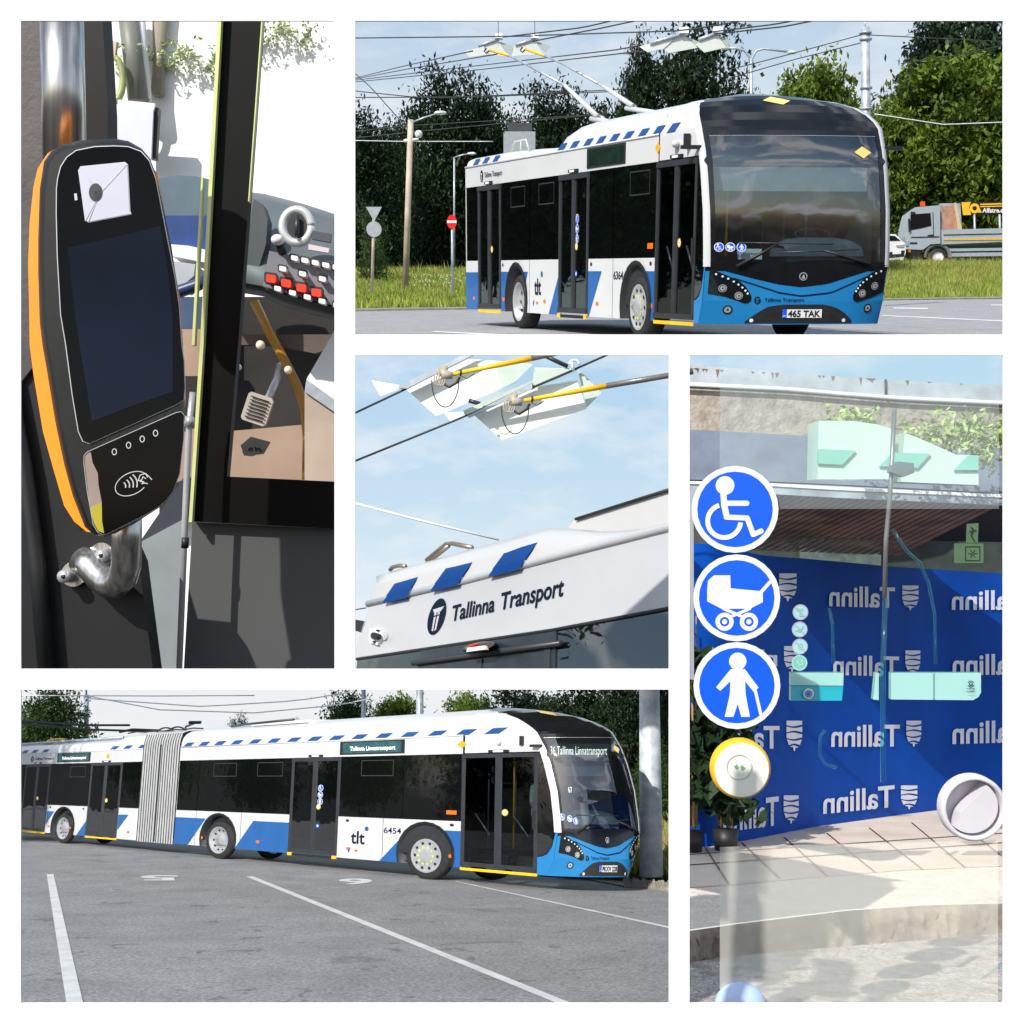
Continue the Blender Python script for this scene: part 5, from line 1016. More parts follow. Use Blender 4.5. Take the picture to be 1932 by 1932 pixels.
for a in ((135, 1695), (112, 1765)): g.prism(ell(a[0], a[1], 7, 6, .045), inw*.02, mblack)
g.prism(ell(178, 1728, 17, 26, .015), inw*.012, wh3); obj('side_camera', g, t)
g = MB(); g.prism([H3(-20, 1625, .0), H3(68, 1640, .0), H3(40, 1710, .0), H3(-20, 1690, .0)], inw*.2, mblack); obj('mirror_camera', g, t)
for pts in ([(440, 1262), (560, 1163), (600, 1160), (720, 1185)], [(465, 1264), (575, 1175)], [(215, 1322), (232, 1305), (270, 1296), (310, 1300)]):
    g = MB(); g.tube([H3(x, y, -.24) for x, y in pts], .017, mat('rail_bronze', (.35, .28, .22), .3, metal=.7, var=.1), 8); obj('roof_rail', g, t)
# contact wires, funnels, pole heads (camera-near, overhead)
Y3 = 10.5*K3
def w3(pts, r, m, lab, Y=Y3):
    g = MB(); g.tube([P(*q3(*p), Y) for p in pts], r, m, 6); obj('overhead_wire', g, label=lab, cat='wire', group='contact wires over the rear corner')
w3([(-40, 375), (330, 200), (800, -40)], .010, wirem, 'upper black contact wire crossing the upper left of the middle view')
w3([(-40, 668), (600, 408), (1300, 110), (1640, -40)], .010, wirem, 'lower black contact wire running up to the right in the middle view')
w3([(-40, 902), (400, 1018), (885, 1137)], .012, mat('wire_white', (.85, .86, .88), .6, var=.02), 'white thin wire descending to the roof edge', 12*K3)
w3([(-40, 1575), (70, 1556)], .006, wirem, 'short dark wire at the left edge by the rear corner', 12*K3)
fun = mat('bright_funnel', (.86, .9, .84), .45, var=.03); fun2 = mat('green_funnel', (.55, .66, .58), .45, var=.05)
def fun3(lab, pls, bars, dy=0):
    t = thing('wire_funnel', lab, 'wire fitting', P(*q3(*pls[0][0][0]), Y3), 'bright funnel plates over the rear corner')
    for pl, mm, d in pls:
        g = MB(); g.prism([P(*q3(*p), Y3+d+dy) for p in pl], (0, .012, .01), mm); obj('plate', g, t)
    for pl, mm in bars:
        g = MB(); g.prism([P(*q3(*p), Y3-.06+dy) for p in pl], (0, .05, 0), mm); obj('clamp_bar', g, t)
    return t
fun3('upper left bright funnel plate with a grey clamp bar', [([(105, 163), (270, 192), (262, 212), (155, 252)], fun, -.02), ([(320, 215), (700, 30), (980, 50), (995, 165), (498, 376)], fun, .05), ([(860, 40), (1090, 62), (985, 165), (900, 205)], fun2, .03)], [([(270, 190), (640, 10), (700, -10), (720, 0), (320, 205), (275, 205)], galv)])
fun3('lower right bright funnel plate with a grey clamp bar', [([(548, 358), (720, 358), (590, 412)], fun, -.02), ([(725, 362), (1090, 205), (1370, 160), (1425, 330), (905, 524)], fun, .05), ([(1105, 83), (1370, 90), (1085, 215)], fun2, -.02), ([(1370, 88), (1518, 232), (1425, 325)], fun2, .03)], [([(690, 375), (1090, 170), (1090, 205), (700, 385)], galv), ([(660, 345), (1085, 158), (1088, 172), (690, 368)], mat('pale_green_bar', (.5, .6, .52), .5, var=.1))], .02)
g = MB(); g.tube([P(*q3(1160, 0), Y3), P(*q3(1310, 70), Y3)], .02, frameblk, 6); g.tube([P(*q3(700, 280), Y3), P(*q3(770, 300), Y3)], .02, frameblk, 6); obj('cross_bar', g, label='dark slim bar tying the two bright funnels together', cat='bar')
g = MB(); g.tube([P(*q3(1350+30*math.cos(a), 60+30*math.sin(a)), Y3-.05) for a in [math.pi*i/8 for i in range(-8, 1)]], .012, signw, 6); g.tube([P(*q3(1330, 40), Y3-.05), P(*q3(1345, 95), Y3-.05)], .014, signw, 6); obj('wire_clamp', g, label='small white curved clamp where the lower wire leaves the funnel', cat='clamp')
beige = mat('cast_beige', (.45, .40, .32), .5, var=.2, vs=20); stk = mat('grey_pole', (.2, .18, .17), .35, metal=.4, var=.15)
for nm, (hx_, hy_), (y0, y1, y2), lab in (('trolley_pole', (560, 120), ((600, 118), (1085, 20), (1500, -70)), 'upper yellow tipped pole with its beige collector head on the wire'), ('trolley_pole', (990, 285), ((1040, 280), (1545, 190), (2080, 100)), 'lower yellow tipped pole with its beige collector head on the wire')):
    t = thing(nm, lab, 'trolley pole', P(*q3(hx_, hy_), Y3-.3), 'pole heads over the rear corner')
    g = MB(); g.tube([P(*q3(*y1), Y3-.3), P(*q3(*y2), Y3-.3)], .026, stk, 10); obj('pole_tube', g, t)
    g = MB(); g.tube([P(*q3(*y0), Y3-.3), P(*q3(*y1), Y3-.3)], [.017, .026], yellow, 10); c_ = P(*q3(y0[0]+50, y0[1]-8), Y3-.3); g.tube([c_-Vector((.006, 0, 0)), c_+Vector((.006, 0, 0))], .03, mblack, 10); obj('yellow_sleeve', g, t)
    g = MB(); g.tube([P(*q3(hx_-20, hy_-35), Y3-.3), P(*q3(hx_-10, hy_), Y3-.3), P(*q3(hx_+40, hy_+8), Y3-.3)], [.03, .045, .03], beige, 10); g.cbox(P(*q3(hx_-20, hy_-20), Y3-.27), .07, .07, .08, beige); g.tube([P(*q3(hx_-45, hy_-30), Y3-.28), P(*q3(hx_+10, hy_-42), Y3-.28)], .02, beige, 8); hd = obj('collector_head', g, t)
    g = MB()
    for k in range(3): g.tube([P(*q3(hx_-55+14*k+20*math.cos(a), hy_+30+38*math.sin(a)), Y3-.32) for a in [2*math.pi*i/14 for i in range(12)]], .006, beige, 5)
    obj('spring_coils', g, hd)
    g = MB(); g.tube([P(*q3(hx_+10+84*math.cos(a)-(15), hy_+35+165*math.sin(a)), Y3-.33) for a in [math.pi*i/16 for i in range(17)]], .005, wirem, 5); g.tube([P(*q3(hx_+95, hy_+10), Y3-.33), P(*q3(hx_+130, hy_+25), Y3-.33), P(*q3(hx_+175, hy_-5), Y3-.33)], .004, wirem, 5)
    g.tube([P(*q3(hx_-10, hy_+60), Y3-.34), P(*q3(hx_+20, hy_+78), Y3-.34), P(*q3(hx_+65, hy_+50), Y3-.34), P(*q3(hx_+85, hy_+15), Y3-.34)], .011, mblack, 6); obj('catch_rope', g, t)
MB.K = 1.0
# ================================================================ place D: card reader in the bus doorway (left opening)
KD = .5; MB.K = MB.KP = KD; P_full = P
def P(u, v, Y): return P_full(u, v, Y*KD)
k1 = .31686
def a1(x, y): return 39+k1*x, 39+k1*y
def b1(x, y): return 39+.32664*x, 631+.32664*y
def pp(pts, Y): return [P(u, v, Y) for u, v in pts]
hull = mat('panel_brown', (.065, .056, .056), .6, var=.3, vs=5, bump=.08, bs=90); hull2 = mat('panel_grey', (.014, .0145, .016), .5, spec=.3, var=.3, vs=1.2)
g = MB(); g.prism(pp([(10, 10), (86, 10), (90, 290), (60, 400), (58, 640), (90, 800), (150, 1000), (240, 1010), (262, 1060), (292, 1290), (10, 1290)], 4.0), (0, .1, 0), hull2); g.prism(pp([(10, 10), (82, 10), (86, 660), (10, 760)], 3.98), (0, .02, 0), hull)
g.tube(pp([(10, 700), (45, 880), (70, 1060), (90, 1290)], 3.96), .03, mblack, 8); obj('bulkhead_panel', g, label='dark grey leathery bulkhead panel on the left behind the card reader', cat='panel')
g = MB(); g.prism(pp([(154, 10), (192, 10), (203, 200), (204, 300), (154, 300)], 4.1), (0, .1, 0), mat('warm_black', (.006, .004, .004), .5, spec=.2, var=.3)); obj('door_pillar', g, label='brown black pillar just right of the steel handrail', cat='pillar')
t = thing('handrail', 'brushed steel handrail that passes behind the card reader and bends into the wall', 'handrail', P(*b1(480, 1300), 3.75))
r_ = 43/F*3.8
g = MB(); g.tube(pp([(116, 5), (122, 300)], 3.8), r_*.92, steel, 24); obj('upper_tube', g, t)
cl = [(612, 1000), (612, 1180), (610, 1330), (590, 1400), (550, 1440), (505, 1440), (455, 1400), (400, 1335), (350, 1300)]
g = MB(); g.tube([P(*b1(*p), 3.8+.02*i) for i, p in enumerate(cl)], .0485, steel, 20); obj('lower_bend', g, t)
g = MB(); ang = math.radians(-35); fpts = []
for i in range(24):
    a = 2*math.pi*i/24; x = (95 if math.cos(a) > 0 else -95)+75*math.cos(a); y = 72*math.sin(a); fpts.append(b1(385+x*math.cos(ang)-y*math.sin(ang), 1330+x*math.sin(ang)+y*math.cos(ang)))
g.prism(pp(fpts, 3.97), (0, .02, 0), steel)
for x, y in ((272, 1395), (487, 1275)):
    c_ = P(*b1(x, y), 3.96); g.tube([c_, c_-Vector((0, .02, 0))], .022, rimm, 12); g.tube([c_-Vector((0, .02, 0)), c_-Vector((0, .021, 0))], .008, mblack, 6)
obj('mounting_plate', g, t)
# the reader
t = thing('card_reader', 'black card reader with orange edge, camera window and dark screen on the handrail', 'card reader', P(200, 640, 3.5))
org = mat('reader_orange', lin((255, 150, 10)), .45, var=.04)
outer = [(163, 1003), (140, 984), (121, 954), (101, 886), (81, 814), (63, 706), (56, 651), (55, 578), (53, 498), (56, 419), (63, 353), (71, 318), (90, 289), (118, 272), (159, 265), (190, 268), (240, 275), (280, 310), (300, 420), (325, 560), (335, 750), (310, 900), (260, 970), (199, 1008)]
rim = [(251, 990), (300, 958), (326, 925), (339.5, 879), (348, 778), (349, 745), (346, 664), (343, 631), (340, 578), (324, 467), (308, 388), (292.5, 324), (283, 299), (267, 280), (242, 266), (216, 261.6), (191, 262.4), (150, 265), (115, 273), (96, 286), (83, 305), (75, 356), (72, 451), (72, 514), (75, 609), (80, 651), (88, 696), (104, 794), (121, 876), (137, 935), (160, 994), (179, 1010), (199, 1013)]
g = MB(); g.prism(pp(outer, 3.53), (0, .09, 0), org); obj('orange_shell', g, t)
def inset(pts, d):
    c_ = Vector((sum(p[0] for p in pts)/len(pts), sum(p[1] for p in pts)/len(pts))); r = []
    n = len(pts)
    for i in range(n):
        a, b = Vector(pts[i-1]), Vector(pts[(i+1) % n]); q = (b-a).normalized(); nn = Vector((-q.y, q.x)); p = Vector(pts[i])
        if (p+nn-c_).length > (p-c_).length: nn = -nn
        r.append(tuple(p+nn*d))
    return r
shell = mat('reader_shell', (.010, .010, .010), .48, spec=.3, var=.2, vs=30, bump=.02, bs=400)
rim = rim[::1]; g = MB(); rows = [pp(rim, 3.53), pp(inset(rim, .5), 3.505), pp(inset(rim, 3), 3.47), pp(inset(rim, 7), 3.448), pp(inset(rim, 11), 3.44)]
g.grid(rows, shell, True, True); g.poly(rows[-1], shell); obj('black_shell', g, t)
up = [a1(*p) for p in [(215, 1000), (222, 940), (240, 870), (275, 815), (330, 775), (440, 752), (560, 748), (640, 752), (715, 780), (760, 830), (800, 940), (870, 1300), (915, 1530), (940, 1700), (955, 1932)]]+[b1(*p) for p in [(940, 150), (945, 300), (940, 375), (900, 402), (440, 608), (395, 628), (360, 615), (335, 560), (300, 350), (262, 60)]]+[a1(*p) for p in [(240, 1750), (220, 1400), (214, 1150)]]
glass = mat('reader_glass', (.0015, .0015, .002), .05, spec=.12, var=.3)
g = MB(); g.prism(pp(inset(up, -1.6), 3.437), (0, .004, 0), rimm); g.prism(pp(up, 3.434), (0, .004, 0), glass); ug = obj('upper_glass', g, t)
low = [b1(*p) for p in [(366, 740), (368, 700), (385, 680), (430, 660), (900, 452), (925, 447), (941, 465), (938, 600), (915, 800), (880, 900), (840, 955), (790, 998), (700, 1050), (500, 1150), (475, 1155), (445, 1140), (420, 1095), (385, 900)]]
g = MB(); g.prism(pp(inset(low, -1.2), 3.437), (0, .004, 0), rimm); g.prism(pp(low, 3.434), (0, .004, 0), glass); lgp = obj('tap_glass', g, t)
refl = mat('tan_reflection', (.32, .24, .20), .35, var=.15)
g = MB(); g.prism(pp([b1(*p) for p in [(370, 745), (372, 705), (388, 685), (405, 680), (415, 740), (445, 800), (450, 870), (468, 970), (400, 1000), (388, 900)]], 3.4325), (0, .001, 0), refl); g.prism(pp([b1(*p) for p in [(400, 1000), (468, 970), (470, 1080), (482, 1148), (448, 1136), (424, 1092)]], 3.4325), (0, .001, 0), mat('olive_reflection', (.42, .36, .02), .35, var=.1)); obj('warm_reflection', g, lgp)  # warm reflections in the glass, painted as thin coloured patches
camw = mat('camera_window', (.52, .54, .62), .35, var=.06, vs=2)
g = MB(); cw = [a1(*p) for p in [(357, 872), (620, 846), (634, 856), (648, 1135), (660, 1148), (405, 1197), (388, 1190), (347, 890)]]
g.prism(pp(inset(cw, -1.6), 3.4325), (0, .0012, 0), rimm); g.prism(pp(cw, 3.431), (0, .001, 0), camw)
ctr = a1(470, 1035)
for k_ in (0, 2, 5, 6): g.tube([P(*ctr, 3.4305), P(*cw[k_], 3.4305)], .0007, mat('window_crease', (.47, .49, .57), .4, var=.05), 4)
cwo = obj('camera_window', g, ug)
g = MB(); lc = a1(446, 1022)
for i, (rr_, mm) in enumerate(((1.0, frameblk), (.84, mblack), (.66, frameblk), (.5, mblack), (.2, rubber))):
    g.add([P(lc[0]+12.7*rr_*math.cos(2*math.pi*k/24), lc[1]+17.2*rr_*math.sin(2*math.pi*k/24), 3.4295-.0008*i) for k in range(24)], [tuple(range(24))], mm)
obj('lens', g, cwo)
g = MB(); g.prism(pp([a1(280, 1352), a1(560, 1290), a1(835, 1222), a1(880, 1500), a1(905, 1750)]+[b1(880, 330), b1(640, 415), b1(412, 503), b1(380, 300)]+[a1(350, 1932), a1(310, 1640)], 3.432), (0, .0015, 0), mat('screen_navy', (.003, .006, .016), .09, spec=.14, var=.7, vs=1.6)); obj('screen', g, ug)
ln = mat('print_grey', (.55, .55, .56), .5, var=.05); ra = math.radians(26)
for x, y in ((541, 678), (623, 640), (702, 604), (779, 570)):
    g = MB(); f2 = Flat(); f2.ring(x, -y, 12.5, 5, ln, 0, ry=17); f2.to(g, lambda x, y, L: P(*b1(x, -y), 3.4322)); obj('indicator_ring', g, lgp)
g = MB(); f2 = Flat()
f2.ring(640, -862, 100, 4.5, ln, 0, ry=62, a0=-8, a1=305, n=40, rot=ra)
for k in range(4): f2.ring(575+k*10, -878+k*5, 32+12*k, 6.5, ln, 1, ry=(28+13*k), a0=-32, a1=38, rot=.25)
f2.line([(690, -812), (722, -803), (742, -822), (757, -838)], 5, ln, 2); f2.line([(690, -812), (678, -845), (700, -840), (706, -822), (722, -832)], 5, ln, 3); f2.line([(700, -840), (690, -850), (712, -850), (700, -862), (720, -858), (733, -862)], 5, ln, 4)
f2.to(g, lambda x, y, L: P(*b1(x, -y), 3.4322-.0002*L)); obj('contactless_symbol', g, lgp)
g = MB(); f2 = Flat()
for bx, by in ((392, 648), (865, 425)):
    for i in range(7):
        for j in range(5): f2.disc(bx+i*10, -(by+j*9-i*4.3-8), 3, mblack, 0, n=8)
for i, ch in enumerate('TALLINN'): 
    x = 500+i*53; y = 603-i*23.5
    f2.items.append(([(x+a*16, -(y)+b*18+a*6) for a, b in [(0, 0), (1, 0), (1, .18), (0, .18)]], [(0, 1, 2, 3)], mblack, 1)); f2.line([(x+8, -y+16), (x+8+4*(i % 2), -y-2), (x+2, -y-2-4*(i % 3))], 2.5, mblack, 1)
f2.to(g, lambda x, y, L: P(*b1(x, -y), 3.438-.0002*L)); obj('speaker_strip', g, t)
g = MB(); g.prism(pp([a1(318, 1030), a1(334, 1028), a1(338, 1068), a1(322, 1070)], 3.432), (0, .001, 0), ln); obj('micro_lens', g, ug)
# glass screen with its green edges, black frame, grey lower panel, thin chrome post
ge = mat('glass_edge', (.62, .66, .28), .25, var=.15, vs=4)
t = thing('driver_screen', 'tall glass safety screen with bright green edges and wide black frame', 'glass screen', P(420, 985, 4.4))
g = MB(); g.prism(pp([(417, 10), (497, 10), (452, 655), (447, 631), (428, 899), (640, 909), (640, 998), (361, 984), (377, 631)], 4.4)[0:0] or pp([(419, 10), (496, 10), (450, 640), (428, 899), (640, 909), (640, 998), (361, 984), (384, 640)], 4.4), (0, .05, 0), mat('frame_black', (.002, .002, .002), .5, spec=.12, var=.3)); obj('frame', g, t)
g = MB(); g.prism(pp([(412, 10), (419, 10), (384, 651), (362, 985), (356, 985), (377, 651)], 4.36), (0, .03, 0), ge); g.prism(pp([(495, 10), (497.5, 10), (470, 380), (468, 380)], 4.36), (0, .03, 0), ge); g.prism(pp([a1(1075, 930), a1(1086, 930), a1(1035, 1932), a1(1018, 1932)], 4.34), (0, .03, 0), ge); obj('glass_edges', g, t)
lp = mat('lower_panel_grey', (.065, .068, .068), .6, var=.15, vs=.8)
g = MB(); g.prism(pp([(363, 985), (640, 998), (640, 1290), (345, 1290)], 4.45), (0, .06, 0), lp); obj('lower_panel', g, t)
g = MB(); g.tube(pp([(364, 740), (357, 800), (350, 960), (337, 1290)], 4.25), .0115, rimm, 12); g.tube(pp([(349.5, 1014), (348.5, 1034)], 4.25), .014, mblack, 12); g.tube(pp([(359, 786), (357, 805)], 4.24), .018, rimm, 12); obj('chrome_post', g, t)
g = MB(); g.prism(pp([b1(690, 1200), b1(935, 1070), b1(900, 1990), b1(785, 1990)], 4.7), (0, .05, 0), mat('pale_panel', (.27, .30, .32), .5, var=.12)); g.prism(pp([b1(700, 1180), b1(945, 820), b1(940, 1080), b1(700, 1200)], 4.75), (0, .05, 0), mat('seat_navy', (.03, .035, .05), .7, var=.2)); obj('side_console_panel', g, label='pale grey panel standing between the steel bend and the chrome post', cat='panel')
# cab behind the glass
t = thing('driver_dashboard', 'grey driver dashboard with round dial ring, rows of switches and red buttons', 'dashboard', P(560, 560, 5.4))
dg = mat('dash_grey', (.11, .135, .145), .5, var=.2, vs=3); dg2 = mat('dash_dark', (.05, .06, .07), .5, var=.3, vs=3)
g = MB(); rows = []
top = [a1(*p) for p in [(1300, 1010), (1363, 1020), (1450, 1030), (1560, 1058), (1700, 1095), (1868, 1150), (1900, 1165)]]; botm = [a1(*p) for p in [(1300, 1560), (1330, 1560), (1450, 1580), (1560, 1640), (1700, 1680), (1868, 1720), (1900, 1725)]]
for q, Y in ((0, 5.9), (.06, 5.6), (.3, 5.5), (.7, 5.35), (1, 5.2)): rows.append([P(a[0]+(b[0]-a[0])*q, a[1]+(b[1]-a[1])*q, Y) for a, b in zip(top, botm)])
rows.append([P(b[0], b[1]+20, 5.6) for b in botm]); g.grid(rows, dg)
g.prism(pp([a1(*p) for p in [(1385, 1060), (1440, 1090), (1470, 1180), (1460, 1330), (1400, 1530), (1330, 1520)]], 5.3), (0, .1, 0), dg2); obj('dash_body', g, t)
g = MB(); c_ = a1(1645, 1225); g.tube([P(c_[0]+27*math.cos(a), c_[1]+31*math.sin(a), 5.25) for a in [2*math.pi*i/30 for i in range(31)]], .02, mat('ring_silver', (.75, .76, .74), .3, metal=.4, var=.15), 10); g.add([P(c_[0]+19*math.cos(a), c_[1]+23*math.sin(a), 5.24) for a in [2*math.pi*i/24 for i in range(24)]], [tuple(range(24))], mblack); g.tube([P(c_[0], c_[1]-20, 5.22), P(c_[0], c_[1]+20, 5.22)], .012, frameblk, 6); obj('dial_ring', g, t)
g = MB(); g.prism(pp([a1(*p) for p in [(1480, 1370), (1900, 1455), (1900, 1695), (1840, 1690), (1440, 1580)]], 5.18), (0, .08, 0), mat('switch_plate', (.16, .16, .18), .5, var=.15)); sp_ = obj('switch_plate', g, t)
pearl = mat('switch_white', (.78, .78, .78), .3, var=.04); rbm = mat('switch_red', lin((235, 60, 35)), .35, var=.06)
for row, (x0, y0, dx_, dy_, n_, mm, m2) in enumerate(((1630, 1408, 62, 14, 6, pearl, mblack), (1560, 1472, 118, 30, 4, pearl, mblack), (1490, 1530, 90, 28, 4, rbm, pearl), (1530, 1590, 88, 25, 5, pearl, pearl))):
    for i in range(n_):
        X, Y_ = x0+dx_*i, y0+dy_*i; w_, h_ = (24, 20) if row != 2 else (34, 30); cc = [(-w_*.8, -h_), (w_*.8, -h_+8), (w_, -h_*.6+6), (w_, h_*.7+6), (w_*.7, h_+6), (-w_*.8, h_-4), (-w_, h_*.6), (-w_, -h_*.7)]
        g = MB(); g.prism([P(*a1(X+p*1.2, Y_+q*1.2), 5.175) for p, q in cc], (0, .03, 0), mblack); g.prism([P(*a1(X+p*.85, Y_+q*.8+3), 5.13) for p, q in cc], (0, .05, 0), mm)
        obj('switch', g, sp_)
g = MB(); g.sphere(P(*a1(1530, 1305), 5.1), .03, pearl, 12, (1, 1, .8)); g.tube([P(*a1(1535, 1310), 5.12), P(*a1(1560, 1390), 5.2)], .02, mblack, 8); obj('lever', g, t)
g = MB(); g.prism(pp([a1(*p) for p in [(1715, 1330), (1838, 1355), (1832, 1382), (1712, 1362)]], 5.2), (0, .02, 0), mat('label_pink', (.6, .5, .52), .5, var=.06)); g.prism(pp([a1(*p) for p in [(1740, 1250), (1850, 1270), (1845, 1320), (1735, 1300)]], 5.22), (0, .02, 0), dg2); obj('dash_label', g, t)
t = thing('instrument_cowl', 'blue grey instrument hood and steering column left of the green glass edge', 'instrument panel', P(330, 420, 5.6))
g = MB(); g.prism(pp([a1(*p) for p in [(790, 960), (830, 938), (930, 922), (1040, 925), (1130, 945), (1130, 1160), (840, 1180)]], 5.7), (0, .3, 0), mat('hood_bluegrey', (.07, .13, .17), .5, var=.35, vs=3)); obj('hood', g, t)
g = MB(); g.prism(pp([a1(*p) for p in [(830, 1160), (1130, 1160), (1130, 1360), (850, 1330)]], 5.68), (0, .2, 0), mat('display_blue', (.01, .05, .22), .3, var=.5, vs=4)); obj('blue_display', g, t)
g = MB(); g.prism(pp([a1(*p) for p in [(880, 1330), (1000, 1340), (1130, 1370), (1100, 1440), (900, 1400)]], 5.5), (0, .2, 0), pearl); g.prism(pp([a1(*p) for p in [(890, 1430), (1040, 1450), (1030, 1520), (950, 1590), (900, 1570)]], 5.45), (0, .2, 0), mat('column_grey', (.4, .43, .46), .5, var=.15)); obj('steering_column', g, t)
g = MB(); g.tube([P(*a1(x, y), 5.35) for x, y in [(860, 1630), (950, 1610), (1040, 1580), (1130, 1530)]], .03, mat('rim_navy', (.02, .05, .14), .4, var=.2), 8); obj('wheel_rim', g, t)
flr = mat('cab_floor_tan', (.36, .25, .18), .7, var=.15, vs=3)
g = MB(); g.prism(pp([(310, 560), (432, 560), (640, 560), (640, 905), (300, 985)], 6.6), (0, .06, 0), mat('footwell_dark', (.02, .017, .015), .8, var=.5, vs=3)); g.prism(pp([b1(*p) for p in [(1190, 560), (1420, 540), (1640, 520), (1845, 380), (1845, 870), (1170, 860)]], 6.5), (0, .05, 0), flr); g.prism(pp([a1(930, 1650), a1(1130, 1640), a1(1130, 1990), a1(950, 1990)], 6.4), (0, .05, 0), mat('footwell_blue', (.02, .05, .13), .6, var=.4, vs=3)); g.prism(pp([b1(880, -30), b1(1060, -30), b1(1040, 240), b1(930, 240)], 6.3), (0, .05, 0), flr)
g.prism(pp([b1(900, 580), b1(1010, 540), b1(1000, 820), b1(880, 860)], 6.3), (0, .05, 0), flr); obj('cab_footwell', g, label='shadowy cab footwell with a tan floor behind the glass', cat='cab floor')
g = MB(); g.prism(pp([b1(*p) for p in [(1270, 0), (1845, 0), (1845, 60), (1700, 110), (1450, 60), (1270, 60)]], 6.2), (0, .05, 0), mat('brown_trim', (.10, .07, .055), .6, var=.3, vs=4)); obj('dash_underside', g, label='brown underside of the dashboard above the pedals', cat='panel')
g = MB(); pd = [b1(1365+x*math.cos(.32)-y*math.sin(.32), 430+x*math.sin(.32)+y*math.cos(.32)) for x, y in [(-62, -85), (62, -85), (75, -70), (75, 70), (62, 85), (-62, 85), (-75, 70), (-75, -70)]]
g.prism(pp(pd, 5.9), (0, .03, 0), mat('pedal_steel', (.42, .38, .33), .5, metal=.3, var=.1)); 
for k in range(7): y = -60+k*20; a_ = [b1(1365+x*math.cos(.32)-y*math.sin(.32), 430+x*math.sin(.32)+y*math.cos(.32)) for x in (-55, 55)]; g.tube(pp(a_, 5.89), .004, mblack, 4)
g.tube([P(*b1(1430, 370), 5.95), P(*b1(1480, 260), 6.1), P(*b1(1500, 180), 6.2)], .02, rimm, 8); obj('brake_pedal', g, label='square ribbed steel pedal on a thin arm in the footwell', cat='pedal')
g = MB(); g.prism(pp([b1(*p) for p in [(1270, 640), (1330, 590), (1440, 620), (1400, 690), (1290, 700)]], 5.95), (0, .02, 0), mblack); f2 = Flat(); f2.ring(1328, -665, 20, 10, mblack, 0); f2.ring(1328, -665, 45, 14, mblack, 1, ry=32, a0=20, a1=160); f2.ring(1328, -665, 45, 14, mblack, 2, ry=32, a0=200, a1=340); f2.to(g, lambda x, y, L: P(*b1(x, -y), 5.93-.001*L)); obj('floor_button', g, label='black floor pedal with a round emblem on the tan floor', cat='pedal')
g = MB(); g.tube([P(*b1(x, y), 6.15) for x, y in [(1350, -190), (1430, -20), (1520, 140), (1600, 300), (1640, 430), (1655, 600), (1650, 840)]], .024, mat('yellow_rail', lin((170, 120, 25)), .4, var=.1), 10); obj('yellow_grab_rail', g, label='bent yellow grab rail behind the glass screen', cat='handrail')
t = thing('white_box', 'bright white sloping box top with a tan side at the right edge of the cab', 'box', P(*b1(1750, 500), 5.6))
g = MB(); g.prism(pp([b1(*p) for p in [(1845, -80), (1845, 400), (1650, 260)]], 5.6), (0, .3, 0), mat('box_white', (.85, .85, .86), .4, var=.03)); obj('lid', g, t)
g = MB(); g.prism(pp([b1(*p) for p in [(1650, 262), (1845, 402), (1845, 470), (1640, 330)]], 5.58), (0, .3, 0), galv); g.prism(pp([b1(*p) for p in [(1640, 330), (1845, 470), (1845, 870), (1640, 850)]], 5.6), (0, .3, 0), mat('box_tan', (.42, .33, .26), .6, var=.1)); obj('side', g, t)
for k, (x, y, r) in enumerate(((1385, 62, 30), (1545, 205, 26), (1260, 190, 20))):
    g = MB(); g.sphere(P(*b1(x, y), 5.7), r*.33*.9/F*5.7, mat('bulb_cream', (.85, .72, .55), .3, var=.05) if k < 2 else pearl, 12); obj('knob', g, label=['pale round knob highest in the footwell', 'cream round knob on the yellow rail', 'small white knob at the left of the footwell'][k], cat='knob', group='round knobs in the footwell')
# outside the windscreen
hot = mat('outdoor_white', (.90, .90, .88), .8, var=.03, vs=1.2)
g = MB(); g.prism(pp([(-60, 28), (648, 28), (648, 1300), (-60, 1300)], 6.75), (0, .1, 0), hot); obj('overexposed_backing', g, label='white board added for the overexposed brightness outside the windscreen', cat='building')  # plain white board added to stand for the overexposed outdoors
gm = mat('pale_foliage', (.22, .32, .06), .7, var=1, c2=(.8, .85, .6), vs=2)
V = leaves([(0, 0, 0, .5, .3), (.5, 0, .05, .3, .25), (.9, .1, 0, .4, .3)], 90, 12, .035, 5, .05)
for lab, cx_, cy_, sc_ in (('pale green shrub outside at the top right of the windscreen', 470, 62, .3), ('pale shrub outside behind the door mirror', 275, 110, .35)):
    b_ = P(cx_, cy_, 6.7); mb = MB(); 
    for i in range(0, len(V), 4): mb.add([b_+Vector(v)*sc_*KD for v in V[i:i+4]], [(0, 1, 2, 3)], gm)
    mb.tube([b_-Vector((0, 0, .02)), b_], .01, bark, 5); obj('shrub', mb, label=lab, cat='shrub')
t = thing('door_mirror', 'grey mirror arm with a pale rectangular mirror outside the windscreen', 'mirror', P(215, 200, 6.6))
g = MB(); g.tube(pp([(240, 5), (262, 190)], 6.6), .06, mat('arm_grey', (.2, .2, .18), .5, var=.2), 10); g.tube(pp([(260, 5), (275, 190)], 6.62), .035, signw, 8); obj('arm', g, t)
g = MB(); g.prism(pp([(219, 198), (300, 203), (294, 300), (219, 290)], 6.5), (0, .04, 0), mblack); g.prism(pp([(222, 188), (292, 195), (290, 208), (222, 200)], 6.48), (0, .02, 0), pearl); g.prism(pp([(220, 199), (289, 206), (285, 300), (220, 290)], 6.47), (0, .02, 0), mat('mirror_pale', (.6, .62, .7), .3, var=.1, vs=4)); obj('mirror_head', g, t)
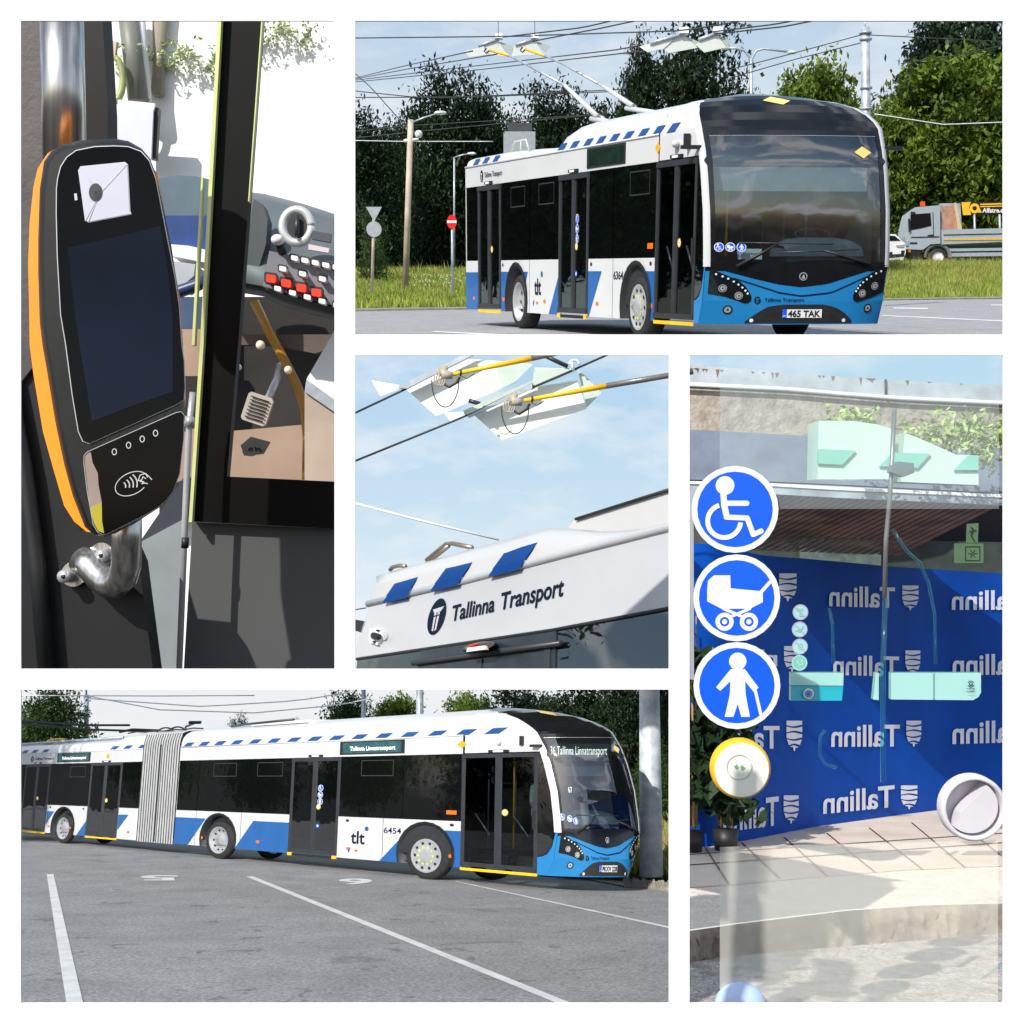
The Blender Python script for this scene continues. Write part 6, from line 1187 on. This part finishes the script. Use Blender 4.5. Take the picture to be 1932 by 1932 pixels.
g = MB(); g.tube([P(215+17*math.cos(a), 150+42*math.sin(a), 6.5) for a in [math.pi*2*i/16-1.4 for i in range(12)]], .02, mat('olive_plastic', (.3, .33, .12), .4, var=.3), 6); g.prism(pp([(198, 75), (220, 78), (216, 112), (199, 110)], 6.5), (0, .03, 0), mat('tan_plastic', (.55, .45, .3), .5, var=.1)); obj('mirror_bracket', g, t)
g = MB(); g.tube(pp([(303, 5), (300, 110), (297, 180)], 6.7), [.05, .035, .04], mat('trunk_pale', (.3, .26, .2), .8, var=.2), 8); obj('bare_trunk', g, label='pale slim tree trunk outside between the mirror arm and the glass edge', cat='tree')
# ================================================================ place E: terrace and low building reflected in a glass door, built mirrored behind it (right opening)
MB.K = MB.KP = 1.0; P = P_full
E_ = Frame(1350, 1.28)
k4 = .30637
def c4(x, y): return 1301+k4*x, 670+k4*y
def d4(x, y): return 1301+.3363*x, 1243+.3363*y
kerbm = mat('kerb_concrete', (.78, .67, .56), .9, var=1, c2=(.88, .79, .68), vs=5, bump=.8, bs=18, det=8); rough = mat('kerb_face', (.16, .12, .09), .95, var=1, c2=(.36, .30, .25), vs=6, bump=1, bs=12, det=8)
pav = mat('paving', (.70, .58, .48), .85, var=1, c2=(.84, .72, .61), vs=1.6, det=8); asf = mat('asphalt_brown', (.30, .27, .25), .9, var=1, c2=(.52, .49, .47), vs=9, bump=.5, bs=60, det=10)
add_speckle(asf, 60, 1, .6, 1.4); add_speckle(kerbm, 45, 1, .8, 1.15)
ul, ur = 1278, 2000
def gg(u, v, z=0): return E_.g(u, v, z)
mb = MB(); mb.poly([gg(ul, 1812), gg(ul, 1925), gg(ur, 1925), gg(ur, 1752)], asf); obj('roadway', mb, kind='structure')
# kerb with a real face, then the paving one step up
kt = [(ul, 1676), (1400, 1668), (1500, 1658), (1700, 1642), (1893, 1634), (ur, 1630)]; kf = [(ul, 1757), (1400, 1740), (1500, 1728), (1600, 1716), (1750, 1706), (ur, 1700)]
ZK = .16; mb = MB()
t1 = [E_.g(u, v, ZK) for u, v in kt]; t2 = [E_.g(u, v, ZK) for u, v in kf]; t3 = [Vector((p.x, p.y-.01, p.z))-E_.up()*ZK for p in t2]
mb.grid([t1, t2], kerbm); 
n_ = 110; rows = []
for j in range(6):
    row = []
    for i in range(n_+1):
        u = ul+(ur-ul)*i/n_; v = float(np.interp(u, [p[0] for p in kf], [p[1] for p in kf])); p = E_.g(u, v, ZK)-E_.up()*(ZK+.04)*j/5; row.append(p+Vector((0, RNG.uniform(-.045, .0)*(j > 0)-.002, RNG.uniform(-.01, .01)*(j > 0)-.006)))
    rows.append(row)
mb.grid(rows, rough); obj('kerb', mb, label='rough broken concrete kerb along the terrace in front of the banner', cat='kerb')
mb = MB(); bk = [(ul, 1585), (ur, 1470)]
mb.poly([E_.g(u, v, ZK+.004) for u, v in [(ul, 1676)]+kt[1:]+[(ur, 1490), (1893, 1495), (1600, 1528), (ul, 1575)]], pav); obj('pavement', mb, kind='structure')
mb = MB(); jm = mat('joint_dark', (.13, .10, .09), .9, var=.2)
for a, b in (((1301, 1632), (1893, 1590)), ((1301, 1612), (1893, 1572)), ((1330, 1598), (1375, 1668)), ((1400, 1590), (1470, 1656)), ((1480, 1580), (1560, 1652)), ((1560, 1572), (1650, 1645)), ((1640, 1562), (1740, 1640)), ((1720, 1552), (1820, 1636)), ((1800, 1545), (1890, 1615))):
    p, q = E_.g(*a, ZK+.008), E_.g(*b, ZK+.008); mb.tube([p, q], .006, jm, 4)
obj('paving_joints', mb, kind='structure')
# banner: stands on the paving, nearer on the left
bt = [(1301-20, 1030), (1330, 1023), (1355, 1024), (1430, 1047), (1565, 1058), (1684, 1069), (1893, 1082), (1990, 1088)]
bbm = [(1301-20, 1600), (1345, 1598), (1400, 1588), (1536, 1561), (1700, 1538), (1772, 1529), (1893, 1520), (1990, 1512)]
bd_y = lambda u: E_.gy(float(np.interp(u, [p[0] for p in bbm], [p[1] for p in bbm])), ZK)
bm_ = mat('banner_blue', lin((0, 72, 168)), .6, spec=.15, var=.18, vs=.6)
BP = lambda u, v, o=0: E_.p(u, v, bd_y(u)-o)
N_ = 40; us_ = [ul+(ur-ul)*i/N_ for i in range(N_+1)]
tv = lambda u: float(np.interp(u, [p[0] for p in bt], [p[1] for p in bt])); bv = lambda u: float(np.interp(u, [p[0] for p in bbm], [p[1] for p in bbm]))
t = thing('tallinn_banner', 'wide blue banner wall printed with rows of the city name and crest, mirrored as the door reflects it', 'banner', BP(1560, 1550))
mb = MB(); mb.grid([[BP(u, tv(u)+(bv(u)-tv(u))*j/6) for u in us_] for j in range(7)], bm_); mb.grid([[BP(u, tv(u), 0) for u in us_], [BP(u, tv(u), -.4) for u in us_], [BP(u, bv(u)-4, -.4) for u in us_]], bm_); obj('panel', mb, t)
lil = mat('banner_white', (.74, .76, .86), .5, var=.04)
words = []
def word(x0, x1, y0, y1, sl=0, txt='Tallinn', conv=c4):
    a = conv(x0, y1); b = conv(x1, y0); s_ = sl
    V, Fc = text2d(txt, .022); wd = b[0]-a[0]; hh = (a[1]-b[1])
    words.append(('word', Flat())); words[-1][1].items.append(([(a[0]+(1-p)*wd, a[1]-q*hh*.93+s_*(1-p)*wd) for p, q in V], Fc, lil, 0))
def crest(cx_, cy_, w_, h_, conv=c4):
    words.append(('crest', Flat())); f2 = words[-1][1]
    c_ = conv(cx_, cy_); k_ = .30637 if conv is c4 else .3363; w_ *= k_; h_ *= k_
    def hw(q): return w_/2*(1 if q < .55 else max(.02, 1-((q-.55)/.45)**1.7))
    for j in range(5):
        top, bot = [], []
        for i in range(11):
            s_ = -1+2*i/10; wv = .03*math.sin(s_*2.2+(1.5 if j % 2 else -1.2))
            q0 = max(0, j/5+.028+(wv if j else 0)); q1 = min(1, (j+1)/5-.028+(-wv if j < 4 else 0)); q1 = q1 if j < 4 else min(q1, 1-.30*abs(s_)**1.6)
            top.append((c_[0]+s_*hw(j/5+.03), c_[1]-h_/2+q0*h_)); bot.append((c_[0]+s_*hw(min(.93, (j+1)/5-.03)), c_[1]-h_/2+max(q1, q0+.02)*h_))
        f2.poly(top+bot[::-1], lil, .3*j)
word(860, 1265, 1410, 1542, .03); crest(1360, 1495, 100, 162); crest(605, 1430, 108, 182); word(1615, 2060, 1440, 1565, .0)
word(885, 1290, 1836, 1965, .03); crest(1375, 1893, 92, 158); crest(632, 1872, 100, 170); word(350, 540, 1802, 1905, .04, 'nT'); word(1620, 2060, 1832, 1965)
word(795, 1180, 363, 490, -.005, conv=d4); crest(1258, 420, 84, 155, d4); crest(588, 432, 88, 180, d4); word(118, 505, 368, 500, 0, conv=d4); word(1475, 1880, 345, 475, -.03, conv=d4)
word(750, 1150, 740, 885-18, -.1, conv=d4); crest(1232, 777, 92, 142, d4); crest(570, 845, 84, 168, d4); word(190, 500, 800, 968, -.13, conv=d4); word(1735, 2050, 735, 840, -.1, conv=d4)
for nm_, q_ in words: mb = MB(); q_.to(mb, lambda u, v, L: BP(u, v, .03+.002*L)); obj(nm_, mb, t)
# building: coping, rough concrete fascia, blue grey band, white trim, timber soffit, dark recess
YB = 10.5
cop = mat('coping_zinc', (.40, .43, .46), .5, metal=.2, var=.2, vs=3); pebble = mat('pebble_render', (.24, .20, .17), .95, var=1, c2=(.42, .37, .31), vs=9, bump=.9, bs=30, det=10); bandm = mat('grey_band', (.16, .19, .26), .7, var=.15, vs=4); rust = mat('rust_streak', (.18, .10, .07), .8, var=.3)
t = thing('low_building', 'low building with zinc coping, pebbled concrete fascia and timber soffit above the banner', 'building', E_.p(1600, 1500, YB+4))
pl4 = lambda pts, dy=0: [E_.p(*c4(x, y), YB+dy) for x, y in pts]
Lx, Rx = -55, 2150
mb = MB(); mb.prism(pl4([(Lx, 55), (600, 105), (1100, 148), (1932, 188), (Rx, 200), (Rx, 305), (1932, 296), (1300, 262), (900, 228), (600, 207), (Lx, 172)], -.05), (0, .5, 0), cop); mb.tube(pl4([(Lx, 178), (600, 210), (900, 236), (1300, 266), (1932, 296), (Rx, 304)], -.08), .02, signw, 6); mb.tube(pl4([(1207, 150), (1209, 248)], -.07), .012, mblack, 4)
rr = random.Random(9)
for i in range(26):
    x = rr.uniform(0, 1900); y = 78+x*.058; L_r = rr.uniform(10, 55)*(2 if rr.random() < .15 else 1)*.6; mb.prism(pl4([(x-8, y), (x+rr.uniform(6, 18), y+1), (x+2, y+L_r)], -.056), (0, .004, 0), rust)
obj('coping', mb, t)
mb = MB(); mb.prism(pl4([(Lx, 182), (600, 212), (900, 238), (1300, 268), (1932, 298), (Rx, 306), (Rx, 585), (1932, 575), (1250, 535), (750, 498), (Lx, 455)]), (0, .4, 0), pebble); obj('concrete_fascia', mb, t)
mb = MB(); mb.prism(pl4([(Lx, 455), (750, 498), (1250, 535), (1932, 575), (Rx, 585), (Rx, 850), (1932, 850), (1000, 800), (500, 778), (Lx, 765)], -.02), (0, .4, 0), bandm); mb.prism(pl4([(Lx, 775), (500, 790), (900, 812), (1932, 858), (Rx, 865), (Rx, 885), (1932, 877), (900, 830), (500, 806), (Lx, 792)], -.05), (0, .2, 0), signw); mb.prism(pl4([(Lx, 796), (500, 808), (900, 832), (1932, 878), (Rx, 886), (Rx, 935), (1932, 925), (900, 878), (500, 855), (Lx, 845)], -.03), (0, .2, 0), galv); obj('trim_band', mb, t)
timb = mat('soffit_timber', (.13, .08, .06), .8, var=1, c2=(.30, .19, .145), vs=2); timd = mat('soffit_gap', (.012, .009, .008), .9, var=.2)
mb = MB()
for i in range(46):
    x0 = 180+i*52-1100; x1 = x0+41
    def sof(x, q): return E_.p(*c4(x+(1-q)*480*0+q*(-0)+(480*(1-q)), 858+.035*max(0, x)+q*330), YB+q*3.2)
    k_ = lambda x, q: sof(max(x, -50-480*(1-q)), q)
    if x1-170 < -50 and x1+480 < -50: continue
    mb.quad(k_(x0, 0), k_(x1, 0), k_(x1-170, 1), k_(x0-170, 1), timb)
mb.quad(E_.p(1283, 922, YB+.03), E_.p(2010, 945, YB+.03), E_.p(2010, 1025, YB+3.3), E_.p(1283, 1012, YB+3.3), timd); obj('soffit', mb, t)
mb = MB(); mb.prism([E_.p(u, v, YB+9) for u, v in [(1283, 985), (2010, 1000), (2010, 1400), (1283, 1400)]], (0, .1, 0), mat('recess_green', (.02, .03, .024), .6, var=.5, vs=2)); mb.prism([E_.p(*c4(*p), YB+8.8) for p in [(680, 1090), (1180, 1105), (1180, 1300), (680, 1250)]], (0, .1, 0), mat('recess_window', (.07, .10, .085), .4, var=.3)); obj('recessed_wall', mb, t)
# bamboo plants
for k, (u, v, sc_, lab) in enumerate(((1303, 1608, 1.15, 'bamboo plant in a black pot at the left edge before the banner'), (1370, 1605, 1.0, 'bamboo plant in a black pot just below the yellow ringed button'))):
    y = E_.gy(v, ZK); b = E_.g(u, v, ZK); t = thing('potted_bamboo', lab, 'plant', b, 'potted bamboos')
    g = MB(); upv = E_.up(); pr_ = 24/F*y; g.tube([b, b+upv*pr_*1.6], [pr_*.85, pr_], mblack, 14); g.tube([b+upv*pr_*1.58, b+upv*pr_*1.6], pr_*.9, rubber, 14); obj('pot', g, t)
    g = MB(); H_ = 1.9*sc_; can = mat('bamboo_cane', (.30, .19, .09), .6, var=.2)
    for j in range(5): 
        a = j*1.3; q = Vector((math.cos(a), math.sin(a), 0))*.05; g.tube([b+q+upv*.2, b+q*1.5+upv*H_*.5, b+q*2+upv*H_*.9], [.014, .012, .006], can, 6)
    obj('canes', g, t)
    V = leaves([(0, 0, .95, .26, .55), (.05, 0, .6, .24, .4), (-.03, 0, 1.35, .2, .3)], 120, 7, .075, 20+k, .05)
    g = MB()
    for i in range(0, len(V), 4):
        q = [b+Vector(((v_[0])*1, v_[1], 0))+upv*float(v_[2])*sc_ for v_ in V[i:i+4]]
        if min(C+F*p_.x/p_.y for p_ in q) < 1284: continue
        g.add(q, [(0, 1, 2, 3)], Lbam)
    obj('leaves', g, t)
# second bus: its reflection in the door built as translucent solids, with teal marks
YD = 5.4
pane_hi = glassmat('green_pane', (.80, .95, .86), 1, .02, milky=.55, mcol=(.62, .80, .68)); pane_lo = glassmat('lower_haze', (1, 1, .97), 1, .05, milky=.28, mcol=(1, 1, .9)); tealm = mat('teal_mark', (.20, .50, .40), .5, var=.06)
whp = glassmat('pale_green_reflection', (.9, 1, .93), 1, .05, milky=.72, mcol=(.66, .84, .72))
t = thing('reflected_bus', 'reflection of a pale green white bus roof with teal slanted marks, as translucent solids', 'bus', E_.p(1690, 1000, 7.5))
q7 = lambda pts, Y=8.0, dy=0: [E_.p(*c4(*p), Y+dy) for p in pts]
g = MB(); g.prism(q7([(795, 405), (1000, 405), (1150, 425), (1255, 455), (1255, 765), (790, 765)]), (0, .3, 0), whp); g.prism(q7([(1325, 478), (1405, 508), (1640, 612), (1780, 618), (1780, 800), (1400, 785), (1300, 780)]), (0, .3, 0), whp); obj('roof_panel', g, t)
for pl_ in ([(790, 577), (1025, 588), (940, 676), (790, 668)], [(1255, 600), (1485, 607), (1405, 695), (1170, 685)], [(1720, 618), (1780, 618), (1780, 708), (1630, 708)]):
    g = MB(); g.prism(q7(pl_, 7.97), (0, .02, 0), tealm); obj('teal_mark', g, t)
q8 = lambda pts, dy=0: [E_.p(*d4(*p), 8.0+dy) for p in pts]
mint = glassmat('mint_reflection', (.9, 1, .97), 1, .05, milky=.6, mcol=lin((175, 224, 215))); aqua = glassmat('aqua_reflection', (.6, 1, 1), 1, .05, milky=.7, mcol=(.0, .45, .55))
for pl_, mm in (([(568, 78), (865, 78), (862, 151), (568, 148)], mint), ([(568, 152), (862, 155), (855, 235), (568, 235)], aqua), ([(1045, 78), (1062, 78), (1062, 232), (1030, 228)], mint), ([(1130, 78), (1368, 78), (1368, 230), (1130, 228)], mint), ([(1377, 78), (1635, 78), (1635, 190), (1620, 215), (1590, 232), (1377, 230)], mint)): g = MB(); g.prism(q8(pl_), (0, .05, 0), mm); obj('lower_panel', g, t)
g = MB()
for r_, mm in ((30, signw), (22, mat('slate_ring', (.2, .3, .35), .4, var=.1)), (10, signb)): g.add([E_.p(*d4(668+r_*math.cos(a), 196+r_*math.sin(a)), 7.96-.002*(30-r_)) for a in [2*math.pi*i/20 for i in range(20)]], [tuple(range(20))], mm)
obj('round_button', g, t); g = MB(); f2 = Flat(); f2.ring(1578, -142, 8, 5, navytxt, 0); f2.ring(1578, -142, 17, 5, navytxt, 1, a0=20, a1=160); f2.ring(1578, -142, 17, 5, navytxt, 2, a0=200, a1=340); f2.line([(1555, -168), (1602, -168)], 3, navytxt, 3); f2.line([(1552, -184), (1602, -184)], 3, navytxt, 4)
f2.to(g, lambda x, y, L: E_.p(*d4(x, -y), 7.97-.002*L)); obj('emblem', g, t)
g = MB(); V = leaves([(0, 0, 0, .42, .22), (.5, 0, -.1, .4, .25), (-.8, 0, .12, .2, .12)], 200, 10, .03, 31, .04); b_ = E_.p(1790, 820, 9.6)
for i in range(0, len(V), 4): g.add([b_+Vector(v) for v in V[i:i+4]], [(0, 1, 2, 3)], mat('leaf_lit', (.26, .36, .05), .6, var=1, c2=(.5, .6, .25), vs=6))
g.tube([b_-Vector((0, 0, .3)), b_], .03, bark, 5); obj('leafy_branch', g, label='yellow green leafy branch above the reflected bus', cat='tree')
# the glass door itself: haze sheets, frames, stickers, button, pull
YG = 4.2
t = thing('glass_door', 'clear glass bus door with stickers, milky lower haze sheet and thin grab bars', 'door', P(1600, 1900, YG))
g = MB(); g.quad(P(1358, 1598, YG), P(1358, 1930, YG), P(1883, 1930, YG), P(1883, 1585, YG), pane_lo); obj('lower_haze', g, t)  # milky sheet paints the bright washed-out glare over the paving
pane_f = glassmat('faint_haze', (.9, .97, .95), 1, .03, milky=.14, mcol=(.7, .8, .85))
g = MB(); g.quad(P(1358, 640, YG), P(1358, 960, YG), P(1885, 960, YG), P(1885, 640, YG), pane_f); obj('upper_haze', g, t)  # faint whitish haze on the glass, put into a translucent sheet
tealbar = glassmat('teal_bar', (.5, .9, .95), 1, .05, milky=.1, mcol=(.05, .3, .42))
g = MB(); g.tube(pp([c4(*p) for p in [(1255, 1080), (1340, 1210), (1420, 1280), (1470, 1400), (1510, 1600), (1515, 1900)]], YG+.3), .006, tealbar, 8); g.tube(pp([c4(*p) for p in [(860, 1560), (880, 1660), (885, 1900)]], YG+.3), .006, tealbar, 8); g.tube(pp([d4(*p) for p in [(760, 400), (735, 430), (730, 540), (760, 590), (820, 610)]], YG+.3), .006, tealbar, 8); obj('grab_bar', g, t)
g = MB(); g.tube(pp([c4(*p) for p in [(1262, 330), (1235, 860), (1210, 1130), (1200, 1500)]], YG+.25), .009, mat('bar_grey', (.3, .3, .3), .35, metal=.5, var=.2), 8); g.tube(pp([c4(1205, 1500), d4(1085, 60), d4(1085, 690)], YG+.25), .01, tealbar, 8); g.prism(pp([c4(*p) for p in [(1250, 680), (1290, 655), (1380, 665), (1385, 725), (1320, 750), (1240, 720)]], YG+.2), (0, .05, 0), mat('clamp_slate', (.16, .2, .2), .5, var=.2)); obj('centre_pole', g, t)
g = MB(); g.prism(pp([c4(*p) for p in [(1635, 1160), (1810, 1160), (1810, 1280), (1635, 1280)]], YG+.4), (0, .01, 0), mat('exit_green', (.10, .17, .09), .5, var=.15)); g.prism(pp([c4(*p) for p in [(1712, 1040), (1780, 1035), (1775, 1155), (1708, 1155)]], YG+.4), (0, .01, 0), MATS['exit_green'])
f2 = Flat(); dkg = mat('exit_dark', (.01, .03, .015), .5, var=.1); f2.line([(1700, -1180), (1788, -1180), (1788, -1265), (1700, -1265)], 6, dkg, 0, closed=True)
for a in range(6): f2.line([(1744+6*math.cos(a*1.047), -1222+6*math.sin(a*1.047)), (1744+26*math.cos(a*1.047), -1222+26*math.sin(a*1.047))], 4, dkg, 2+a)
f2.line([(1735, -1060), (1750, -1075), (1735, -1110), (1755, -1145)], 7, dkg, 9); f2.line([(1725, -1085), (1765, -1080)], 6, dkg, 10); f2.to(g, lambda x, y, L: P(*c4(x, -y), YG+.398-.0003*L)); obj('exit_notice', g, t)
for k, (cx_, cy_) in enumerate(((1386.8, 961), (1390, 1128), (1390.3, 1293.5))):
    g = MB(); f2 = Flat(); sticker(f2, 0, 0, 1, k, 0); R_ = 82; f2.to(g, lambda x, y, L: P(cx_+R_*x, cy_-R_*y, YG-.02-.0006*L))
    obj('accessibility_sticker', g, t, label=['blue sticker with a wheelchair user', 'blue sticker with a pram', 'blue sticker with a walking figure and cane'][k])
bn = mat('ban_ring', (.42, .38, .55), .5, var=.05); bi = mat('ban_teal', (.35, .62, .62), .5, var=.05)
for k, (x, y) in enumerate(((683, 1583), (678, 1689), (680, 1794), (677, 1895))):
    c_ = c4(x, y); g = MB(); f2 = Flat(); f2.disc(0, 0, .88, bi if k < 3 else tealm, 0); f2.ring(0, 0, .92, .14, bn if k < 3 else bi, 1)
    if k == 0: f2.ring(-.3, .3, .16, .07, tealm, 2); f2.ring(.25, .3, .16, .07, tealm, 2); f2.line([(0, .3), (-.1, -.5), (.3, -.5)], .09, tealm, 3)
    if k == 1: f2.line([(-.5, -.25), (.4, .1)], .14, tealm, 2); f2.line([(-.1, -.35), (.1, -.3), (.5, .4)], .07, tealm, 3)
    if k == 2: f2.line([(-.2, .3), (-.15, -.4), (.25, -.4), (.3, .3), (-.2, .3)], .1, tealm, 2)
    if k == 3: f2.line([(-.3, .3), (0, -.3), (.4, -.2), (.3, .4)], .12, bi, 2)
    if k < 3: f2.line([(-.6, .6), (.6, -.6)], .1, bn, 5)
    f2.to(g, lambda X, Y_, L: P(c_[0]+15*X, c_[1]-15*Y_, YG-.015-.0006*L)); obj('prohibition_sticker', g, t, label=['small round no scooter sticker', 'small round no smoking sticker', 'small round no drinks sticker', 'small round no trolley sticker'][k])
g = MB(); c_ = d4(278, 607); rb = 56/F*YG
def rings(g, c_, prof, m_, n=40, sx=1):
    g.grid([[P(c_[0], c_[1], YG)+Vector((r*sx*math.cos(2*math.pi*k/n), dy, r*math.sin(2*math.pi*k/n))) for k in range(n)] for r, dy in prof], m_, True, True)
cream = mat('button_cream', (.90, .88, .80), .4, var=.02)
rings(g, c_, [(rb, 0), (rb, -.03), (rb*.96, -.045), (rb*.9, -.05)], yellow); rings(g, c_, [(rb*.9, -.05), (rb*.88, -.051)], cream); g.add([P(c_[0], c_[1], YG)+Vector((rb*.88*math.cos(2*math.pi*k/40), -.051, rb*.88*math.sin(2*math.pi*k/40))) for k in range(40)], [tuple(range(40))], cream)
f2 = Flat(); f2.ring(0, 0, .42, .035, mat('cream_groove', (.6, .57, .48), .5, var=.03), 0); gn = mat('button_mark', (.2, .5, .2), .5, var=.05); f2.poly([(-.18, .02), (-.06, .12), (-.06, .05), (-.03, .05), (-.03, -.03), (-.06, -.03), (-.06, -.1)], gn, 0); f2.poly([(.2, -.02), (.08, .1), (.08, .03), (.04, .03), (.04, -.05), (.08, -.05), (.08, -.12)], gn, 1)
f2.to(g, lambda X, Y_, L: P(c_[0]+56*X, c_[1]-56*Y_, YG-.056-.0003*L)); obj('door_button', g, t)
g = MB(); c_ = d4(1582, 830); rb = 62/F*YG; lilac = mat('pull_lilac', (.62, .60, .64), .45, var=.04)
rings(g, c_, [(rb, .02), (rb, -.02), (rb*.93, -.035), (rb*.86, -.03), (rb*.83, -.0), (rb*.8, .045), (0, .045)], lilac)
crs = []
for i in range(25):
    a = math.radians(-138+i*180/24*1.02); crs.append((c_[0]+.80*62*math.cos(a+.35), c_[1]-.80*62*math.sin(a+.35)*-1*-1))
a0, a1_ = math.radians(-125), math.radians(52)
pts = [(c_[0]+50*math.cos(a0+(a1_-a0)*i/20), c_[1]-50*math.sin(a0+(a1_-a0)*i/20)) for i in range(21)]
pts += [(c_[0]+4+(.5*(pts[-1][0]-c_[0]))-10*0, pts[-1][1]+12), (c_[0]-6, c_[1]-4), (c_[0]-20, c_[1]+12)]
g.prism(pp(pts, YG-.03), (0, .07, 0), lilac); obj('recessed_pull', g, t)
g = MB(); c_ = d4(280, 1960); rb = 50/F*YG; rings(g, c_, [(rb, 0), (rb, -.03), (rb*.7, -.05), (0, -.052)], mat('pale_blue_cap', (.45, .58, .85), .4, var=.05)); obj('lower_cap', g, t)
